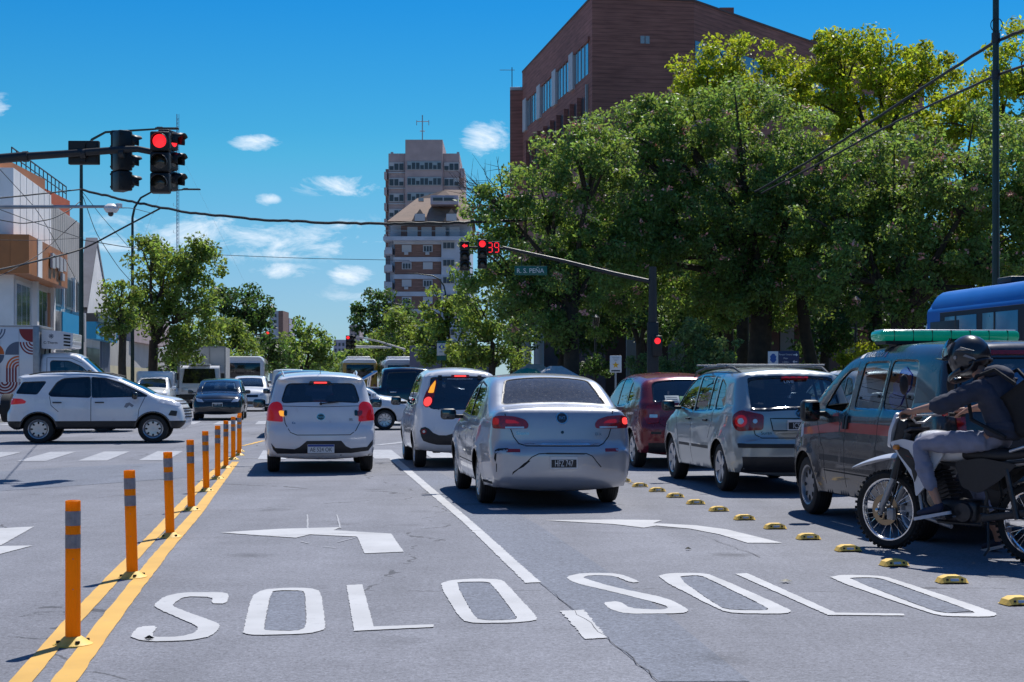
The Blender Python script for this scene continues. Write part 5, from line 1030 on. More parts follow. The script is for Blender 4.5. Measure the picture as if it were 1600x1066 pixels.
# ================================================================ farther vehicles
def far_spec(kind, L=4.2, W=.86, H=1.5, wb=2.55, rw=.31, paint=None, glass_=None, fo=.85):
    xa = wb / 2; xf = xa + fo; xr = xf - L; k = H / 1.5
    if kind == 'saloon': top = [(xr + .05, .95 * k, .1, .12, .05), (xr + .25, 1.06 * k, .1, .12, .03), (xr + .55, 1.08 * k, .1, .12, .03), (xr + 1.05, 1.40 * k, .1, .1, .04)]
    elif kind == 'van': top = [(xr + .04, 1.0, .09, .10, .04), (xr + .08, H - .12, .09, .10, .04), (xr + .2, H - .02, .12, .12, .03), (xr + .8, H, .14, .14, .03)]
    else: top = [(xr + .06, .95 * k, .12, .14, .06), (xr + .14, 1.06 * k, .11, .13, .06), (xr + .42, 1.40 * k, .1, .1, .05), (xr + .6, 1.46 * k, .1, .12, .04)]
    ws = xf - 1.75 if kind != 'van' else xf - 1.35
    out = [(xr + .12, .24, .05, .03, .05), (xr + .02, .36, .1, .14, .08), (xr, .60, .14, .18, .08), (xr + .04, .74 * k, .12, .15, .07)] + top + \
          [((xr + ws) / 2, H, .14, .12, .03), (ws - .35, H - .04, .12, .12, .03), (ws, H - .12, .12, .10, .04), (ws + .48, 1.20 * k + (.1 if kind == 'van' else 0), .12, .10, .05), (ws + .80, 1.0 * k + (.05 if kind == 'van' else 0), .14, .14, .04), (xf - .5, .93 * k, .2, .2, .04), (xf - .15, .80 * k, .25, .3, .05),
           (xf - .03, .60, .25, .35, .08), (xf, .42, .2, .3, .08), (xf - .08, .24, .06, .1, .06)]
    n = len(out); wt = n - 8; wbse = n - 6
    win = [([(ws + .5, 1.03 * k), (ws - .55, 1.0 * k), (ws - .57, H - .1), (ws - .2, H - .12), (ws + .08, H - .24)], 'side', .03)]
    if kind != 'van': win.append(([(ws - .62, 1.0 * k), (xr + .85, 1.03 * k), (xr + .9, H - .14), (ws - .62, H - .1)], 'side', .03))
    if kind == 'suv': win.append(([(xr + .78, 1.05 * k), (xr + .38, 1.1 * k), (xr + .55, H - .2), (xr + .8, H - .16)], 'side', .04))
    rs = {'saloon': [([(-.55, 6.15), (.55, 6.15), (.45, 6.9), (-.45, 6.9)], 'rear', .05, .02)], 'van': [([(-.5, 4.25), (.5, 4.25), (.48, 4.9), (-.48, 4.9)], 'rear', .05, .02)]}.get(kind, [([(-.58, 5.1), (.58, 5.1), (.52, 5.92), (-.52, 5.92)], 'rear', .06, .02)])
    return dict(W=W, wb=wb, rw=rw, belt=(.95 * k, -.04), tumble=.10 if kind == 'van' else .24, k2=.08, paint=paint, trim=M_gblack, glass=glass_ or M_win, kr=.03 if kind == 'van' else .05, kf=.10, crease=.75, arch=rw + .05, outline=out, windows=win,
                screens=rs + [([(-.64, wbse - .15), (.64, wbse - .15), (.52, wt + .12), (-.52, wt + .12)], 'wind', .05)], seams=[[(ws - .59, .3), (ws - .59, 1.0)], [(ws + .4, .3), (ws + .5, 1.0)]])
def far_car(name, label, kind, px, py, head, front=True, group=None, cat='car', style='seven', step=.11, mir=None, **kw):
    S = far_spec(kind, **kw); root = thing(name, label, cat, G(px, py), R(90) + head, group); c = Car(S, root, step)
    underbody(root, S); wheels(root, S, style); xf = max(o[0] for o in S['outline']); xr = min(o[0] for o in S['outline']); W = S['W']; k = kw.get('H', 1.5) / 1.5
    b = MB(); xs = xf - 2.0
    for sy in (1, -1): b.box((xs, sy * .36, .75), (.16, .46, .7), bev=.05).box((xs - .05, sy * .36, 1.18), (.1, .26, .16), bev=.04)
    b.box((xs + .75, 0, .85), (.4, W * 1.5, .22), bev=.06).build('interior', M_seat, root)
    for sg in (1, -1):
        mirror(root, xf - 1.15, sg * W * .97, 1.0 * k + .03, mir or S['paint'], (.10, .19, .14), sg)
        c.drape([(sg * .48, .66 * k), (sg * .72, .68 * k), (sg * .76, .80 * k), (sg * .55, .76 * k)], 'front', M_clear, 'headlamp', .012, rnd=.02)
        c.drape([(sg * .58, .78), (sg * .76, .78), (sg * .74, 1.0 * k), (sg * .60, .98 * k)], 24 * sg, M_red, 'tail_lamp', .012, rnd=.03)
    c.drape([(-.42, .60 * k), (.42, .60 * k), (.44, .70 * k), (-.44, .70 * k)], 'front', M_gblack, 'grille', .008, rnd=.02); c.drape([(-.55, .34), (.55, .34), (.50, .48), (-.50, .48)], 'front', M_gblack, 'air_intake', .008, rnd=.03)
    return c
OPP = RHEAD + math.pi; CR = RHEAD - math.pi / 2
grp = 'cars queued in the oncoming lanes'
c = far_car('oncoming_car', 'black oncoming car with silver number plate, nearest of the oncoming queue', 'saloon', 345, 655, OPP, group=grp, paint=P_char, L=4.35, W=.91, H=1.48, wb=2.65, rw=.32, step=.08)
p, n = c.hit((6, 0, .62), (-1, 0, 0)); plate(c.root, p.x + .012, .57, 'OIV 631', 'old', d=1, w_=.36)
c.drape([(-.5, .735), (.5, .735), (.5, .75), (-.5, .75)], 'front', M_badge, 'grille_bar', .012); c.drape([(-.5, .69), (.5, .69), (.5, .70), (-.5, .70)], 'front', M_badge, 'grille_bar', .012)
far_car('oncoming_car', 'white oncoming SUV with a dark lower grille, right of the black car', 'suv', 391, 642, OPP, group=grp, paint=P_white, L=4.5, W=.92, H=1.66, wb=2.7, rw=.34)
far_car('oncoming_van', 'white oncoming high-roofed van beside the crossing SUV bonnet', 'suv', 241, 643, OPP, group=grp, cat='van', paint=P_white, L=4.1, W=.86, H=1.62, wb=2.55, rw=.30)
MB().box((-1.25, 0, 1.40), (1.9, 1.72, .95), bev=.12, seg=3).build('cargo_box', P_white, [o for o in col.objects if o.name.startswith('oncoming_van')][-1])
far_car('oncoming_car', 'small white oncoming car just right of the high-roofed van', 'suv', 280, 637, OPP, group=grp, paint=P_white, L=3.8, W=.82, H=1.5, wb=2.45)
far_car('oncoming_car', 'white oncoming car behind, left of the black car', 'suv', 300, 630, OPP, group=grp, paint=P_white, L=3.9, W=.84, H=1.55, wb=2.45)
far_car('oncoming_pickup', 'white van with a boxy body, farthest left in the oncoming queue', 'van', 301, 624, OPP, group=grp, cat='van', paint=P_white, L=4.6, W=.90, H=1.85, wb=2.8)
far_car('suv', 'slate blue SUV ahead of the white hatchback with indicator', 'suv', 476, 679, RHEAD, paint=P_blue, L=4.3, W=.90, H=1.66, wb=2.6, rw=.33)
far_car('white_van', 'white van driving away, beyond the slate blue SUV', 'van', 452, 638, RHEAD, cat='van', paint=P_white, L=4.8, W=.92, H=2.0, wb=2.9, rw=.32)
far_car('crossing_car', 'white car with silver hubcaps crossing behind the two white hatchbacks', 'suv', 533, 671, CR, paint=P_white, L=3.95, W=.82, H=1.46, wb=2.46, rw=.295, style='cap', mir=P_white, step=.08)
far_car('side_street_car', 'white car half hidden beyond the estate car and van', 'suv', 1345, 710, HEAD, paint=P_white, L=4.2, W=.88, H=1.62, wb=2.6, rw=.32)
# --- navy double-cab pickup crossing, facing right
def pickup():
    W = .92; wb = 3.1; xa = wb / 2
    S = dict(W=W, wb=wb, rw=.38, belt=(1.14, 0), tumble=.2, k2=.08, paint=P_navy, trim=M_gblack, glass=M_tint, kr=.02, kf=.10, crease=.9, arch=.43,
        outline=[(-2.55, .50, .05, .03, .03), (-2.60, .62, .06, .08, .04), (-2.60, 1.12, .06, .06, .02), (-2.52, 1.20, .05, .05, .01), (-1.6, 1.20, .05, .05, .01), (-.95, 1.20, .05, .05, .02), (-.88, 1.25, .08, .08, .04), (-.80, 1.70, .1, .1, .04), (-.68, 1.80, .1, .12, .03), (0, 1.84, .12, .12, .03), (.55, 1.80, .12, .12, .03), (.80, 1.72, .12, .1, .04),
                 (1.30, 1.36, .12, .1, .05), (1.55, 1.22, .14, .14, .04), (2.0, 1.17, .2, .2, .03), (2.45, 1.02, .2, .25, .05), (2.55, .8, .2, .3, .08), (2.56, .6, .2, .3, .08), (2.45, .42, .06, .1, .06)],
        windows=[([(1.3, 1.20), (.32, 1.19), (.32, 1.70), (.6, 1.69), (.85, 1.58)], 'side', .03), ([(.24, 1.19), (-.62, 1.19), (-.70, 1.35), (-.64, 1.66), (.24, 1.70)], 'side', .04)],
        screens=[([(-.55, 6.2), (.55, 6.2), (.5, 6.9), (-.5, 6.9)], 'rear', .05, .02), ([(-.64, 12.85), (.64, 12.85), (.54, 11.15), (-.54, 11.15)], 'wind', .05)],
        seams=[[(1.2, .5), (1.25, 1.2)], [(.28, .5), (.28, 1.2)], [(-.65, .5), (-.68, 1.2)]])
    root = thing('pickup_truck', 'navy double-cab pickup with chrome roll bar crossing behind the white cars', 'pickup', P(636, 596 + HC * 2400 / 50, 50), R(90) + CR)
    c = Car(S, root, .1); underbody(root, S); wheels(root, S, 'seven', .25)
    for sy in (1, -1):
        MB().tube([(-1.9, sy * .72, 1.2), (-1.55, sy * .72, 1.40), (-1.0, sy * .70, 1.72)], .04).tube([(-1.25, sy * .72, 1.2), (-1.2, sy * .70, 1.60)], .035).build('roll_bar', M_chrome, root)
    MB().box((-1.1, 0, 1.70), (.08, 1.42, .07), bev=.02).build('roll_bar', M_chrome, root)
    MB().box((-1.7, 0, 1.205), (1.6, 1.6, .02), bev=.005).build('bed_cover', mat('bed_cover', (.35, .38, .42), .3), root)
    for x in (.42, -.50): handle(c, x, 1.06, 'right', M_chrome, .2)
    mirror(root, 1.1, -.92, 1.28, M_chrome, (.12, .2, .2), -1)
pickup()
# --- city buses, rear view far down the avenue, and the blue coach on the right
def bus(name, label, loc, head, body, roofm, L=11, W=2.5, H=3.05, group=None, pods=True, wins=7, winm=None, pillar=None, detail=False, z0=.35):
    t = thing(name, label, 'bus', loc, R(90) + head, group); b = MB()
    b.box((0, 0, (z0 + H - .25) / 2), (L, W, H - .25 - z0), bev=.12, seg=3); b.build('body', body, t)
    r = MB(); pr = []
    n = 10; sec = [(-W / 2 + .02, H - .34)] + [(-W / 2 + .02 + (.30 * (1 - math.cos(a))), H - .34 + .34 * math.sin(a)) for a in np.linspace(.1, math.pi / 2, 5)]; sec = sec + [(-y, z) for y, z in sec[::-1]]; k = len(sec)
    vs = [(x, y * s_, z - dz) for x, s_, dz in ((-L / 2 + .02, .96, .06), (-L / 2 + .25, 1, 0), (L / 2 - .25, 1, 0), (L / 2 - .02, .96, .06)) for y, z in sec]
    r.add(vs, [(j * k + i, j * k + i + 1, (j + 1) * k + i + 1, (j + 1) * k + i) for j in range(3) for i in range(k - 1)] + [tuple(range(k)), tuple(range(4 * k - 1, 3 * k - 1, -1))]); r.build('roof', roofm, t, R(40))
    wm = winm or M_gblack; z1, z2 = (H - 1.35, H - .50) if not detail else (H - 1.25, H - .46)
    for sy in (1, -1):
        MB().box((-.1, sy * (W / 2 + .004), (z1 + z2) / 2), (L - 1.1, .012, z2 - z1 + .16), bev=.004).build('window_band', mat('window_surround', (.03, .03, .038), .6, spec=.2) if detail else M_gblack, t)
        step_ = (L - 1.3) / wins
        for j in range(wins):
            x = -L / 2 + .55 + step_ * (j + .5); o = MB().box((x, sy * (W / 2 + .012), (z1 + z2) / 2), (step_ - .22, .010, z2 - z1), bev=.004).build('window', wm, t)
            if detail:
                MB().box((x + step_ * .12, sy * (W / 2 + .020), (z1 + z2) / 2), (.04, .012, z2 - z1)).build('window_divider', M_black, o)
    for s_ in (-1, 1):
        MB().box((s_ * (L / 2 + .004), 0, (z1 + z2) / 2 + .02), (.012, W - .5, z2 - z1 + .1), bev=.05).build('windscreen' if s_ > 0 else 'rear_window', M_gblack, t)
        for sy in (1, -1): MB().box((s_ * (L / 2 + .006), sy * (W / 2 - .2), 1.0), (.012, .16, .35), bev=.02).build('headlamp' if s_ > 0 else 'tail_lamp', M_clear if s_ > 0 else M_red, t)
        for x in (-L * .28, L * .30): add_wheel(t, x, s_ * (W / 2 - .16), .48, .28, 'steel')
    if pods: MB().box((-1, 0, H + .10), (2.6, 1.8, .26), bev=.1, seg=3).build('air_conditioner', roofm, t)
    return t
P_yel = paint('paint_yellow', (.55, .30, .02)); P_bus = mat('paint_bus_blue', (.005, .145, .50), .5, spec=.25, noise=.06, nscale=2); P_cream = paint('paint_cream', (.55, .52, .45))
bus('city_bus', 'yellow city bus far down the avenue, above the left white hatchback', U(5.2, 118), RHEAD, P_yel, P_white, group='buses far down the avenue')
bus('city_bus', 'cream-roofed bus to the right of the yellow bus', U(7.9, 112), RHEAD, P_cream, P_white, H=2.95, group='buses far down the avenue')
bus('city_bus', 'bus with only its white roof showing above the navy pickup', U(11.3, 112), RHEAD, P_navy, P_white, H=2.75, group='buses far down the avenue')
bus('city_bus', 'pale oncoming bus behind the right edge of the grey box truck', U(-2.6, 104), RHEAD, P_white, P_white, H=3.0, pods=False)
M_curt = mat('bus_window_blue', (.07, .24, .36), .3, coat=.2, noise=.3, nscale=.8)
bb = bus('blue_bus', 'blue coach with curtained windows behind the grey van', P(1520, 596 + HC * 2400 / 22.6, 22.6) , RHEAD, P_bus, P_bus, L=8.4, W=2.4, H=2.92, pods=False, wins=5, winm=M_curt, detail=True)
bb.location = P(1445, 596, 26.2) + Vector((0, 0, -HC)) + RR * 1.2 - RD * 4.2; bb.location.z = 0
MB().tube([(4.18, 1.10, 1.0), (4.18, 1.10, 2.3), (4.10, 1.02, 2.62)], .09, 12).build('front_pillar', P_white, bb)
MB().box((3.35, 1.213, 2.02), (1.15, .02, .75), bev=.008).build('side_grille', M_black, bb); MB().tube([(4.2, 1.2, 2.2), (4.35, 1.45, 2.1)], .02).box((4.33, 1.5, 1.95), (.1, .18, .34), bev=.04).build('wing_mirror', M_black, bb)
MB().box((1.9, .7, 2.98), (.5, .35, .10), bev=.03).build('roof_hatch', M_black, bb)
# --- grey box truck, oncoming
def box_truck():
    t = thing('box_truck', 'oncoming box truck with white cab and tall pale grey corrugated box', 'truck', U(-4.2, 82), R(90) + OPP)
    M_box = mat('box_panels', (.50, .51, .53), .5, metal=.3, noise=.12, nscale=1.5); b = MB(); b.box((-3.0, 0, 2.05), (5.2, 2.45, 2.35), m=0)
    b.build('cargo_box', M_box, t)
    for sx, ln in ((-.395, 0),):
        for k in range(12): MB().box((sx, -1.15 + k * .209, 2.05), (.02, .05, 2.3)).build('box_rib', M_box, t)
    for y, z, d in ((0, 3.22, (.05, 2.5, .07)), (0, .88, (.05, 2.5, .07))): MB().box((-.38, y, z), d).build('box_frame', M_steel, t)
    for y in (-1.23, 1.23, -.42, .42): MB().box((-.38, y, 2.05), (.05, .06, 2.35)).build('box_frame', M_steel, t)
    c = MB(); m_ = frame((0, -1.0, 0), (1, 0, 0), (0, 0, 1)); pr = rounded([(-.35, .5), (1.45, .5), (1.5, 1.05), (1.25, 1.35), (.95, 2.1), (.75, 2.22), (-.35, 2.22)], .12)
    c.prism(pr, m_ @ Matrix.Translation((0, 0, -2.0)), 2.0); c.build('cab', P_white, t, R(30))
    MB().prism([(-.86, 0), (.86, 0), (.76, .80), (-.76, .80)], frame((1.30, 0, 1.30), (0, 1, 0), (-.38, 0, 1)), .03).build('windscreen', M_gblack, t)
    MB().box((.8, 0, 2.26), (.5, 1.1, .05), rot=Matrix.Rotation(R(-8), 3, 'Y'), bev=.02).build('roof_deflector', P_white, t)
    for sy in (1, -1):
        add_wheel(t, .7, sy * .9, .40, .24, 'steel'); add_wheel(t, -3.6, sy * .9, .40, .3, 'steel'); MB().box((.95, sy * 1.17, 1.65), (.1, .2, .38), bev=.04).build('wing_mirror', M_black, t); MB().box((1.51, sy * .72, .95), (.02, .34, .18), bev=.02).build('headlamp', M_clear, t)
    MB().box((1.50, 0, .60), (.08, 2.0, .26), bev=.05).build('bumper', M_black, t); MB().box((-2.6, 0, .7), (5.4, .9, .2)).build('chassis', M_arch, t)
box_truck()
# --- white refrigerated truck with a patterned box, behind the crossing SUV
def fridge_truck():
    Y = 43.0; s_ = 2400 / Y; root = thing('refrigerated_truck', 'white refrigerated truck with orange and maroon geometric pattern on its box, facing right', 'truck', P(71.8, 596, Y) + Vector((0, 0, -HC)), R(90) + CR)
    M_o = mat('graphic_orange', (.65, .13, .02), .45); M_m = mat('graphic_maroon', (.22, .012, .02), .45); M_s = mat('graphic_slate', (.09, .12, .18), .45); M_w = paint('box_white', (.70, .70, .72))
    S = dict(W=.98, wb=3.3, rw=.34, belt=(1.28, 0), tumble=.10, k2=.08, paint=P_white, trim=M_gblack, glass=M_win, kr=.0, kf=.14, crease=.9, arch=.39,
        outline=[(.0, .45, .03, .02, 0), (-.01, .6, .04, .03, 0), (-.01, 2.0, .06, .06, 0), (.06, 2.14, .1, .1, .02), (.4, 2.19, .12, .12, .03), (.85, 2.15, .12, .12, .03), (1.15, 2.0, .12, .1, .04), (1.75, 1.46, .12, .1, .05), (1.95, 1.33, .14, .14, .04), (2.35, 1.16, .2, .25, .05), (2.5, .85, .2, .3, .08), (2.5, .55, .2, .3, .08), (2.4, .40, .06, .1, .05)],
        windows=[([(1.52, 1.40), (.30, 1.36), (.26, 1.96), (.75, 1.95), (1.08, 1.80)], 'side', .08)], screens=[([(-.78, 7.1), (.78, 7.1), (.68, 5.95), (-.68, 5.95)], 'wind', .05)], seams=[[(.18, .5), (.16, 2.05), (.8, 2.04), (1.12, 1.9)], [(1.6, .8), (1.62, 1.36)]])
    c = Car(S, root, .08)
    for sy in (1, -1):
        add_wheel(root, 1.65, sy * .86, .34, .22, 'steel'); add_wheel(root, -2.6, sy * .86, .34, .3, 'steel'); mirror(root, 1.35, sy * .98, 1.55, M_black, (.1, .2, .34), sg=sy)
    MB().box((1.1, 0, 1.0), (.9, 1.6, .5), bev=.05).box((.45, .45, 1.35), (.15, .5, .9), bev=.05).box((.45, -.45, 1.35), (.15, .5, .9), bev=.05).build('interior', M_seat, root)
    bx1 = -.02; BW = 1.06
    MB().box((bx1 - .10 - 2.2, 0, 1.83), (4.4, 2 * BW, 2.14), bev=.015).build('cargo_box', M_w, root)
    MB().box((bx1 - .07, -0, 1.83), (.16, 2 * BW + .03, 2.18), bev=.01).build('corner_post', M_steel, root); MB().box((bx1 - 2.2, -0, 2.905), (4.5, 2 * BW + .03, .05), bev=.01).build('roof_rail', M_steel, root)
    MB().box((-2.2, 0, .62), (4.6, .9, .25)).box((-2.2, -.95, .68), (4.4, .06, .14)).build('chassis', M_arch, root)
    k = 1 / (7.105 * s_)
    X = lambda cx: (cx - 430) * k - .15; Z = lambda cy: HC - ((490 + cy / 7.105) - 596) / s_
    F_ = frame((0, -BW, 0), (1, 0, 0), (0, 0, 1))   # outward normal is -y
    def patch(poly, m, lift=.003): MB().prism([(X(a), Z(b)) for a, b in poly], F_ @ Matrix.Translation((0, 0, lift - .0)), .002).build('printed_shape', m, root, smooth=None)
    def sector(cx, cy, r0, r1, a0, a1, m, lift=.003):
        A = np.linspace(R(a0), R(a1), 14); o = [(cx + r1 * math.cos(a), cy + r1 * math.sin(a)) for a in A]; i = [(cx + r0 * math.cos(a), cy + r0 * math.sin(a)) for a in A[::-1]]
        patch(o + (i if r0 > 0 else [(cx, cy)]), m, lift)
    sector(420, 187, 0, 142, 90, 180, M_m); sector(0, 462, 0, 122, 180, 360, M_o); sector(0, 466, 0, 122, 0, 180, M_s); sector(273, 466, 0, 142, 180, 270, M_s)
    for j in range(4):
        r0 = 28 + j * 31
        sector(420, 328, r0, r0 + 16, 90, 180, M_m); sector(273, 610, r0 - 6, r0 + 12, 180, 270, M_o if j > 1 else mat('graphic_coral', (.45, .06, .03), .45)); patch([(273 - r0 - 12, 610), (273 - r0 + 6, 610), (273 - r0 + 6, 762), (273 - r0 - 12, 762)], M_m)
        sector(128, 762, r0 - 6, r0 + 12, 0, 180, M_m); sector(0, 187, r0, r0 + 14, 0, 90, M_s)
    patch([(280, 764), (420, 764), (420, 905), (280, 905)], M_m); sector(273, 1000, 0, 100, 180, 270, M_o)
    for cx in (-700, -140, 276): patch([(cx - 2, 180), (cx + 2, 180), (cx + 2, 1020), (cx - 2, 1020)], M_steel, .0055)
    for cx in (60,): MB().tube([(X(cx), -BW - .04, Z(215)), (X(cx), -BW - .04, Z(1040))], .022).tube([(X(cx), -BW - .04, Z(215)), (X(-40), -BW - .04, Z(215))], .022).build('ladder_bar', M_black, root)
    # refrigeration unit over the cab
    u = MB(); m_ = frame((0, .85, 0), (1, 0, 0), (0, 0, 1)); u.prism(rounded([(.02, 2.30), (.55, 2.28), (.84, 2.33), (.86, 2.72), (.55, 2.78), (.02, 2.82)], .03), m_, 1.7); u.build('cooling_unit', M_w, root, R(30))
    for j in range(4): MB().box((.70, -.857, 2.66 - j * .09), (.18, .01, .045), rot=Matrix.Rotation(R(6), 3, 'Y')).build('vent', M_arch, root)
    MB().text('C-Therm', .10, frame((.26, -.856, 2.46), (1, 0, 0), (0, 0, 1))).build('lettering', M_arch, root, smooth=None)
    b = MB(); b.lathe([(.05, -.004), (.055, 0), (.05, .004)], org=(.28, -.855, 2.64), axis='Y', n=12); 
    for j in range(4): b.box((.28, -.856, 2.64), (.14, .006, .014), rot=Matrix.Rotation(j * math.pi / 4, 3, 'Y'))
    b.build('snowflake_mark', M_s, root); MB().tube([(.2, -.6, 2.3), (.2, -.6, 2.15)], .03).tube([(.1, -.7, 2.3), (.05, -.7, 1.9)], .02).build('hose', M_black, root)
fridge_truck()
# ================================================================ motorcycle, rider, people
def skin(name, nodes, edges, m, parent, root, sub=2, disp=0):
    """continuous body grown from a skeleton: nodes {key: (xyz, radius or (rx, ry))}"""
    ks = list(nodes); me = bpy.data.meshes.new(name); me.from_pydata([nodes[k][0] for k in ks], [(ks.index(a), ks.index(b)) for a, b in edges], [])
    o = bpy.data.objects.new(name, me); col.objects.link(o); o.parent = parent; s = o.modifiers.new('skin', 'SKIN')
    for i, k in enumerate(ks):
        r = nodes[k][1]; me.skin_vertices[0].data[i].radius = (r, r) if isinstance(r, (int, float)) else r; me.skin_vertices[0].data[i].use_root = (k == root)
    me.materials.append(m)
    s.use_smooth_shade = True; s.branch_smoothing = .6; u = o.modifiers.new('sub', 'SUBSURF'); u.levels = sub; u.render_levels = sub
    dg = bpy.context.evaluated_depsgraph_get(); dg.update(); nm = bpy.data.meshes.new_from_object(o.evaluated_get(dg)); o.modifiers.clear(); o.data = nm
    if not nm.materials: nm.materials.append(m)
    if disp:
        from mathutils import noise as mn
        for v in nm.vertices:
            p = Vector((v.co.x * 11 + v.co.z * 9, v.co.y * 12, v.co.z * 24 - v.co.x * 8)); v.co += v.normal * disp * (mn.noise(p) + .5 * mn.noise(p * 2.3))
    nm.polygons.foreach_set('use_smooth', [True] * len(nm.polygons)); return o
def chain(*k): return list(zip(k[:-1], k[1:]))
M_skin = mat('skin', (.42, .22, .15), .5, noise=.08, nscale=20); M_hood = mat('hoodie_cloth', (.036, .041, .064), .9, noise=.2, nscale=14, bump=.3, bscale=25); M_pants = mat('joggers_cloth', (.23, .24, .32), .9, noise=.12, nscale=10, bump=.35, bscale=18)
M_shoe = mat('shoe_navy', (.015, .02, .05), .7); M_sole = mat('shoe_sole', (.6, .6, .64), .6); M_helm = mat('helmet_black', (.015, .016, .02), .28, coat=.5); M_visor = glass('visor', (.10, .10, .12), .25)
M_bag = mat('backpack_black', (.010, .010, .012), .8, bump=.3, bscale=20); M_knob = mat('knobby_rubber', (.014, .014, .014), .85, bump=.3, bscale=50)
M_eng = mat('engine_metal', (.05, .05, .055), .4, metal=.6, noise=.3, nscale=18); M_bw = paint('bike_white', (.66, .67, .70)); M_gold = mat('brake_disc', (.35, .27, .18), .35, metal=.9)
BH = R(39); FR = .328; RRW = .31
fw = G(1390, 857); bf = Vector((-math.sin(BH), math.cos(BH), 0)); bike_loc = fw - bf * .68
BK = thing('motorcycle', 'white and black trail motorcycle with spoked wheels in front of the grey van', 'motorcycle', bike_loc, R(90) + BH)
def spoke_wheel(x, r, wd, name, n=32):
    rim = r * .80; b = MB(); hw = wd / 2
    b.lathe([(rim - .004, -hw * .6), (rim + .02, -hw * .9), (r - .025, -hw), (r - .004, -hw * .55), (r, 0), (r - .004, hw * .55), (r - .025, hw), (rim + .02, hw * .9), (rim - .004, hw * .6)], axis='Y', n=56)
    for k in range(44):
        a = 2 * math.pi * k / 44
        for y, da in ((-hw * .62, 0), (0, .5), (hw * .62, 0)):
            aa = a + da * 2 * math.pi / 44; b.box((math.cos(aa) * (r - .001), y, math.sin(aa) * (r - .001)), (.014, hw * .5, .020), rot=Matrix.Rotation(-aa, 3, 'Y'))
    t = b.build(name, M_knob, BK); t.location = (x, 0, r)
    c = MB(); c.lathe([(rim + .006, -hw * .62), (rim - .012, -hw * .62), (rim - .018, -hw * .3), (rim - .022, 0), (rim - .018, hw * .3), (rim - .012, hw * .62), (rim + .006, hw * .62)], axis='Y', n=56).build('rim', M_chrome, t)
    s_ = MB()
    for k in range(n):
        a = 2 * math.pi * k / n; sg = 1 if k % 2 else -1; a2 = a + (.42 if k % 4 < 2 else -.42)
        s_.tube([(.032 * math.cos(a2), sg * .045, .032 * math.sin(a2)), ((rim - .014) * math.cos(a), sg * .005, (rim - .014) * math.sin(a))], .0022, 5)
    s_.build('spokes', M_chrome, t); MB().lathe([(.001, -.07), (.02, -.07), (.022, -.05), (.042, -.046), (.042, -.038), (.026, -.03), (.026, .03), (.042, .038), (.042, .046), (.022, .05), (.02, .07), (.001, .07)], axis='Y', n=20).build('hub', M_steel, t)
    return t
w1 = spoke_wheel(.68, FR, .085, 'front_wheel'); w2 = spoke_wheel(-.68, RRW, .115, 'rear_wheel')
d = MB(); d.lathe([(.125, .058), (.125, .062), (.085, .062), (.085, .058), (.125, .058)], axis='Y', n=40)
for k in range(18): a = 2 * math.pi * k / 18; d.lathe([(.124, .0575), (.130, .0575), (.130, .0625), (.124, .0625)], axis='Y', n=40) if k == 0 else None
for k in range(5): a = 2 * math.pi * k / 5; d.box((math.cos(a) * .062, .06, math.sin(a) * .062), (.06, .004, .016), rot=Matrix.Rotation(-a, 3, 'Y'))
d.build('brake_disc', M_gold, w1)
for k in range(24):
    pass
# forks
for sg in (1, -1):
    y = sg * .098
    MB().tube([(.70, y, FR - .03), (.68, y, FR + .03), (.535, y, .66)], [.022, .027, .026], 14).build('fork_slider', M_steel, BK); MB().tube([(.545, y, .64), (.41, y, .98)], .032, 14).tube([(.56, y, .60), (.50, y, .76)], [.036, .036], 14).build('fork_leg', M_black, BK)
MB().box((.585, .10, .30), (.07, .05, .10), bev=.015).build('brake_caliper', M_steel, BK); MB().tube([(.59, .11, .34), (.52, .13, .55), (.46, .12, .85), (.40, .10, 1.05)], .006).build('brake_hose', M_black, BK)
MB().box((.455, 0, .88), (.07, .26, .035), rot=Matrix.Rotation(R(21), 3, 'Y'), bev=.01).box((.405, 0, 1.00), (.08, .26, .03), rot=Matrix.Rotation(R(21), 3, 'Y'), bev=.01).build('triple_clamp', M_eng, BK)
# front mudguard: high beak, arched in section
b = MB(); prof = [(.30, .74, .06, .0), (.42, .80, .09, .03), (.58, .815, .10, .035), (.78, .775, .095, .03), (.95, .715, .07, .02), (1.06, .665, .03, .008)]; vs = []
for x, z, w_, dr in prof:
    for q in (-1, -.55, 0, .55, 1): vs.append((x, q * w_, z - dr * q * q * 1.4))
n = 5; fs = [(j * n + i, j * n + i + 1, (j + 1) * n + i + 1, (j + 1) * n + i) for j in range(5) for i in range(4)]
fd = b.add(vs, fs).build('front_mudguard', M_bw, BK, R(60)); sm = fd.modifiers.new('s', 'SOLIDIFY'); sm.thickness = .006; sb = fd.modifiers.new('b', 'SUBSURF'); sb.levels = 2; sb.render_levels = 2
# headlamp cowl, instruments
MB().prism(rounded([(-.10, -.13), (.10, -.13), (.135, .02), (.10, .17), (-.10, .17), (-.135, .02)], .03), frame((.565, 0, .97), (0, 1, 0), (-.28, 0, 1)), .03).build('headlamp_cowl', M_bw, BK); MB().box((.50, 0, .97), (.12, .22, .24), rot=Matrix.Rotation(R(-16), 3, 'Y'), bev=.04).build('headlamp_shell', M_black, BK)
MB().prism(rounded([(-.075, -.06), (.075, -.06), (.085, .03), (.0, .06), (-.085, .03)], .02), frame((.597, 0, .955), (0, 1, 0), (-.28, 0, 1)), .008).build('headlamp', M_clear, BK)
MB().box((.44, 0, 1.12), (.06, .16, .09), rot=Matrix.Rotation(R(35), 3, 'Y'), bev=.02).build('instrument_panel', M_black, BK)
for sg in (1, -1): MB().box((.47, sg * .17, .86), (.05, .09, .045), bev=.018).tube([(.45, sg * .05, .86), (.46, sg * .14, .86)], .009).build('indicator', mat('amber_lens', (.6, .2, .02), .25, coat=.5), BK)
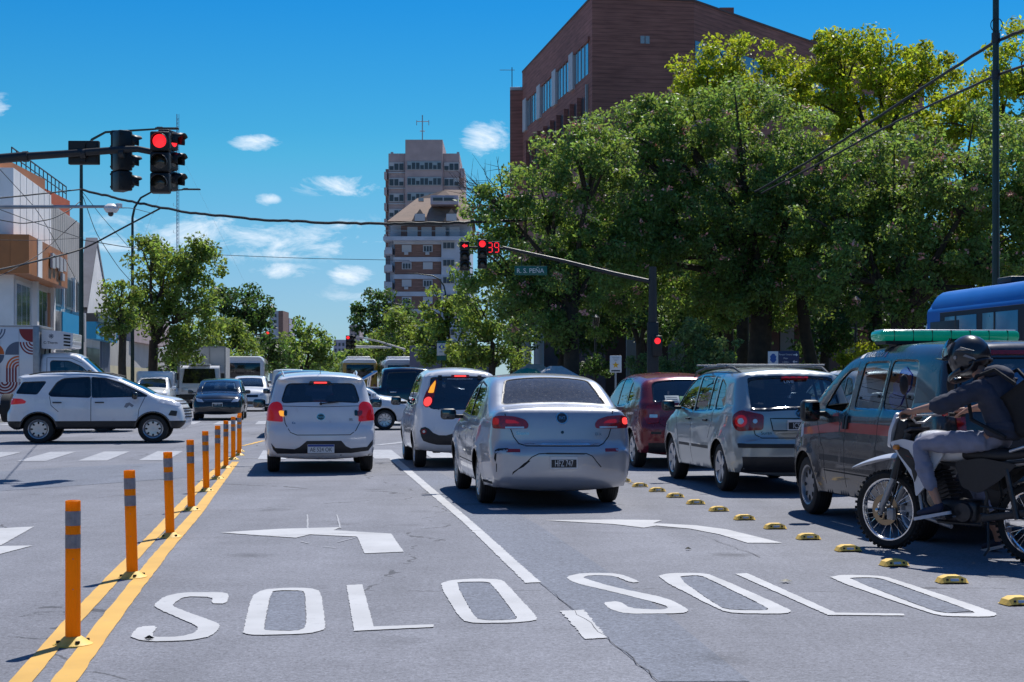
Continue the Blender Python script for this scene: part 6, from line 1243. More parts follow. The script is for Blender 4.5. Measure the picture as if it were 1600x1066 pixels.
# handlebar, grips, levers, mirrors
HB = [(.24, .40, 1.12), (.27, .30, 1.125), (.36, .16, 1.12), (.375, .05, 1.06), (.375, -.05, 1.06), (.36, -.16, 1.12), (.27, -.30, 1.125), (.24, -.40, 1.12)]
MB().tube(HB, .011, 10).tube([(.35, .17, 1.122), (.35, -.17, 1.122)], .008).build('handlebar', M_steel, BK)
for sg in (1, -1):
    MB().tube([(.285, sg * .27, 1.126), (.235, sg * .415, 1.12)], .0165, 12).build('grip', mat('grip_rubber', (.02, .02, .02), .8), BK); MB().tube([(.31, sg * .24, 1.13), (.335, sg * .27, 1.12), (.315, sg * .40, 1.10)], .006).box((.30, sg * .245, 1.13), (.05, .05, .035), bev=.01).build('lever', M_steel, BK)
    MB().tube([(.30, sg * .25, 1.14), (.31, sg * .27, 1.24), (.30, sg * .30, 1.32)], .006).build('mirror_stalk', M_black, BK)
    mo = MB().ball((.30, sg * .315, 1.375), (.018, .055, .085), 14).build('mirror', M_black, BK)
MB().box((.285, .215, 1.135), (.04, .05, .045), bev=.01).box((.285, -.215, 1.135), (.04, .05, .045), bev=.01).build('switch_block', M_red, BK)
# tank, shrouds, seat, side panels
def loft(rows, name, m, par=BK, sub=2):      # rows: x, z_bottom, z_top, half width
    b = MB(); vs = []; n = 12
    for x, z0, z1, hw in rows:
        for k in range(n): a = 2 * math.pi * k / n; c_, s_ = math.cos(a), math.sin(a); vs.append((x, hw * (abs(c_) ** .7) * (1 if c_ > 0 else -1), (z0 + z1) / 2 + (z1 - z0) / 2 * (abs(s_) ** .8) * (1 if s_ > 0 else -1)))
    q = len(rows); b.add(vs, [(j * n + i, j * n + (i + 1) % n, (j + 1) * n + (i + 1) % n, (j + 1) * n + i) for j in range(q - 1) for i in range(n)] + [tuple(range(n)), tuple((q - 1) * n + k for k in range(n))[::-1]])
    o = b.build(name, m, par, R(80)); o.data.polygons.foreach_set('use_smooth', [True] * len(o.data.polygons)); s = o.modifiers.new('s', 'SUBSURF'); s.levels = sub; s.render_levels = sub; return o
loft([(.40, .84, .93, .05), (.36, .78, .99, .12), (.22, .74, 1.02, .155), (.05, .74, .99, .15), (-.10, .76, .92, .11), (-.16, .78, .88, .08)], 'fuel_tank', M_bw)
loft([(-.05, .78, .875, .09), (-.14, .76, .885, .12), (-.4, .76, .875, .135), (-.7, .79, .90, .12), (-.92, .85, .93, .09), (-.97, .88, .92, .05)], 'seat', mat('seat_vinyl', (.018, .018, .02), .6))
loft([(-.5, .72, .84, .10), (-.8, .78, .87, .10), (-1.08, .83, .89, .07), (-1.15, .85, .88, .04)], 'tail_fairing', M_bw)
for sg in (1, -1):
    yy = .165
    f_ = frame((0, sg * yy, 0), (1, 0, 0), (0, 0, 1)) if sg < 0 else frame((0, sg * yy, 0), (1, 0, 0), (0, 0, 1)) @ Matrix.Translation((0, 0, 0))
    sh = MB().prism(rounded([(.55, .90), (.42, .93), (.12, .88), (.02, .82), (.10, .72), (.20, .55), (.29, .46), (.31, .60), (.42, .74)], .03), frame((0, sg * yy + (.009 if sg > 0 else -.0), 0), (1, 0, 0), (0, 0, 1)), .018).build('radiator_shroud', M_bw, BK, R(30))
    o_ = lambda p, m, n_: MB().prism(p, frame((0, sg * (yy + .0105) + (0.002 if sg > 0 else .0), 0), (1, 0, 0), (0, 0, 1)), .002 if sg > 0 else -.002).build(n_, m, sh)
    o_([(.50, .885), (.36, .84), (.25, .70), (.30, .58), (.33, .68), (.45, .80)], M_black, 'graphic'); o_([(.40, .80), (.30, .77), (.14, .80), (.24, .74)], M_stripe, 'graphic'); o_([(.34, .72), (.22, .70), (.12, .745), (.22, .66)], M_black, 'graphic')
    MB().prism(rounded([(-.05, .76), (-.12, .56), (-.28, .52), (-.45, .62), (-.62, .76), (-.3, .80)], .04), frame((0, sg * .135 + (.006 if sg > 0 else 0), 0), (1, 0, 0), (0, 0, 1)), .012).build('side_panel', M_black, BK)
# frame, engine, exhaust, swingarm, tail
fr = MB()
for sg in (1, -1):
    fr.tube([(.40, 0, .92), (.30, sg * .06, .70), (.26, sg * .09, .42), (.12, sg * .10, .27), (-.28, sg * .10, .27), (-.33, sg * .10, .50), (-.25, sg * .10, .74), (-.75, sg * .11, .80), (-1.0, sg * .08, .84)], .016, 8)
    fr.tube([(.38, 0, .95), (.1, sg * .06, .74), (-.25, sg * .10, .72)], .018, 8)
fr.build('frame', M_black, BK)
for sg in (1, -1): MB().box((-.5, sg * .115, .36), (.42, .035, .06), rot=Matrix.Rotation(R(10), 3, 'Y'), bev=.012).build('swingarm', M_eng, BK)
e = MB(); e.box((-.05, 0, .36), (.36, .22, .20), bev=.05, seg=3).lathe([(.001, .14), (.075, .13), (.085, .10), (.085, -.10), (.001, -.13)], org=(-.12, 0, .36), axis='Y', n=24).lathe([(.001, .13), (.06, .125), (.07, .09), (.07, 0)], org=(.06, 0, .35), axis='Y', n=24)
for k in range(7): e.box((.10 + k * .012, 0, .47 + k * .030), (.17, .17, .010), rot=Matrix.Rotation(R(22), 3, 'Y'), bev=.004)
e.box((.13, 0, .55), (.11, .11, .24), rot=Matrix.Rotation(R(22), 3, 'Y')).box((.20, 0, .69), (.15, .14, .06), rot=Matrix.Rotation(R(22), 3, 'Y'), bev=.015); e.build('engine', M_eng, BK)
MB().tube([(.24, .03, .62), (.34, .05, .50), (.28, .08, .30), (.0, .10, .24)], .02, 12).build('exhaust_pipe', M_steel, BK); MB().tube([(-.45, -.16, .55), (-1.0, -.18, .74)], [.045, .055], 16).tube([(.0, -.10, .24), (-.25, -.14, .36), (-.45, -.16, .55)], .02, 10).build('silencer', M_eng, BK)
MB().tube([(-.28, .12, .36), (-.68, .12, .345)], .008).tube([(-.28, .12, .42), (-.68, .12, .40)], .008).build('chain', M_eng, BK)
for sg in (1, -1): MB().tube([(-.02, sg * .10, .32), (-.02, sg * .22, .315)], .014).box((-.02, sg * .20, .325), (.05, .10, .018), bev=.005).build('foot_peg', M_eng, BK)
MB().tube([(-.08, .12, .33), (.10, .16, .30), (.11, .20, .31)], .008).build('gear_lever', M_steel, BK); MB().tube([(-.35, .12, .30), (-.42, .22, .10), (-.40, .25, .05)], .010).build('side_stand', M_black, BK)
MB().tube([(-.55, .13, .86), (-.80, .17, .93), (-1.05, .13, .97), (-1.12, 0, .97), (-1.05, -.13, .97), (-.80, -.17, .93), (-.55, -.13, .86)], .013, 10).build('grab_rail', M_alloy, BK)
for sg in (1, -1): MB().tube([(-.62, sg * .14, .34), (-.52, sg * .13, .72)], [.022, .022], 10).build('shock_absorber', M_eng, BK)
b = MB(); vs = []
for a in np.linspace(15, 130, 9): 
    for q in (-1, 0, 1): vs.append((-.68 - math.cos(R(a)) * (RRW + .10), q * .085, RRW + .04 + math.sin(R(a)) * (RRW + .10) - abs(q) * .02))
b.add(vs, [(j * 3 + i, j * 3 + i + 1, (j + 1) * 3 + i + 1, (j + 1) * 3 + i) for j in range(8) for i in range(2)]); o = b.build('rear_mudguard', M_black, BK, R(60)); s = o.modifiers.new('s', 'SOLIDIFY'); s.thickness = .006
MB().box((-1.14, 0, .86), (.05, .14, .07), bev=.015).build('tail_lamp', M_red, BK)
MB().box((.21, 0, .88), (.10, .001, .02)); MB().ball((.70, .135, FR), (.02, .02, .02), 8).build('axle_nut', M_chrome, BK)
# ---- rider (same local frame as the motorcycle, own thing)
RI = thing('person', 'motorcycle rider in black helmet, dark hoodie and grey joggers, right foot down', 'person', bike_loc, R(90) + BH)
Bn = {'pel': ((-.40, 0, .96), (.12, .10)), 'bel': ((-.42, 0, 1.10), (.14, .11)), 'che': ((-.38, 0, 1.26), (.15, .12)), 'upc': ((-.31, 0, 1.37), (.12, .10)), 'nec': ((-.21, 0, 1.45), .055), 'hd0': ((-.13, 0, 1.53), .075), 'hd1': ((-.09, 0, 1.60), .09), 'hd2': ((-.085, 0, 1.67), .06)}
E = chain('pel', 'bel', 'che', 'upc', 'nec', 'hd0', 'hd1', 'hd2')
def limb(s_, sh, el, wr, pr):
    Bn['sh' + s_] = (sh, .062); Bn['el' + s_] = (el, .042); Bn['fa' + s_] = (tuple(Vector(el).lerp(Vector(wr), .35)), .042); Bn['wr' + s_] = (wr, .026); Bn['pa' + s_] = (pr, (.022, .040)); E.extend(chain('upc', 'sh' + s_, 'el' + s_, 'fa' + s_, 'wr' + s_, 'pa' + s_))
limb('L', (-.33, .19, 1.36), (-.10, .35, 1.21), (.17, .37, 1.165), (.225, .36, 1.155)); limb('R', (-.33, -.19, 1.36), (-.10, -.35, 1.21), (.17, -.37, 1.165), (.225, -.36, 1.155))
for s_, sg in (('L', 1), ('R', -1)):
    for k, (dy, L_) in enumerate(((-.034, .95), (-.012, 1.05), (.012, 1.0), (.033, .82))):
        y = sg * (.36 - dy) * 1.0; a = [(.262, y, 1.155), (.288, y, 1.135), (.283, y, 1.108), (.258, y, 1.098)]
        a = [(.225 + (p[0] - .225) * L_, p[1], 1.135 + (p[2] - 1.135) * L_) for p in a]
        for j, p in enumerate(a): Bn[f'f{s_}{k}{j}'] = (p, [.0105, .010, .0092, .0078][j])
        E.extend([('pa' + s_, f'f{s_}{k}0')] + chain(*[f'f{s_}{k}{j}' for j in range(4)]))
    th = [(.205, sg * .318, 1.135), (.225, sg * .298, 1.115), (.245, sg * .292, 1.10)]
    for j, p in enumerate(th): Bn[f't{s_}{j}'] = (p, [.0125, .011, .009][j])
    E.extend([('wr' + s_, f't{s_}0')] + chain(*[f't{s_}{j}' for j in range(3)]))
LG = {'L': [(-.32, .11, .93), (.21, .24, .90), (.17, .235, .70), (.06, .20, .44), (.04, .20, .385), (.15, .22, .36)], 'R': [(-.32, -.11, .93), (.12, -.33, .72), (.09, -.37, .52), (-.04, -.46, .16), (-.05, -.48, .075), (.06, -.51, .045)]}
for s_, pts in LG.items():
    for k, (nm, r) in enumerate((('hp', .066), ('kn', .052), ('cf', .055), ('an', .034), ('hl', .034), ('to', .032))): Bn[nm + s_] = (pts[k], r)
    E.extend(chain('pel', 'hp' + s_, 'kn' + s_, 'cf' + s_, 'an' + s_, 'hl' + s_, 'to' + s_))
body = skin('body', Bn, E, M_skin, RI, 'pel', 2)
def part(nodes, edges, nm, m, root, sub=2, disp=0, par=RI): return skin(nm, nodes, edges, m, par, root, sub, disp)
V3 = lambda k: Vector(Bn[k][0])
H = {'hem': ((-.41, 0, .93), (.21, .175)), 'w': ((-.43, 0, 1.06), (.20, .17)), 'c': ((-.40, 0, 1.22), (.21, .165)), 'u': ((-.34, 0, 1.34), (.175, .145)), 'n': ((-.26, 0, 1.43), (.095, .09))}
HE = chain('hem', 'w', 'c', 'u', 'n')
for s_ in 'LR':
    H['s' + s_] = (tuple(V3('sh' + s_)), .095); H['a' + s_] = (tuple(V3('sh' + s_).lerp(V3('el' + s_), .5)), .086); H['e' + s_] = (tuple(V3('el' + s_)), .078); H['f' + s_] = (tuple(V3('el' + s_).lerp(V3('wr' + s_), .50)), .060); HE += chain('u', 's' + s_, 'a' + s_, 'e' + s_, 'f' + s_)
part(H, HE, 'hoodie', M_hood, 'c', 3, .016)
part({'a': ((-.28, .11, 1.455), .05), 'b': ((-.37, .085, 1.485), .06), 'c': ((-.43, 0, 1.485), .075), 'd': ((-.37, -.085, 1.485), .06), 'e': ((-.28, -.11, 1.455), .05), 'f': ((-.50, 0, 1.42), .06)}, chain('a', 'b', 'c', 'd', 'e') + [('c', 'f')], 'hood', M_hood, 'c', 2, .006)
T = {'p': ((-.37, 0, .92), (.165, .14)), 'p2': ((-.38, 0, 1.0), (.15, .13))}; TE = [('p2', 'p')]
for s_ in 'LR':
    P6 = [Vector(p) for p in LG[s_]]; T['h' + s_] = (tuple(P6[0]), .105); T['m' + s_] = (tuple(P6[0].lerp(P6[1], .55) + Vector((0, 0, .005))), .092); T['k' + s_] = (tuple(P6[1]), .075); T['c' + s_] = (tuple(P6[2]), .070); T['z' + s_] = (tuple(P6[2].lerp(P6[3], .72)), .052); TE += chain('p', 'h' + s_, 'm' + s_, 'k' + s_, 'c' + s_, 'z' + s_)
part(T, TE, 'trousers', M_pants, 'p', 3, .011)
MB().tube([(-.20, .10, .97), (-.18, .13, .99), (-.17, .09, 1.0), (-.20, .08, .97), (-.19, .11, .93)], .004, 6).build('drawstring', M_shoe, RI)
for s_ in 'LR':
    hl, to = V3('hl' + s_), V3('to' + s_); dd = (to - hl); dd.z = min(0, dd.z); zb = (hl.z + to.z) / 2 - .05 if s_ == 'L' else .0
    f0 = hl - dd.normalized() * .05; t0 = to + dd.normalized() * .085
    sh = part({'a': (tuple(f0 + Vector((0, 0, -.002))), (.040, .045)), 'b': (tuple(hl + Vector((0, 0, .02))), .047), 'c': (tuple(hl.lerp(to, .6)), (.046, .042)), 'd': (tuple(to), (.045, .032)), 'e': (tuple(t0 + Vector((0, 0, -.008))), (.032, .022)), 'x': (tuple(V3('an' + s_).lerp(hl, .35)), .040)}, chain('a', 'b', 'c', 'd', 'e') + [('b', 'x')], 'shoe', M_shoe, 'b', 2)
    ax = dd.normalized(); yv = Vector((0, 0, 1)).cross(ax).normalized(); upv = ax.cross(yv); o0 = (f0 + t0) / 2; so_ = [(-.165, .0), (-.15, .036), (-.05, .038), (.07, .050), (.14, .040), (.17, .0), (.14, -.036), (.07, -.044), (-.05, -.034), (-.15, -.034)]
    fr_ = Matrix((ax, yv, upv)).transposed().to_4x4(); fr_.translation = o0 + upv * (-.058 if s_ == 'L' else -.052); fr_.translation.z = max(fr_.translation.z, .004)
    MB().prism(smooth2(so_, 2), fr_, .026).build('sole', M_sole, sh)
# helmet: open-visor full face
hc = Vector((-.095, 0, 1.60)); hm = MB(); hm.ball((0, 0, 0), (.158, .128, .150), 24); 
for i, v in enumerate(hm.v):
    if v.x > .02 and v.z < -.02: v.x *= 1.0 + .16 * min(1, (-v.z) / .1); v.y *= .94
    if v.x < -.06 and v.z < -.06: v.z += (-v.z - .06) * .45
hm.v = [v + hc for v in hm.v]; ho = hm.build('helmet', M_helm, RI, R(80)); ho.data.polygons.foreach_set('use_smooth', [True] * len(ho.data.polygons))
HT = Matrix.Translation(hc) @ Matrix.Rotation(R(20), 4, 'Y') @ Matrix.Scale(1.13, 4) @ Matrix.Translation(-hc); ho.data.transform(HT)
cb = MB().tube([HT @ (hc + Vector((.06 + .12 * math.cos(a), .115 * math.sin(a), -.10 - .02 * math.cos(a)))) for a in np.linspace(-1.9, 1.9, 15)], [.024] * 15, 12).build('chin_bar', M_helm, ho)
sp = MB(); vs = []
for j in range(6):
    e_ = R(8 + j * 13)
    for i in range(11): a = R(-75 + i * 15); vs.append(HT @ (hc + Vector((.168 * math.cos(e_) * math.cos(a) + .035, .134 * math.cos(e_) ** .5 * math.sin(a), .152 * math.sin(e_) + .02))))
sp.add(vs, [(j * 11 + i, j * 11 + i + 1, (j + 1) * 11 + i + 1, (j + 1) * 11 + i) for j in range(5) for i in range(10)]); vo_ = sp.build('visor', M_visor, ho, R(80)); 
MB().prism(rounded([(.0, -.10), (.09, -.07), (.10, 0), (.09, .07), (.0, .10)], .02), frame(HT @ (hc + Vector((.165, 0, .03))), (1, 0, .15), (0, 1, 0)), .006).build('peak', M_helm, ho)
MB().prism(rounded([(-.06, -.05), (.05, -.05), (.07, .04), (-.05, .06)], .02), frame(HT @ (hc + Vector((.165, 0, -.03))), (0, 1, 0), (0, 0, 1)), .004).build('face_opening', M_arch, ho)
for sg in (1, -1): MB().lathe([(.001, sg * .006), (.014, sg * .006), (.016, 0)], org=HT @ (hc + Vector((.03, sg * .127, .0))), axis='Y', n=12).build('visor_pivot', M_steel, ho)
MB().tube([HT @ (hc + Vector((-.02 + .10 * math.cos(a), .121, -.03 + .09 * math.sin(a)))) for a in np.linspace(-2.6, -1.0, 8)], .010, 8).tube([HT @ (hc + Vector((-.145 * math.cos(a), .12 * math.sin(a), -.075))) for a in np.linspace(-1.2, 1.2, 10)], .012, 8).build('neck_trim', M_eng, ho)
MB().prism([(-.12, .02), (.0, .05), (.06, .02), (-.02, .03)], frame(HT @ (hc + Vector((-.03, .128, .01))), (1, 0, 0), (0, .25, 1)), .003).prism([(-.10, -.03), (.02, .0), (.0, .015), (-.08, -.01)], frame(HT @ (hc + Vector((-.05, .129, -.02))), (1, 0, 0), (0, 0, 1)), .003).build('helmet_graphic', mat('helmet_grey', (.2, .21, .23), .3), ho)
BP = thing('backpack', 'black backpack worn by the motorcycle rider', 'backpack', bike_loc, R(90) + BH)
skin('bag', {'a': ((-.57, 0, 1.34), (.10, .14)), 'b': ((-.65, 0, 1.22), (.13, .17)), 'c': ((-.68, 0, 1.06), (.14, .18)), 'd': ((-.66, 0, .94), (.12, .16))}, chain('a', 'b', 'c', 'd'), M_bag, BP, 'b', 2, .006)
for sg in (1, -1): MB().tube([(-.58, sg * .11, 1.38), (-.43, sg * .16, 1.49), (-.28, sg * .17, 1.44), (-.21, sg * .19, 1.30), (-.26, sg * .21, 1.10), (-.55, sg * .19, .97)], .016, 8).build('strap', M_bag, BP)
MB().tube([(-.77, .06, 1.28), (-.82, .07, 1.16), (-.82, .07, 1.03)], .004).build('zip', M_steel, BP)
# ---- standing people, simple pose
def person(loc, face, label, top, legs, h=1.72, cap=None, walk=.0, name='person'):
    t = thing(name, label, 'person', loc, face); k = h / 1.75
    n = {'pe': ((0, 0, .95 * k), (.13, .11)), 'ch': ((.01, 0, 1.25 * k), (.15, .11)), 'up': ((0, 0, 1.40 * k), (.11, .09)), 'ne': ((0, 0, 1.48 * k), .05), 'h0': ((.01, 0, 1.56 * k), .07), 'h1': ((.01, 0, 1.66 * k), .085)}; e = chain('pe', 'ch', 'up', 'ne', 'h0', 'h1')
    for s_, g_ in (('L', 1), ('R', -1)):
        n['s' + s_] = ((0, g_ * .18, 1.38 * k), .055); n['e' + s_] = ((-.02, g_ * .24, 1.12 * k), .04); n['w' + s_] = ((.10, g_ * .22, .90 * k), .026); n['p' + s_] = ((.12, g_ * .215, .83 * k), (.02, .036)); e += chain('up', 's' + s_, 'e' + s_, 'w' + s_, 'p' + s_)
        for q in range(4): n[f'f{s_}{q}'] = ((.13 + .018 * (q - 1.5), g_ * .21, .755 * k), .009); e.append(('p' + s_, f'f{s_}{q}'))
        n['t' + s_] = ((.155, g_ * .19, .80 * k), .010); e.append(('p' + s_, 't' + s_))
        n['i' + s_] = ((0, g_ * .09, .88 * k), .08); n['k' + s_] = ((g_ * walk + .03, g_ * .10, .48 * k), .055); n['a' + s_] = ((g_ * walk * 1.6, g_ * .10, .08), .036); n['o' + s_] = ((g_ * walk * 1.6 + .14, g_ * .11, .035), .034); e += chain('pe', 'i' + s_, 'k' + s_, 'a' + s_, 'o' + s_)
    skin('body', n, e, M_skin, t, 'pe', 1)
    a = {'h': ((0, 0, .90 * k), (.155, .13)), 'c': ((.01, 0, 1.25 * k), (.17, .13)), 'u': ((0, 0, 1.41 * k), (.13, .10))}; ae = chain('h', 'c', 'u')
    for s_ in 'LR': a['s' + s_] = (n['s' + s_][0], .075); a['e' + s_] = (n['e' + s_][0], .058); ae += chain('u', 's' + s_, 'e' + s_)
    skin('shirt', a, ae, top, t, 'c', 1)
    l = {'p': ((0, 0, .92 * k), (.15, .125))}; le = []
    for s_ in 'LR': l['i' + s_] = (n['i' + s_][0], .10); l['k' + s_] = (n['k' + s_][0], .072); q = Vector(n['a' + s_][0]); l['a' + s_] = ((q.x, q.y, q.z + .06), .055); le += chain('p', 'i' + s_, 'k' + s_, 'a' + s_)
    skin('trousers', l, le, legs, t, 'p', 1)
    MB().ball((0, 0, 1.69 * k), (.10, .088, .085), 14).build('cap' if cap else 'hair', cap or mat('hair_dark', (.02, .015, .012), .8), t)
    return t
person(U(10.2, 53.5, .13), R(200), 'pedestrian in dark clothes and pale cap in the shade beside the star sign', mat('shirt_dark', (.05, .05, .06), .9), mat('jeans', (.03, .04, .07), .9), cap=mat('cap_beige', (.30, .24, .17), .9), walk=.06)
# ================================================================ street furniture
M_pole = mat('pole_dark_green', (.012, .035, .032), .45, noise=.25, nscale=3); M_arm = mat('arm_black', (.02, .021, .024), .5, noise=.2); M_galv = mat('galvanised', (.35, .36, .37), .45, metal=.5, noise=.15)
M_sg = mat('signal_housing', (.012, .012, .013), .5); M_off = mat('unlit_lens', (.03, .028, .02), .2, coat=.5); M_on = mat('signal_red_lit', (.7, .01, .01), .3, emit=(1, .02, .03), es=1.15)
M_ins = mat('sign_white', (.70, .71, .70), .5); M_grn = mat('sign_green', (.005, .11, .085), .45); M_blu = mat('sign_blue', (.015, .03, .10), .5); M_bl2 = mat('emblem_blue', (.02, .10, .35), .5); M_str = mat('star_yellow', (.75, .42, .02), .5)
def signal(loc, rz, label, lit=0, arrow=False, name='traffic_light', s=1.0, group=None, n=3, par=None):
    t = thing(name, label, 'traffic light', loc, rz, group); t.scale = (s, s, s)   # front faces local -y
    for k in range(n):
        z = -.16 - k * .32
        MB().box((0, 0, z), (.30, .20, .31), bev=.025).box((0, -.105, z), (.27, .02, .28), bev=.02).box((.155, .05, z + .1), (.02, .04, .03)).box((-.155, .05, z + .1), (.02, .04, .03)).box((.155, .05, z - .1), (.02, .04, .03)).box((-.155, .05, z - .1), (.02, .04, .03)).build('housing', M_sg, t)
        on = (k == lit)
        if on and arrow:
            MB().prism([(-.09, 0), (0, .07), (0, .03), (.09, .03), (.09, -.03), (0, -.03), (0, -.07)], frame((0, -.118, z), (1, 0, 0), (0, 0, 1)), .006).build('lit_arrow', M_on, t); MB().lathe([(.001, -.116), (.108, -.114)], axis='Y', org=(0, 0, z), n=28).build('lens', M_off, t)
        else: MB().lathe([(.001, -.135), (.06, -.130), (.108, -.114)], axis='Y', org=(0, 0, z), n=28).build('lens', M_on if on else M_off, t)
        b = MB(); vs = []
        for d_ in (0, 1):
            for i in range(17): a = R(-25 + i * 230 / 16); vs.append((.125 * math.cos(a), -.11 - d_ * (.19 if 3 < i < 13 else .13), z + .125 * math.sin(a) - d_ * .02))
        b.add(vs, [(i, i + 1, 17 + i + 1, 17 + i) for i in range(16)]); v = b.build('visor', M_sg, t, R(60)); v.modifiers.new('s', 'SOLIDIFY').thickness = .004
    return t
YL = 24.0
mast = thing('signal_mast', 'dark signal mast whose curved arm crosses the upper left', 'mast', (P(-130, 596, YL).x, YL, 0))
b = MB(); x0 = mast.location.x
q = lambda px, py: P(px, py, YL) - mast.location
b.tube([(0, 0, 0), (0, 0, 4.7), (.1, 0, 4.85)], [.12, .09, .075], 16).build('pole', M_arm, mast)
MB().tube([q(-125, 258), q(0, 248), q(40, 244.5)], .075, 14).tube([q(40, 244.5), q(110, 240), q(190, 234)], [.062, .058, .055], 14).tube([q(190, 234), q(215, 233), q(240, 238), q(262, 243)], [.055, .05, .048, .045], 14).build('arm', M_arm, mast)
for px in (40, 130, 190): MB().tube([q(px - 4, 240.5 if px > 100 else 245), q(px + 4, 240 if px > 100 else 244.6)], .085 if px < 100 else .072, 14).build('clamp', M_arm, mast)
signal(P(251, 206, YL - .22), R(4), 'lit red traffic light hanging at upper left, round lens facing the camera', group=None)
s2 = signal(P(262, 204, YL + .35), R(74), 'traffic light turned right, mounted directly behind the round lit one', group=None)
s3 = signal(P(190, 204.5, YL + .18), R(125), 'traffic light seen from behind, between the countdown box and the lit one', lit=9)
s3b = signal(P(190, 204, YL + .4), R(172), 'traffic light facing away, back to back with the turned one', lit=9)
MB().box((0, 0, 0), (.48, .10, .37), bev=.012).box((0, -.055, 0), (.42, .02, .31)).box((0, -.07, 0), (.08, .06, .30)).build('countdown_box', M_sg, loc=P(131.5, 239, YL + .12))
tag(bpy.data.objects['countdown_box'], 'black countdown display seen from behind on the upper left arm', 'display')
ca = thing('camera_mast', 'thin galvanised arm carrying a white dome camera, below the left signal arm', 'camera', (P(-150, 596, YL - .6).x, YL - .6, 0)); q2 = lambda px, py: P(px, py, YL - .6) - ca.location
MB().tube([(0, 0, 0), (0, 0, 4.4)], .06, 12).build('pole', M_galv, ca); MB().tube([q2(-150, 322), q2(0, 323.5), q2(165, 323)], [.035, .032, .022], 10).build('arm', M_galv, ca)
MB().lathe([(.001, .07), (.06, .06), (.11, .02), (.115, -.02), (.08, -.07), (.001, -.07)], org=q2(174, 325), n=20).box(q2(186, 321), (.09, .06, .06), bev=.01).build('dome_housing', M_white, ca); MB().ball(q2(173, 334), .045, 14).build('lens_dome', M_gblack, ca)
def lamp_post(px, Y, ztop, reach, label, side=1, m=None, group='curved street lamp posts', r=.09, extra=None, base=0):
    t = thing('street_lamp', label, 'street lamp', Vector((P(px, 596, Y).x, Y, base)), 0, group); h = ztop - base; s_ = side
    MB().tube([(0, 0, 0), (0, 0, h * .45), (0, 0, h - 1.5)], [r * 1.15, r, r * .72], 14).lathe([(.2, 0), (.2, .02), (r, .25)], n=14).build('pole', m or M_pole, t)
    MB().tube([(0, 0, h - 1.5), (s_ * .12, 0, h - .95), (s_ * .45, 0, h - .45), (s_ * 1.0, 0, h - .15), (s_ * (reach - .9), 0, h - .02)], [r * .7, r * .65, r * .6, r * .55, r * .45], 12).build('arm', m or M_pole, t)
    MB().box((s_ * (reach - .45), 0, h), (.95, .30, .07), bev=.03).box((s_ * (reach - .75), 0, h + .04), (.25, .16, .06), bev=.02).build('luminaire', M_arm, t)
    return t
lamp_post(127, 63.5, 11.85, 4.0, 'tall dark lamp post rising behind the upper left signal arm'); l2 = lamp_post(207, 82, 11.65, 3.6, 'tall dark green lamp post with a small side arm, before the left trees')
MB().tube([(0, 0, 5.85), (2.3, 0, 5.95)], .05, 8).box((2.4, 0, 5.95), (.3, .2, .2), bev=.04).build('side_arm', M_galv, l2)
for z in (5.0, 4.3): MB().box((-.15 if z < 4.8 else .1, -.15, z), (.3, .2, .45), bev=.03).build('equipment_box', M_galv, l2)
for px, Y, z, rc, sd_, lb in ((295, 120, 11.2, 2.3, 1, 'street lamp whose tip shows above the left street trees'), (345, 165, 11.2, 2.4, 1, 'far left street lamp above the dark street tree'), (696, 120, 9.8, 3.0, -1, 'street lamp before the brown-roofed apartment block, arm pointing left'), (640, 165, 9.8, 2.6, -1, 'far street lamp above the right street trees')): lamp_post(px, Y, z, rc, lb, sd_, group='curved street lamp posts')
# right-hand mast
YR = 50.0; ms = thing('signal_mast', 'thick dark signal mast with an arm reaching left under the big trees', 'mast', Vector((P(1020, 596, YR).x, YR, .13))); q3 = lambda px, py, dy=0: P(px, py, YR + dy) - ms.location
MB().box((0, 0, 1.6), (.36, .30, 3.2), bev=.04).tube([(0, 0, 3.2), (0, 0, 5.0)], [.15, .12], 14).build('pole', M_arm, ms); MB().tube([q3(1020, 441), q3(960, 428), q3(880, 408), q3(786, 387)], [.075, .07, .06, .05], 12).tube([q3(790, 388), q3(718, 386)], .035, 10).build('arm', M_arm, ms)
signal(P(726, 377, YR - .15), R(3), 'traffic light with a lit red left arrow, before the big trees', arrow=True); signal(P(753.5, 374, YR - .15), R(3), 'traffic light with a lit round red lens beside the red countdown')
cd_ = thing('countdown_display', 'red countdown display reading 39 beside the far signal', 'display', P(771, 387, YR - .1))
MB().box((0, .03, 0), (.42, .10, .40), bev=.02).build('housing', M_sg, cd_)
def seg7(ch, cx):
    S7 = {'3': 'abgcd', '9': 'abcdfg'}[ch]; b = MB(); w_, h_ = .065, .075; D = {'a': (0, 2 * h_, 1), 'g': (0, 0, 1), 'd': (0, -2 * h_, 1), 'b': (w_, h_, 0), 'c': (w_, -h_, 0), 'f': (-w_, h_, 0), 'e': (-w_, -h_, 0)}
    for k in S7: x, z, hz_ = D[k]; b.box((cx + x, -.028, z), (.10, .01, .022) if hz_ else (.022, .01, .12))
    b.build('digit', M_on, cd_, smooth=None)
seg7('3', -.105); seg7('9', .105)
ns = thing('street_name_sign', 'dark green street name sign reading R. S. PEÑA under the far signal arm', 'sign', P(829.5, 423, YR - .1)); MB().box((0, 0, 0), (1.06, .03, .30), bev=.006).build('panel', M_grn, ns)
MB().text('R. S. PEÑA', .215, frame((-.02, -.017, -.01), (1, 0, 0), (0, 0, 1)), wide=.92).build('lettering', M_ins, ns, smooth=None); MB().tube([(-.3, .0, .15), (-.3, .05, .50)], .012).tube([(.3, .0, .15), (.3, .05, .38)], .012).build('hanger', M_arm, ns)
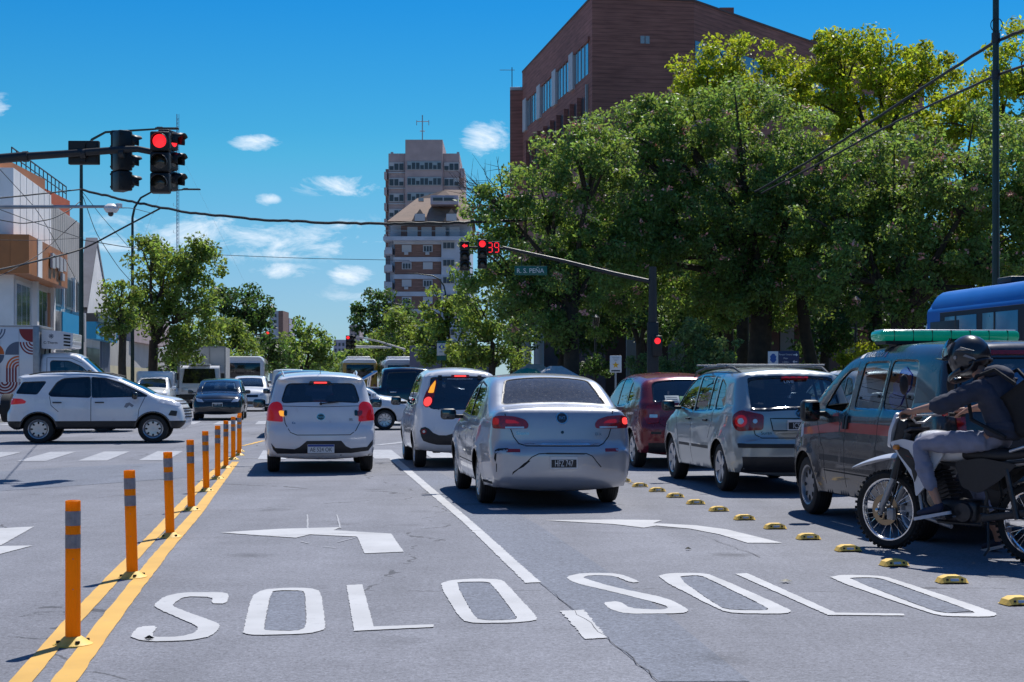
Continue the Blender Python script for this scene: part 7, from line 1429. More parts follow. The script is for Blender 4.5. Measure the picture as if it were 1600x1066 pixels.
pl = thing('pedestrian_light', 'small red pedestrian light on the thick dark mast', 'traffic light', P(1027, 533, YR - .3)); MB().box((0, 0, -.16), (.30, .2, .66), bev=.03).build('housing', M_sg, pl); MB().lathe([(.001, -.125), (.10, -.105)], axis='Y', n=20).build('lens', M_on, pl)
# round the corner signs
def board_sign(px, py, Y, w_, h, name, label, m=M_ins, pole=M_galv, pr=.03):
    c = P(px, py, Y); t = thing(name, label, 'sign', Vector((c.x, Y, .13))); z = c.z - .13
    MB().box((0, 0, z), (w_, .03, h), bev=.008).build('panel', m, t); MB().tube([(0, .04, 0), (0, .04, z + h * .4)], pr, 10).build('post', pole, t); return t, z
t, z = board_sign(962, 569, 47.5, .36, .52, 'star_sign', 'white sign with a yellow star on a thin post, before the hedge')
f = frame((0, -.018, z), (1, 0, 0), (0, 0, 1)); MB().prism([((.11 if k % 2 == 0 else .046) * math.sin(k * math.pi / 5), -.03 + (.11 if k % 2 == 0 else .046) * math.cos(k * math.pi / 5)) for k in range(10)], f, .004).build('star', M_str, t, smooth=None)
for zz, ww in ((.20, .22), (.15, .18), (.11, .10)): MB().prism([(-ww / 2, zz), (ww / 2, zz), (ww / 2, zz + .014), (-ww / 2, zz + .014)], f, .002).build('text_line', M_steel, t, smooth=None)
MB().prism([(-.14, -.23), (.14, -.23), (.14, -.19), (-.14, -.19)], f, .002).build('text_line', M_arch, t, smooth=None)
t, z = board_sign(690, 546, 82, .50, .66, 'bus_stop_sign', 'white sign with a blue diamond eye above a green panel, centre of the avenue', pole=M_arm)
f = frame((0, -.018, z), (1, 0, 0), (0, 0, 1)); MB().prism([(-.17, .12), (0, .26), (.17, .12), (0, -.02)], f, .004).build('emblem', M_bl2, t, smooth=None); MB().prism([(.06 * math.cos(a), .12 + .06 * math.sin(a)) for a in np.linspace(0, 6.28, 14, endpoint=False)], f, .006).build('emblem_eye', M_ins, t, smooth=None)
MB().box((0, 0, z - .47), (.50, .04, .24)).box((0, 0, z + .40), (.50, .04, .10)).build('green_panel', M_grn, t); MB().prism([(-.12, -.16), (.12, -.16), (.12, -.11), (-.12, -.11)], f, .002).build('text_line', M_steel, t, smooth=None)
t, z = board_sign(1208, 560, 53, .36, .48, 'park_sign', 'small white sign with blue emblem beside the dark direction board'); f = frame((0, -.018, z), (1, 0, 0), (0, 0, 1)); MB().prism([((.12 if k % 2 else .09) * math.cos(k * math.pi / 8), .16 * math.sin(k * math.pi / 8)) for k in range(16)], f, .004).build('emblem', M_bl2, t, smooth=None)
t, z = board_sign(1232, 560, 53, .72, .50, 'direction_sign', 'dark blue direction board with white arrows and three lines of text', M_blu); f = frame((0, -.018, z), (1, 0, 0), (0, 0, 1))
for k, w_ in enumerate(('Parque Central', 'Plaza', 'a 200m')): MB().text(w_, .075, f @ Matrix.Translation((-.10, .13 - k * .13, 0))).build('lettering', M_ins, t, smooth=None)
for zz, d_ in ((.12, 1), (-.12, -1)): MB().prism([(.16 + (.0 if d_ > 0 else .14), zz + .015), (.26 + (.0 if d_ > 0 else -.06), zz + .015), (.26 + (.0 if d_ > 0 else -.06), zz + .06), (.26 + .06 * d_ + (0 if d_ > 0 else -.06), zz), (.26 + (.0 if d_ > 0 else -.06), zz - .06), (.26 + (.0 if d_ > 0 else -.06), zz - .015), (.16 + (.0 if d_ > 0 else .14), zz - .015)][::1], f, .003).build('arrow', M_ins, t, smooth=None)
# far signals over the avenue
fm = thing('signal_mast', 'far left signal arm above the grey box truck', 'mast', Vector((P(325, 596, 115).x, 115, 0))); qf = lambda px, py: P(px, py, 115) - fm.location; MB().tube([(0, 0, 0), (0, 0, 4.3), qf(370, 527), qf(418, 521)], [.12, .1, .07, .05]).build('pole', M_arm, fm)
signal(P(418.5, 517, 114.6), 0, 'far red traffic light above the grey box truck', s=1.2)
fm = thing('signal_mast', 'far right signal arm over the avenue before the right street trees', 'mast', Vector((P(632, 596, 115).x, 115, 0))); qf = lambda px, py: P(px, py, 115) - fm.location; MB().tube([(0, 0, 0), (0, 0, 3.8), qf(590, 533), qf(560, 527), qf(545, 527)], [.12, .1, .07, .06, .05]).build('pole', M_galv, fm)
MB().tube([qf(612, 543), qf(556, 542)], .09).build('lower_arm', M_galv, fm)
signal(P(544, 524, 114.6), 0, 'far red traffic light over the avenue, left of its twin', s=1.1); signal(P(550, 524, 114.9), R(50), 'far traffic light turned away behind its red twin over the avenue', s=1.1, lit=9)
# right-hand pole with cables
rp = thing('utility_pole', 'slim dark green pole at the right edge carrying bundled cables', 'pole', Vector((P(1556, 596, 31).x, 31, .13))); MB().tube([(0, 0, 0), (0, 0, 5), (0, 0, 10.5)], [.085, .07, .06], 14).build('shaft', M_pole, rp)
for z in (8.2, 7.45): MB().tube([(0, 0, z - .1), (0, 0, z + .1)], .085, 12).build('clamp', M_arm, rp)
MB().lathe([(.062, 5.85), (.066, 5.87), (.066, 5.90), (.062, 5.92)], n=14).build('band', M_galv, rp); MB().tube([(.0 + .12 * math.cos(a), -.05, 8.45 + .14 * math.sin(a)) for a in np.linspace(0, 6.2, 14)], .01, 6).build('cable_coil', M_arm, rp)
M_cab = mat('cable_black', (.012, .012, .013), .6)
def cable(pts, r, label, wob=.0, n=10, group='overhead cables'):
    pp = [P(*p) for p in pts]; L = []
    for i in range(len(pp) - 1):
        for k in range(n):
            t = k / n; p = pp[i].lerp(pp[i + 1], t)
            if len(pp) == 2: p.z -= 0
            L.append(p)
    L.append(pp[-1]); c0 = [Vector(p) for p in L]
    for it in range(6): L = [L[0]] + [(L[i - 1] + L[i] * 2 + L[i + 1]) / 4 for i in range(1, len(L) - 1)] + [L[-1]]
    if wob: L = [p + Vector((0, 0, rng.uniform(-wob, wob))) for p in L]
    o = MB().tube(L, r, 6).build('cable', M_cab); tag(o, label, 'cable', group); return o
cable([(1760, -10, 26), (1655, 28, 29), (1556, 63, 31), (1400, 165, 38), (1290, 237, 44), (1180, 300, 50)], .035, 'thick cable bundle falling left from the right-hand pole', .012); cable([(1760, 40, 26), (1655, 84, 29), (1556, 117, 31), (1400, 190, 38), (1290, 250, 44), (1190, 302, 50)], .028, 'second cable under the thick bundle on the right-hand pole', .008)
cable([(-260, 330, 50), (0, 310, 58), (127, 296, 63.4)], .028, 'cable from the left edge to the tall dark lamp post'); cable([(129, 297, 63.4), (200, 314, 62), (290, 332, 60), (400, 343, 58), (500, 348, 56), (600, 350, 55), (720, 348, 55), (800, 345, 56), (870, 340, 58)], .05, 'long thick cable sagging across the sky to the big trees', .02, 14)
cable([(-120, 440, 50), (0, 422, 55), (128, 391, 63.3), (200, 352, 62), (250, 326, 61)], .035, 'cable rising from the left edge to meet the long one'); cable([(-60, 330, 50), (0, 344, 54), (35, 350, 56), (80, 343, 58), (110, 328, 60), (126, 314, 63.4)], .02, 'thin drooping cable in front of the white wall')
cable([(0, 265, 55), (60, 330, 60), (110, 420, 68), (125, 450, 75)], .012, 'thin wire falling steeply before the white wall'); cable([(-20, 320, 50), (60, 350, 58), (127, 372, 63.3)], .014, 'thin wire crossing the white wall to the lamp post'); cable([(129, 305, 63.4), (150, 365, 70), (185, 418, 80), (205, 440, 82)], .016, 'wire dropping from the dark lamp post to the green one')
cable([(129, 300, 63.4), (160, 340, 70), (200, 385, 80)], .012, 'thinner wire dropping beside it from the dark lamp post'); cable([(129, 375, 63.4), (207, 388, 82), (330, 398, 118), (480, 404, 118), (640, 407, 118)], .022, 'thin wire running level between the lamps to the tower')
cable([(0, 375, 55), (60, 376, 58), (127, 372, 63.4)], .010, 'level wire crossing above the brown sign box'); cable([(175, 325, 23.5), (205, 325, 40), (240, 334, 60)], .010, 'short wire from the dome camera towards the sky'); cable([(120, 345, 63.3), (60, 400, 60), (0, 432, 55), (-60, 450, 50)], .016, 'wire slanting down before the brown sign box')
# lattice mast far behind
tm = thing('lattice_mast', 'tall thin lattice radio mast behind the left signals', 'mast', Vector((P(277.5, 596, 400).x, 400, 0))); b = MB(); hh = 71; s_ = .36
for a in (0, 120, 240): b.tube([(s_ * math.cos(R(a)), s_ * math.sin(R(a)), 0), (s_ * math.cos(R(a)), s_ * math.sin(R(a)), hh)], .055, 5)
for k in range(0, 70):
    for a in (0, 120, 240): b.tube([(s_ * math.cos(R(a)), s_ * math.sin(R(a)), k), (s_ * math.cos(R(a + 120)), s_ * math.sin(R(a + 120)), k + 1)], .035, 4, cap=False)
b.build('lattice', mat('mast_paint', (.14, .15, .24), .5), tm, smooth=None)
for z in (60, 52, 47, 40, 33, 28): MB().tube([(-.4, 0, z), (-1.1, 0, z + .1), (-1.1, 0, z + .8)], .05, 5).build('antenna', M_galv, tm)
for dx in (30, -26): MB().tube([(0, 0, 62), (dx, 8, 0)], .02, 4).build('guy_wire', M_galv, tm)
# kiosk canopies, park lamps, hedge boxes
M_thatch = mat('canopy_brown', (.5, .36, .27), .85, noise=.25, nscale=6); M_awn = mat('awning_grey', (.5, .5, .5), .8, noise=.15); M_umb = mat('umbrella_green', (.01, .22, .15), .7)
def kiosk(px, py, Y, w_, label, m):
    c = P(px, py, Y); t = thing('kiosk', label, 'kiosk', Vector((c.x, Y, .13)), R(12)); z = c.z - .13
    b = MB(); b.add([(-w_ / 2, -1.3, z - .55), (w_ / 2, -1.3, z - .55), (w_ / 2, 1.3, z - .55), (-w_ / 2, 1.3, z - .55), (-w_ * .12, 0, z), (w_ * .12, 0, z)], [(0, 1, 5, 4), (1, 2, 5), (2, 3, 4, 5), (3, 0, 4), (3, 2, 1, 0)]); b.build('canopy', m, t, smooth=None)
    for sx in (-1, 1):
        for sy in (-1, 1): MB().tube([(sx * w_ * .42, sy * 1.1, 0), (sx * w_ * .42, sy * 1.1, z - .5)], .04).build('post', M_steel, t)
    MB().box((0, .2, .5), (w_ * .7, .9, 1.0), bev=.03).build('counter', M_thatch, t)
kiosk(835, 569, 55, 1.9, 'market kiosk with brown tiled canopy behind the silver saloon', M_thatch); kiosk(868, 572, 53.5, 1.8, 'market kiosk with pale grey awning, right of the brown one', M_awn)
um = thing('parasol', 'green parasol below the kiosk canopies', 'parasol', Vector((P(824, 596, 51).x, 51, .13))); MB().lathe([(.001, 1.72), (.3, 1.66), (.52, 1.50), (.50, 1.47)], n=12).build('canopy', M_umb, um); MB().tube([(0, 0, 0), (0, 0, 1.7)], .02).build('pole', M_galv, um)
for px, Y, h, lb in ((1337, 60, 4.6, 'old black park lamp right of the twisted trunks'), (930, 62, 4.0, 'black park lamp in the shade behind the star sign')):
    t = thing('park_lamp', lb, 'park lamp', Vector((P(px, 596, Y).x, Y, .13))); MB().tube([(0, 0, 0), (0, 0, h - .6)], [.06, .04], 10).build('pole', M_arm, t); MB().lathe([(.04, h - .6), (.16, h - .5), (.20, h - .15), (.02, h)], n=12).build('lantern', M_off, t)
# ================================================================ buildings
def wallmat(name, base, kind='plain', s=1.0):
    if kind == 'plain': return mat(name, base, .8, noise=.12, nscale=.6 * s, bump=.1, bscale=6)
    m = bpy.data.materials.new(name); m.use_nodes = True; t = m.node_tree; b = t.nodes['Principled BSDF']; c = N(t, 'ShaderNodeTexCoord'); sp = N(t, 'ShaderNodeSeparateXYZ'); Lk(t, c.outputs['Object'], sp.inputs[0])
    z = math_(t, 'FRACT', math_(t, 'MULTIPLY', sp.outputs[2], 1 / (.24 * s))); ln = math_(t, 'LESS_THAN', z, .18)
    n = N(t, 'ShaderNodeTexNoise', i_Scale=2.2, i_Detail=6.0); mp_ = N(t, 'ShaderNodeMapping'); mp_.inputs['Scale'].default_value = (.35, .35, 3.2); Lk(t, c.outputs['Object'], mp_.inputs[0]); Lk(t, mp_.outputs[0], n.inputs['Vector'])
    n2 = N(t, 'ShaderNodeTexNoise', i_Scale=.25, i_Detail=4.0); Lk(t, c.outputs['Object'], n2.inputs['Vector'])
    v = math_(t, 'MULTIPLY', math_(t, 'ADD', .35, math_(t, 'MULTIPLY', n.outputs[0], 1.3)), math_(t, 'ADD', .7, math_(t, 'MULTIPLY', n2.outputs[0], .6)))
    v = math_(t, 'MULTIPLY', v, math_(t, 'SUBTRACT', 1.12, math_(t, 'MULTIPLY', ln, .3)))
    s_ = N(t, 'ShaderNodeVectorMath', operation='SCALE'); s_.inputs[0].default_value = base; Lk(t, v, s_.inputs['Scale']); Lk(t, s_.outputs[0], b.inputs['Base Color']); b.inputs['Roughness'].default_value = .85
    return m
M_brk = wallmat('brick_dark_red', (.25, .105, .085), 'brick'); M_brk2 = wallmat('brick_brown', (.20, .115, .095), 'brick'); M_pink = wallmat('render_pink', (.40, .31, .31)); M_band = wallmat('band_pale_blue', (.46, .50, .58)); M_win_d = mat('pane_dark', (.035, .045, .06), .35, coat=.12); M_shut = mat('roller_shutter', (.46, .47, .50), .6)
M_wsky = mat('pane_sky', (.20, .27, .33), .08, metal=.5, coat=.6); M_bwall = wallmat('wall_white', (.82, .82, .83)); M_grey = wallmat('wall_grey', (.42, .40, .385)); M_cop = mat('copper_cladding', (.42, .15, .045), .5, noise=.15, nscale=.8); M_terr = wallmat('wall_terracotta', (.48, .10, .04)); M_cream = wallmat('wall_cream', (.50, .46, .33)); M_lav = wallmat('wall_lavender', (.40, .37, .44)); M_roofb = mat('roof_tiles', (.30, .21, .16), .85, noise=.2, nscale=1.2); M_blue = mat('fascia_blue', (.01, .30, .60), .5)
class Face:                                  # local frame on a wall: a along, z up, outward depth
    def __init__(s, par, p0, p1, flip=False): s.par = par; s.p0 = Vector((p0[0], p0[1], 0)); d = Vector((p1[0] - p0[0], p1[1] - p0[1], 0)); s.L = d.length; s.x = d.normalized(); s.n = Vector((s.x.y, -s.x.x, 0)) * (-1 if flip else 1)
    def box(s, a0, a1, z0, z1, d0, d1, m, name, par=None):
        c = s.p0 + s.x * (a0 + a1) / 2 + Vector((0, 0, (z0 + z1) / 2)) + s.n * (d0 + d1) / 2; rot = Matrix((s.x, s.n, Vector((0, 0, 1)))).transposed()
        return MB().box(c, (abs(a1 - a0), abs(d1 - d0), z1 - z0), rot=rot).build(name, m, par or s.par, smooth=None)
    def window(s, a0, a1, z0, z1, m=None, frame_=M_shut, mull=1, par=None, sill=True):
        w_ = s.box(a0, a1, z0, z1, .02, .06, frame_, 'window', par); t = .05 + (a1 - a0) * .03
        n = mull + 1; ww = (a1 - a0 - t * (n + 1)) / n
        for k in range(n): s.box(a0 + t + k * (ww + t), a0 + t + k * (ww + t) + ww, z0 + t, z1 - t, .055, .075, m or M_win_d, 'pane', w_)
        return w_
def bldg(name, label, cat='building', group=None): return thing(name, label, cat, (0, 0, 0), 0, group)
def block(par, pts, z0, z1, m, name='wall'):
    n = len(pts); vs = [(p[0], p[1], z0) for p in pts] + [(p[0], p[1], z1) for p in pts]; return mesh_obj(name, vs, [tuple(range(n))[::-1], tuple(range(n, 2 * n))] + [(i, (i + 1) % n, n + (i + 1) % n, n + i) for i in range(n)], m, par)
# --- large dark brick building behind the trees
B = bldg('brick_office_building', 'large dark red brick office building with chamfered corner behind the big trees')
zt = 23.9; p1, p2, p3, p4 = (.75, 112.0), (4.7, 90.0), (10.78, 91.0), (31, 115.5)
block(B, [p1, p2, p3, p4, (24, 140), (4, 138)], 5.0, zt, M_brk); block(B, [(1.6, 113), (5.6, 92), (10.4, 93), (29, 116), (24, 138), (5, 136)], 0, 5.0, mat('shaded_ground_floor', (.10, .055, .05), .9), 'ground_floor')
block(B, [(p[0] + (.0), p[1]) for p in [(.72, 112.0), (4.66, 89.95), (10.8, 90.95), (31.1, 115.5)]] + [(24, 140), (4, 138)], zt, zt + .12, M_cop if False else mat('coping', (.10, .06, .055), .7), 'roof_coping')
Fa = Face(B, p1, p2)
for k in range(4): a0 = 1.2 + k * 5.2; Fa.box(a0 + .9, a0 + 4.6, 19.6, 21.5, -.02, .03, M_wsky, 'window'); Fa.box(a0 - .3, a0 + .9, 19.4, 21.7, -.02, .16, M_shut, 'pier'); Fa.box(a0 + .9, a0 + 4.9, 21.5, 21.75, .0, .12, M_brk, 'lintel'); [Fa.box(a0 + .9 + j * .93, a0 + .96 + j * .93, 19.6, 21.5, .03, .07, M_steel, 'mullion') for j in range(1, 4)]
for a0 in (3, 5, 7.2, 9.2, 11.5, 13.5, 15.8, 17.5, 19.6): Fa.box(a0, a0 + .75, 15.2, 18.4, -.02, .025, M_win_d, 'window'); Fa.box(a0 - .12, a0, 15.0, 18.5, 0, .3, M_brk, 'fin')
for a0 in (21.2,): Fa.box(a0, a0 + .12, 12, 19, 0, .15, M_galv, 'downpipe')
Fb = Face(B, p2, p3); Fb.box(2.9, 3.15, 21.3, 21.75, .0, .03, M_steel, 'vent'); Fb.box(3.2, 3.45, 21.3, 21.75, .0, .03, M_steel, 'vent'); [Fb.box(1 + 1.0 * k, 1.3 + k, 6.0, 9.0, 0, .02, M_win_d, 'window') for k in range(4)]
Fc = Face(B, p3, p4)
for k in range(7): a0 = .1 + k * 4.4; Fc.box(a0, a0 + 3.5, 19.2, 21.6, -.02, .03, M_wsky, 'window'); [Fc.box(a0 + j * 1.15, a0 + j * 1.15 + .06, 19.2, 21.6, .03, .06, M_steel, 'mullion') for j in range(1, 3)]; Fc.box(a0 + .4, a0 + 2.8, 12, 14.5, -.02, .03, M_win_d, 'window')
for (x, y) in ((13.5, 97), (21, 106)): MB().box((x, y, zt + .5), (.9, .9, 1.0)).build('chimney', M_brk, B, smooth=None)
block(B, [(-.15, 112.0), (.9, 111.8), (1.3, 114), (-.1, 114)], 0, 22.6, M_brk, 'end_turret'); MB().box((.35, 112.8, 22.75), (1.0, 1.6, .25), bev=.05).build('turret_cap', M_shut, B); MB().tube([(0, 112.5, 22.8), (0, 112.5, 24.4)], .03).tube([(-.9, 112.5, 24.2), (.2, 112.5, 24.2)], .02).build('antenna', M_arm, B)
for px in (822, 842): MB().tube([P(px, 596, 84) * 1 + Vector((0, 0, -1.3)), P(px, 470, 84)], .28, 16).build('column', M_shut, B)
for k in range(9): MB().box((7 + k * 2.7, 88 + k * 2.9, 2.6), (.9, .5, 5.2)).build('column', mat('concrete_pier', (.30, .27, .25), .8), B, smooth=None)
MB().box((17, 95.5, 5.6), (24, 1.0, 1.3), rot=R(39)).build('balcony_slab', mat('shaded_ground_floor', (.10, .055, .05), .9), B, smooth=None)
# --- pink tower
T_ = bldg('apartment_tower', 'tall pink apartment tower with stepped top and roof antenna'); Y = 278.0; s = Y / 2400; X = lambda px: (px - 800) * s; Z = lambda py: HC + (HOR - py) * s
def tb(x0, x1, y0, y1, d0, d1, m, name, par=None): return MB().box(((X(x0) + X(x1)) / 2, Y + (d0 + d1) / 2, (Z(y0) + Z(y1)) / 2), (X(x1) - X(x0), abs(d1 - d0), Z(y0) - Z(y1)), ).build(name, m, par or T_, smooth=None)
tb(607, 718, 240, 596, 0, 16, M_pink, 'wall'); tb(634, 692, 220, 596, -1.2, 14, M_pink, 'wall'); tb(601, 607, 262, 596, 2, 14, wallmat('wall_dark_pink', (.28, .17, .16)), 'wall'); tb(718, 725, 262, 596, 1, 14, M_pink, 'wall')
for k in range(12):
    y = 254 + k * 24.3
    if y > 480: break
    for (a, b_, n, mm) in ((608, 631, 3, M_shut), (637, 690, 8, M_steel), (694, 717, 3, M_shut)):
        dd = -1.2 if a == 637 else 0; w_ = tb(a, b_, y, y + 13, dd - .05, dd - .15, mm, 'window')
        for j in range(n): q0 = a + (b_ - a) * j / n + .7; tb(q0, q0 + (b_ - a) / n - 1.4, y + (2 if (j + k) % 3 else 6), y + 12, dd - .16, dd - .22, M_win_d, 'pane', w_)
    tb(601, 605, y + 16, y + 27, -1.2, 2, M_pink, 'balcony'); tb(720, 726, y + 14, y + 25, -1.0, 1, M_pink, 'balcony'); tb(607, 634, y + 15.5, y + 17, -.3, 0, M_shut, 'ledge')
for a in (609, 713): tb(a, a + 4, 235, 240, 2, 3, M_steel, 'chimney')
tb(655, 668, 217, 220, 2, 4, M_steel, 'tank'); MB().tube([(X(660), Y, Z(220)), (X(660), Y, Z(180))], .10).tube([(X(651), Y, Z(190)), (X(670), Y, Z(190))], .07).tube([(X(651), Y, Z(188)), (X(651), Y, Z(196))], .06).tube([(X(670), Y, Z(188)), (X(670), Y, Z(196))], .06).tube([(X(656), Y, Z(205)), (X(664), Y, Z(205))], .08).build('antenna', M_steel, T_)
# --- brick block with tiled roof in front
T2 = bldg('brick_apartment_block', 'brown brick apartment block with tiled hipped roof and dormers before the pink tower'); Y = 205.0; s = Y / 2400
def tc2(*a, **k): return tb(*a, **dict(k, par=k.get('par') or T2))
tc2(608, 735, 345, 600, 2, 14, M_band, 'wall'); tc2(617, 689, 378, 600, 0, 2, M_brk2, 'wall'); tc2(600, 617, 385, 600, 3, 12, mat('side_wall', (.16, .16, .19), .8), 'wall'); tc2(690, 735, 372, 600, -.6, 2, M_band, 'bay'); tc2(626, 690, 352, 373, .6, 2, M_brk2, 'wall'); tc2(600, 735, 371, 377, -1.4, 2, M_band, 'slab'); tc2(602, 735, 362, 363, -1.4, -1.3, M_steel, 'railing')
for k, x0 in enumerate((636, 658, 680, 702)): tc2(x0, x0 + 16, 354, 371, .5, .6, M_shut, 'window')
for k in range(7):
    y = 375 + k * 27; tc2(615, 690, y, y + 7, -.15, 2, M_band, 'floor_band')
    for j, x0 in enumerate((628, 661)):
        w_ = tc2(x0, x0 + 15, y + 8, y + 19, -.05, -.12, M_shut, 'window')
        if (k + j) % 2: [tc2(x0 + 1.5 + q_ * 4.4, x0 + 4.6 + q_ * 4.4, y + 10, y + 18, -.13, -.17, M_win_d, 'pane', par=w_) for q_ in range(3)]
        if k != 1: tc2(x0 + 4, x0 + 10, y + 19.5, y + 23.5, -.5, -.02, M_shut, 'air_conditioner')
    w_ = tc2(692, 711, y + 3, y + 15, -.7, -.62, M_shut, 'window'); [tc2(693 + q_ * 6, 698 + q_ * 6, y + 5, y + 14, -.76, -.71, M_win_d, 'pane', par=w_) for q_ in range(3)]
    tc2(602, 613, y + 12, y + 22, -.5, 3, M_band, 'balcony')
s_ = lambda px, py, d: (X(px), Y + d, Z(py))
mesh_obj('roof', [s_(606, 347, -1), s_(612, 347, 14), s_(648, 303, 5), s_(672, 303, 5), s_(692, 288, 6), s_(722, 288, 6), s_(742, 347, -1), s_(740, 347, 14), s_(664, 347, -1)], [(0, 8, 3, 2), (8, 6, 5, 4, 3), (0, 2, 1), (6, 7, 5), (1, 2, 3, 4, 5, 7)], M_roofb, T2)
for x0 in (645, 694): mesh_obj('dormer', [s_(x0 - 1, 347, -1.3), s_(x0 + 25, 347, -1.3), s_(x0 + 12, 328, -1.3), s_(x0 + 12, 328, 4), s_(x0 - 1, 340, 3), s_(x0 + 25, 340, 3)], [(0, 1, 2), (0, 2, 3, 4), (1, 5, 3, 2)], M_roofb, T2); tc2(x0 + 4, x0 + 20, 336, 347, -1.45, -1.32, M_shut, 'window')
tc2(673, 716, 306, 320, -.6, 3, M_lav, 'roof_room'); tc2(676, 710, 309, 316, -.75, -.62, M_shut, 'window'); [tc2(677 + q_ * 17, 692 + q_ * 17, 310, 315, -.82, -.77, M_win_d, 'pane') for q_ in range(2)]; tc2(653, 661, 308, 313, 1, 2, M_steel, 'vent')
# --- distant blocks
def far_block(x0, x1, y0, Yd, m, label, rows, bands=None):
    global Y, s; Y = Yd; s = Y / 2400; t = bldg('distant_block', label, group='distant buildings along the avenue'); tb(x0, x1, y0, 600, 0, 12, m, 'wall', par=t)
    for k in range(rows): w_ = [tb(x0 + 2 + j * 6, x0 + 5 + j * 6, y0 + 5 + k * 9, y0 + 10 + k * 9, -.1, -.02, M_win_d, 'window', par=t) for j in range(int((x1 - x0 - 3) / 6))]
    return t
t = far_block(421, 437, 486, 420, M_band, 'distant pale block with brick side behind the far left trees', 3); tb(436, 443, 486, 600, -1, 10, M_brk2, 'wall', par=t); tb(423, 428, 480, 486, 1, 3, M_pink, 'chimney', par=t); far_block(443, 452, 497, 430, M_lav, 'distant narrow lavender block beside the brick-sided one', 1)
far_block(521, 560, 531, 380, M_lav, 'distant lavender block at the end of the avenue', 4); far_block(546, 562, 508, 460, M_pink, 'distant brick-pink slab rising behind the right street trees', 6)
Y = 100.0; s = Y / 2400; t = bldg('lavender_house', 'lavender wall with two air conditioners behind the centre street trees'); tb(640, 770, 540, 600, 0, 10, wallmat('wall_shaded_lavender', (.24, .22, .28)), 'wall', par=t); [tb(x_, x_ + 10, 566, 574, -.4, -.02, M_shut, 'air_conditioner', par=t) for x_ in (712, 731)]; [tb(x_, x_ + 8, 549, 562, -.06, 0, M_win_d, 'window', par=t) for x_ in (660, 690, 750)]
# --- corner building on the left
def V_(px, u): t = (px - 800) / 2400; return (-1.23 + .991 * u - t * .1335 * u) / (.991 * t + .1335)
def Zv(py, px, u): p = U(u, V_(px, u)); return HC + (HOR - py) * p.y / 2400
u0 = -11.5; L1 = bldg('corner_shop_building', 'modern white corner building with copper sign box at the left edge'); va, vb, vc = V_(21, u0), V_(80, u0), V_(126, u0)
c2 = lambda u, v: (U(u, v).x, U(u, v).y)
block(L1, [c2(u0, va), c2(u0, vb), c2(u0 - 14, vb), c2(u0 - 14, va)], 0, 10.8, M_bwall); block(L1, [c2(u0 - 1.2, va - .6), c2(u0 - .3, vb), c2(u0 - 14, vb), c2(u0 - 14, va - .6)], 10.8, 11.6, M_cop, 'parapet')
F1 = Face(L1, c2(u0, va), c2(u0, vb)); F0 = Face(L1, c2(u0 - 14, va), c2(u0, va)); LL = vb - va
for a in np.arange(1.6, LL, 1.6): F1.box(a, a + .03, 7.9, 10.8, .0, .012, M_steel, 'panel_joint')
F1.box(-.8, LL, 6.1, 7.8, .01, .8, M_cop, 'sign_box'); F0.box(0, 14, 6.1, 7.8, .01, .8, M_cop, 'sign_box'); F1.box(1.3, 2.4, 6.1, 7.82, .8, .84, M_bwall, 'white_stripe')
for k in range(4): F1.box(4.6 + k * 1.15, 5.4 + k * 1.15, 6.75 + .1 * (k % 2), 7.45, .84, .95, M_shut, 'sign_letter')
F1.box(7.6, 8.3, 6.35, 6.7, .84, .95, M_shut, 'sign_letter')
for a0, a1 in ((.3, 4.2), (5.6, 8.6)):
    F1.window(a0, a1, 2.8, 5.9, M_wsky, M_bwall, 2 if a0 < 1 else 1)
for a in (4.6, 9.4): F1.box(a, a + .5, 0, 6.1, .0, .25, M_bwall, 'pier')
F1.box(8.7, 9.3, 2.8, 5.8, .02, .1, M_cop, 'door'); F1.box(0, LL, 2.4, 2.8, .0, .3, M_bwall, 'canopy')
L2 = bldg('grey_shop_building', 'grey concrete building with terracotta upper floor and roof railing, next to the white corner one')
block(L2, [c2(u0, vb + .03), c2(u0, vc), c2(u0 - 14, vc), c2(u0 - 14, vb + .03)], 0, 10.4, M_grey); block(L2, [c2(u0 - 1.4, vb + .03), c2(u0 - .6, vc), c2(u0 - 14, vc), c2(u0 - 14, vb + .03)], 10.4, 11.7, M_terr, 'upper_floor'); F2 = Face(L2, c2(u0, vb + .03), c2(u0, vc)); L_ = vc - vb
for px0, px1 in ((84, 95), (102, 112), (119, 124)): a0, a1 = V_(px0, u0) - vb, V_(px1, u0) - vb; w_ = F2.window(a0, a1, 5.3, 7.0, M_win_d, M_steel, 1); F2.box(a1 - .1, a1 + .02, 5.2, 7.1, 0, .2, M_bwall, 'reveal')
for a in np.arange(.6, L_, .75): F2.box(a, a + .03, 0, 10.3, .0, .01, M_steel, 'panel_joint')
F2.box(.4, L_ * .62, 3.9, 4.95, .02, .5, M_blue, 'blue_sign'); F2.box(-.0, .5, 3.9, 4.95, .02, .45, M_steel, 'sign_end'); [F2.box(L_ * .63 + k * .9, L_ * .63 + .5 + k * .9, 3.6, 5.2, .02, .5, M_shut, 'sign_letter') for k in range(3)]; F2.box(L_ * .4, L_ * .95, 0, 3.2, 0, .03, M_win_d, 'shop_window')
rl = MB(); a = U(u0 - 1.2, vb - 4, 12.6); b_ = U(u0 - .8, vc, 12.5)
for k in range(14): p = a.lerp(b_, k / 13); rl.tube([p - Vector((0, 0, .95)), p], .03, 5)
rl.tube([a, b_], .04, 5).tube([a - Vector((0, 0, .4)), b_ - Vector((0, 0, .4))], .03, 5).build('railing', M_arm, L2)
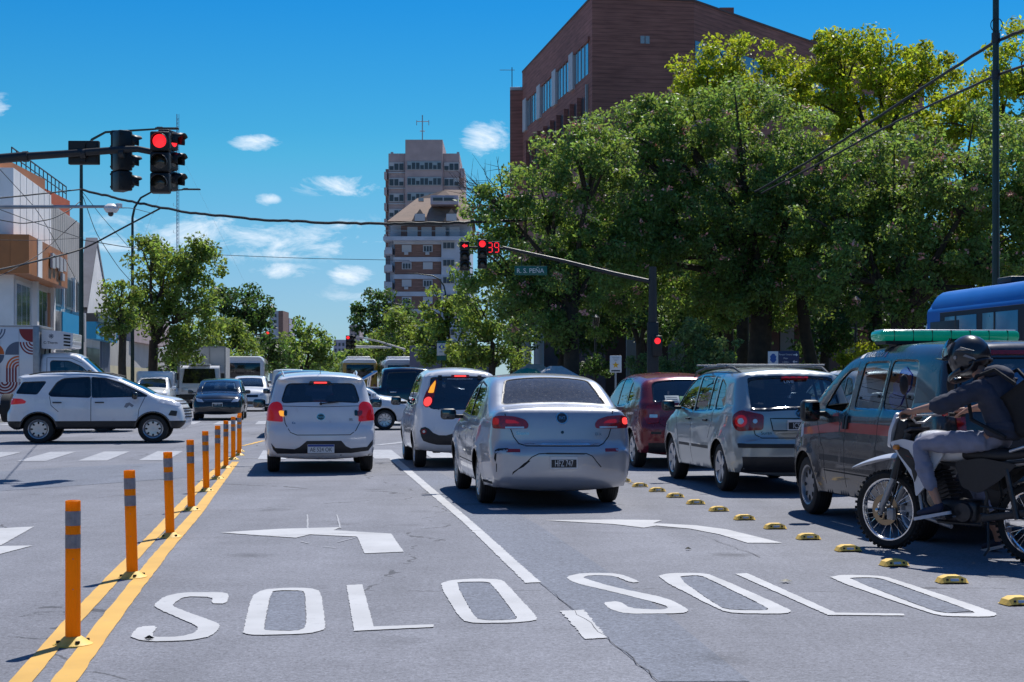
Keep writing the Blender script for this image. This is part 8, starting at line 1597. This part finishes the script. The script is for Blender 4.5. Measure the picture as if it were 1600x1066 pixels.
# --- gabled hall with blue fascia, low wall
L3 = bldg('gabled_hall', 'white gabled hall with grey roof edge and blue fascia left of the street trees'); v0, v1 = V_(133, u0) + .5, V_(172, u0); vm = (v0 + v1) / 2 - 1.0
pts = [U(u0, v0, 0), U(u0, v1, 0), U(u0, v1, 5.4), U(u0, vm, 9.9), U(u0, v0, 5.4)]; bk = [p - RR * .35 for p in pts]; block(L3, [c2(u0 - .36, v0), c2(u0 - .36, v1), c2(u0 - 14, v1), c2(u0 - 14, v0)], 0, 5.2, M_grey, 'rear_hall')
mesh_obj('wall', [tuple(p) for p in pts + bk], [(0, 1, 2, 3, 4), (0, 4, 9, 5), (1, 6, 7, 2), (5, 9, 8, 7, 6)], M_bwall, L3)
for e0, e1 in ((pts[4], pts[3]), (pts[3], pts[2])):
    d = Vector((0, 0, .35)); o_ = RR * .05; q4 = [e0 + o_, e1 + o_, e1 + o_ + d, e0 + o_ + d]; q5 = [p - RR * .7 for p in q4]; mesh_obj('roof', [tuple(p) for p in q4 + q5], [(0, 1, 2, 3), (3, 2, 6, 7), (0, 4, 5, 1), (4, 7, 6, 5)], mat('roof_grey', (.22, .22, .24), .8, noise=.2, nscale=1), L3)
F3 = Face(L3, c2(u0, v0), c2(u0, v1)); LL = v1 - v0; F3.box(-.2, LL * .9, 3.9, 4.9, .02, .6, M_blue, 'fascia'); F3.box(-.2, LL, 4.9, 5.4, .02, .7, M_win_d, 'gutter'); [F3.box(LL * f_, LL * f_ + .7, 4.1, 4.7 + .2 * (i % 2), .6, .7, M_shut, 'sign_letter') for i, f_ in enumerate((.18, .3, .48, .58, .7))]; F3.box(0, LL * .5, 0, 3.4, 0, .05, M_win_d, 'shop_front'); [F3.box(LL * .55 + k * .7, LL * .55 + .5 + k * .7, 0, 3.9, 0, .12, mat('shutter_blue_grey', (.14, .17, .24), .6), 'shutter') for k in range(6)]
L4 = bldg('garden_wall', 'low cream wall under the left street trees', 'wall'); block(L4, [c2(-12, 106), c2(-12, 150), c2(-12.4, 150), c2(-12.4, 106)], 0, 2.5, M_cream)
L5 = bldg('back_houses', 'row of shaded houses behind the left street trees', 'houses'); block(L5, [c2(-16, 112), c2(-14, 230), c2(-26, 230), c2(-26, 112)], 0, 5.2, M_grey); block(L5, [c2(-15, 150), c2(-13.8, 175), c2(-25, 175), c2(-25, 150)], 5.2, 8, M_pink, 'upper_floor')

# --- plain houses on the near side of the junction, beside and behind the camera, unseen, added for their reflections in the cars
for nm, uu, sg_, v0, v1, hh, mm in (('left', -16, -1, -70, 26, 8.5, M_grey), ('right', 22, 1, -70, 24, 9.5, M_brk2)):
    t = bldg('near_side_houses', f'row of houses on the near {nm} side of the street, added out of frame for car reflections'); block(t, [c2(uu, v0), c2(uu, v1), c2(uu + sg_ * 12, v1), c2(uu + sg_ * 12, v0)][::1 if sg_ < 0 else -1], 0, hh, mm); Fn = Face(t, c2(uu, v0), c2(uu, v1), flip=sg_ > 0)
    for k in range(16):
        for zz in (1.0, 4.6): Fn.box(3 + k * 5.8, 6 + k * 5.8, zz, zz + 2.1, .02, .06, M_win_d, 'window')
t = bldg('rear_cross_street_block', 'pale block closing the street behind the camera, added out of frame for car reflections'); block(t, [c2(-40, -120), c2(40, -120), c2(40, -132), c2(-40, -132)][::-1], 0, 13, M_cream)
# ================================================================ trees and shrubs
def leafmat(name, c, trans, var=.45, gloss=.32):
    m = bpy.data.materials.new(name); m.use_nodes = True; t = m.node_tree; t.nodes.clear(); g = N(t, 'ShaderNodeNewGeometry'); cx = N(t, 'ShaderNodeTexCoord')
    n = N(t, 'ShaderNodeTexNoise', i_Scale=.5, i_Detail=3.0); Lk(t, cx.outputs['Object'], n.inputs['Vector'])
    v = math_(t, 'MULTIPLY', math_(t, 'ADD', 1 - var, math_(t, 'MULTIPLY', g.outputs['Random Per Island'], 2 * var)), math_(t, 'ADD', .55, math_(t, 'MULTIPLY', n.outputs[0], .9)))
    def col_(cc):
        h = N(t, 'ShaderNodeHueSaturation'); h.inputs['Color'].default_value = (*cc, 1); Lk(t, math_(t, 'ADD', .475, math_(t, 'MULTIPLY', g.outputs['Random Per Island'], .045)), h.inputs['Hue']); Lk(t, v, h.inputs['Value']); return h.outputs[0]
    a = col_(c); b = col_(trans); d = N(t, 'ShaderNodeBsdfPrincipled', i_Roughness=.5); Lk(t, a, d.inputs['Base Color']); d.inputs['Specular IOR Level'].default_value = gloss
    tl = N(t, 'ShaderNodeBsdfTranslucent'); Lk(t, b, tl.inputs[0]); mx = N(t, 'ShaderNodeMixShader', i_Fac=.42); Lk(t, d.outputs[0], mx.inputs[1]); Lk(t, tl.outputs[0], mx.inputs[2]); o = N(t, 'ShaderNodeOutputMaterial'); Lk(t, mx.outputs[0], o.inputs[0]); return m
LM = {'mid': leafmat('leaf_green', (.105, .180, .062), (.34, .48, .075)), 'dark': leafmat('leaf_dark', (.045, .085, .030), (.12, .22, .04)), 'yel': leafmat('leaf_yellow_green', (.20, .26, .020), (.60, .68, .04)), 'lite': leafmat('leaf_light', (.115, .180, .048), (.34, .46, .07)), 'pink': mat('blossom_pink', (.78, .36, .32), .7, noise=.2), 'bush': leafmat('leaf_grey_green_sunlit', (.17, .25, .10), (.3, .42, .12)), 'lime': leafmat('leaf_lime', (.17, .24, .02), (.3, .42, .03))}  # shrub leaves are grey-green, lightened in colour for the sunlight they miss
M_bark = mat('bark', (.055, .042, .032), .95, noise=.4, nscale=3, bump=.8, bscale=14)
LEAFN = [0]
def leaf_cloud(name, cs, rs, per, size, m, parent, seed, up=.35):
    g = np.random.default_rng(seed); k = np.repeat(np.arange(len(cs)), per); n = len(k); C = np.array(cs)[k]; Rr = np.array(rs)[k]
    d = g.normal(size=(n, 3)); d /= np.linalg.norm(d, axis=1)[:, None]; r = g.uniform(0, 1, n) ** .45; p = C + d * (Rr * r)[:, None] * np.array([1, 1, .72])
    nn = g.normal(size=(n, 3)) + d * .6; nn[:, 2] += up; nn /= np.linalg.norm(nn, axis=1)[:, None]
    LEAFN[0] += n
    t = np.cross(nn, g.normal(size=(n, 3))); t /= np.linalg.norm(t, axis=1)[:, None] + 1e-9; b = np.cross(nn, t); s = (size * g.uniform(.6, 1.35, n))[:, None]
    V = np.stack([p - t * s * .5, p + b * s * .26 + nn * s * .06, p + t * s * .55, p - b * s * .26 + nn * s * .06], 1).reshape(-1, 3)
    me = bpy.data.meshes.new(name); me.vertices.add(4 * n); me.vertices.foreach_set('co', V.astype(np.float32).ravel()); me.loops.add(4 * n); me.loops.foreach_set('vertex_index', np.arange(4 * n, dtype=np.int32))
    me.polygons.add(n); me.polygons.foreach_set('loop_start', np.arange(0, 4 * n, 4, dtype=np.int32)); me.polygons.foreach_set('loop_total', np.full(n, 4, np.int32)); me.materials.append(m); me.update(calc_edges=True)
    o = bpy.data.objects.new(name, me); col.objects.link(o); o.parent = parent; return o
def tree(label, px, Y, lobes, kind='mid', tr=.28, size=.17, dens_=1.0, cl=1.0, pink=0, lean=0, name='tree', group='street and park trees', base=.13, bare=0, seed=None, split=.42, cat='tree'):
    sd_ = seed or int(px * 7 + Y); r_ = random.Random(sd_); k = Y / 2400; bx = (px - 800) * k; t = thing(name, label, cat, (bx, Y, base), 0, group)
    L = [(Vector(((cx - 800) * k - bx, r_.uniform(-.8, .8) * rx * k * .4, HC + (HOR - cy) * k - base)), rx * k, ry * k) for cx, cy, rx, ry in lobes]
    cs = []; rs = []
    for c, rx, rz in L:
        vol = rx * rx * rz; nc = int(max(8, 5.2 * (rx * rx * .5 + rx * rz) / cl ** 2)); 
        for _ in range(nc):
            d = Vector((r_.gauss(0, 1), r_.gauss(0, 1), r_.gauss(0, 1))).normalized(); q_ = r_.uniform(.62, .98) if r_.random() < .8 else r_.uniform(.1, .6); p = c + Vector((d.x * rx * q_, d.y * rx * q_ * 1.0, d.z * rz * q_))
            if p.z < .5: continue
            cs.append(tuple(p)); rs.append(r_.uniform(.38, .80) * cl)
    leaf_cloud('crown', cs, rs, int(225 * dens_ * (cl * cl) * (.17 / size) ** 2 * .8), size, LM[kind], t, sd_)
    if pink: ii = [r_.randrange(len(cs)) for _ in range(pink)]; leaf_cloud('blossom', [tuple(Vector(cs[i]) + Vector((0, -.3, .25))) for i in ii], [.22] * len(ii), 9, .14, LM['pink'], t, sd_ + 5)
    top = max(c.z for c, _, _ in L); low = min(c.z - rz for c, _, rz in L); fk = Vector((lean, 0, max(low + .2, top * split))); w_ = MB()
    w_.tube([(0, 0, -.1), (lean * .2, 0, .5), (lean * .7 + r_.uniform(-.1, .1), 0, fk.z * .6), fk], [tr * 1.5, tr * 1.05, tr * .9, tr * .8], 12); w_.build('trunk', M_bark, t)
    l_ = MB(); cc = [Vector(c) for c in cs]; r_.shuffle(cc)
    for c, rx, rz in L: m1 = fk.lerp(c, .5) + Vector((r_.uniform(-.3, .3), 0, .2)); l_.tube([fk - Vector((0, 0, .2)), m1, c], [tr * .45, tr * .28, tr * .10], 8)
    for p in cc[:int(10 + 5 * len(L))]:
        c = min((l[0] for l in L), key=lambda q: (q - p).length); m1 = fk.lerp(c, .7); l_.tube([m1, m1.lerp(p, .55) + Vector((0, 0, .15)), p], [tr * .22, tr * .12, .015], 6)
    for _ in range(bare):
        c, rx, rz = L[0]; a = r_.uniform(1.7, 3.1); p = c + Vector((math.cos(a) * rx * r_.uniform(1.0, 1.45), r_.uniform(-1, 1) * rx * .5, rz * .3 + math.sin(a) * rz * r_.uniform(.6, 1.3))); m1 = c.lerp(p, .55) + Vector((0, 0, r_.uniform(-.3, .3))); l_.tube([c, m1, p], [.04, .02, .006], 5)
        for q_ in range(4): m2 = c.lerp(p, r_.uniform(.4, .95)); l_.tube([m2, m2 + Vector((r_.uniform(-.9, .1), r_.uniform(-.4, .4), r_.uniform(-.2, .9)))], [.012, .004], 4)
    l_.build('limbs', M_bark, t); return t
BT = 'big park trees on the right'
tree('broad dark green tree at the left of the park, behind the street name sign', 893, 57, [(790, 330, 58, 62), (775, 425, 66, 78), (850, 330, 98, 92), (905, 455, 115, 80), (930, 250, 92, 78), (840, 490, 85, 55), (960, 360, 80, 90)], 'mid', .32, .155, 1.0, pink=120, bare=13, group=BT)
B_t = tree('huge tree with pink blossoms in the middle of the park', 1180, 60, [(1010, 250, 105, 90), (1150, 235, 130, 100), (1075, 380, 130, 100), (1220, 380, 130, 105), (980, 400, 80, 80), (1280, 250, 110, 95), (1110, 470, 90, 45), (1010, 190, 62, 42), (1060, 200, 80, 60), (1180, 470, 110, 50), (1010, 340, 90, 80), (1160, 330, 120, 90)], 'mid', .48, .155, .9, pink=230, lean=.3, group=BT)
tree('broad tree with pink blossoms behind the blue coach', 1405, 56, [(1400, 280, 120, 95), (1530, 275, 120, 105), (1350, 420, 110, 80), (1450, 340, 120, 90), (1560, 380, 90, 90), (1300, 330, 90, 90), (1470, 430, 120, 75), (1600, 380, 80, 110), (1610, 270, 70, 90)], 'mid', .36, .17, 1.0, pink=190, group=BT)
tree('yellow-green treetop in front of the brick building chimney', 1160, 76, [(1140, 95, 52, 46), (1085, 130, 55, 42), (1210, 115, 50, 46), (1150, 160, 100, 50), (1245, 150, 45, 50)], 'yel', .3, .22, 1.0, group=BT); tree('tall yellow-green treetop right of the brick building', 1370, 74, [(1370, 108, 95, 62), (1300, 92, 55, 46), (1445, 120, 55, 58), (1390, 190, 130, 65), (1285, 150, 55, 50)], 'yel', .34, .22, 1.0, group=BT); tree('yellow-green treetop behind the right-hand pole', 1600, 70, [(1600, 95, 62, 60), (1545, 165, 75, 60), (1650, 130, 60, 60), (1500, 190, 60, 50)], 'yel', .3, .22, 1.0, group=BT)
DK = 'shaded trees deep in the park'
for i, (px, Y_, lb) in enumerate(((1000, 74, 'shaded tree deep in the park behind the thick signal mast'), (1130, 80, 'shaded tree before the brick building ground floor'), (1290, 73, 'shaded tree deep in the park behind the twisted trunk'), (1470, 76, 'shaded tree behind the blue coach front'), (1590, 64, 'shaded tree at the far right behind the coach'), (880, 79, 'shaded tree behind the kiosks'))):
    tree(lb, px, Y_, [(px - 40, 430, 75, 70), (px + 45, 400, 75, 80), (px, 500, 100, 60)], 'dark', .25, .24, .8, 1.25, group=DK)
for px, Y_, lb, ln in ((1423, 59, 'slim dark trunk tree, right one of the pair behind the van', .4), (1290, 60, 'twisted leaning tree with low fork behind the estate car', -1.0), (1145, 63, 'slim tree left of the huge blossoming one', -.3)):
    tree(lb, px, Y_, [(px + 10, 330, 60, 60), (px - 30, 400, 60, 50)], 'mid', .26, .18, .8, lean=ln, group=DK, split=.5)
ST = 'street trees along the avenue'
tree('bushy street tree right of the green lamp post, tallest on the left', 240, 76, [(255, 435, 66, 54), (308, 425, 40, 46), (235, 388, 26, 24), (285, 495, 62, 50), (318, 390, 18, 15), (290, 535, 44, 34), (225, 480, 40, 40)], 'lite', .26, .22, 1.0, group=ST)
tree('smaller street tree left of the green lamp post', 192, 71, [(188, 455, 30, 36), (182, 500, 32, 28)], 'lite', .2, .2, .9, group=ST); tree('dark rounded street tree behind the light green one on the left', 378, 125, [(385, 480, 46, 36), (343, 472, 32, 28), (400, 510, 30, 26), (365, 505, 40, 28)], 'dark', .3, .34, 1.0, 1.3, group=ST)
tree('light green street tree above the white vans', 350, 100, [(335, 520, 46, 28), (375, 530, 38, 26), (300, 555, 40, 25), (350, 560, 50, 25)], 'lite', .25, .28, 1.0, 1.2, group=ST); tree('rounded street tree at the end of the left row', 475, 130, [(480, 530, 40, 30), (445, 545, 34, 30), (470, 562, 50, 26), (505, 550, 20, 22)], 'mid', .3, .34, 1.0, 1.3, group=ST); tree('street tree behind the grey box truck', 410, 112, [(405, 560, 40, 28), (430, 540, 25, 25)], 'dark', .25, .3, 1.0, 1.2, group=ST)
tree('dark rounded street tree below the brick apartment block', 596, 150, [(592, 483, 40, 32), (565, 505, 24, 27), (622, 498, 34, 32), (595, 540, 46, 34)], 'dark', .3, .36, 1.0, 1.5, group=ST); tree('light green street tree right of the dark rounded one', 640, 118, [(640, 515, 52, 40), (600, 545, 40, 30), (672, 545, 46, 32), (640, 560, 50, 24)], 'lite', .28, .3, 1.0, 1.25, group=ST)
tree('light street tree around the blue eye sign', 710, 84, [(695, 480, 38, 44), (730, 500, 42, 50), (678, 530, 36, 38), (740, 555, 44, 28), (700, 560, 40, 24)], 'lite', .22, .24, .85, group=ST); tree('street tree left of the park kiosks, filling the gap beside the tall park tree', 770, 72, [(760, 520, 40, 45), (745, 470, 34, 40), (790, 555, 36, 30), (735, 560, 34, 26)], 'lite', .2, .2, 1.0, group=ST); tree('street tree at the far end on the right, above the buses', 560, 190, [(560, 560, 34, 18), (535, 568, 20, 12)], 'mid', .3, .45, 1.0, 1.8, group=ST)
for i in range(9): px = 415 + i * 22; tree(f'{["first","second","third","fourth","fifth","sixth","seventh","eighth","ninth"][i]} tree from the left in the far row closing the avenue', px, 260 + (i % 3) * 12, [(px, 568 + (i % 2) * 5, 22, 14)], 'mid', .3, .6, .9, 2.4, group='far trees closing the avenue', base=0)
for i, px in enumerate((545, 605, 660)): tree(f'low tree behind the buses and signs, {["first","second","third"][i]} from the left', px, 138, [(px, 572, 38, 20), (px + 20, 555, 28, 22)], 'mid', .25, .36, 1.0, 1.6, group='low trees behind the buses')
for i in range(4): px = 260 + i * 38; tree(f'low shaded tree over the oncoming cars, {["first","second","third","fourth"][i]} from the left', px, 135, [(px, 575, 32, 18)], 'dark', .25, .38, .9, 1.6, group='low trees behind the oncoming cars')
BU = 'park shrubs'
def bush(label, px, Y_, lobes, kind, size=.12, name='shrub', d=1.0): return tree(label, px, Y_, lobes, kind, .05, size, d, .55, name=name, group=BU, cat='shrub', split=.1)
bush('round clipped grey-green shrub right of the thick signal mast', 1060, 55, [(1060, 570, 36, 26), (1040, 585, 32, 22)], 'bush', .10); bush('round clipped shrub left of the thick signal mast', 1000, 56, [(1000, 576, 24, 22)], 'bush', .10); bush('large glossy shrub above the red hatchback', 1100, 54.5, [(1080, 525, 36, 26), (1120, 545, 40, 28), (1100, 575, 45, 25)], 'bush', .15, d=1.0)
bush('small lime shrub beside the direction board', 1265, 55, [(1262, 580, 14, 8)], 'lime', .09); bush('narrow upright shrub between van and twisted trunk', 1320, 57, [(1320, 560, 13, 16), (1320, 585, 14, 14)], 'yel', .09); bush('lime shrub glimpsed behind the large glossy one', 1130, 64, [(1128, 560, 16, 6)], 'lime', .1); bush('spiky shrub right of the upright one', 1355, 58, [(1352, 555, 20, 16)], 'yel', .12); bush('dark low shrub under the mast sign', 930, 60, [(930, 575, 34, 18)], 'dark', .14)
def hedge(label, p0, p1, h, w_, kind, seed):
    r_ = random.Random(seed); a, b = Vector(p0), Vector(p1); n = int((b - a).length / .35) + 1; t = thing('hedge', label, 'hedge', a, 0, BU); cs = []
    for i in range(n):
        for z in np.arange(.25, h, .35): cs.append(tuple((b - a) * (i / n) + Vector((r_.uniform(-.05, .05), r_.uniform(-w_, w_) / 2, z))))
    leaf_cloud('foliage', cs, [.30] * len(cs), 60, .09, LM[kind], t, seed); MB().box(tuple((b - a) / 2 + Vector((0, 0, h * .4))), ((b - a).length, w_ * .5, h * .7), rot=math.atan2((b - a).y, (b - a).x)).build('inner_twigs', M_bark, t)
hedge('low sunlit hedge left of the star sign', tuple(U(7.0 + 5, 53.2, .13)), tuple(U(17, 53.2, .13)), .95, .6, 'yel', 4); hedge('long dark hedge along the park edge', tuple(U(17.5, 54.5, .13)), tuple(U(52, 54.5, .13)), 1.5, .8, 'dark', 9)

print('LEAVES', LEAFN)
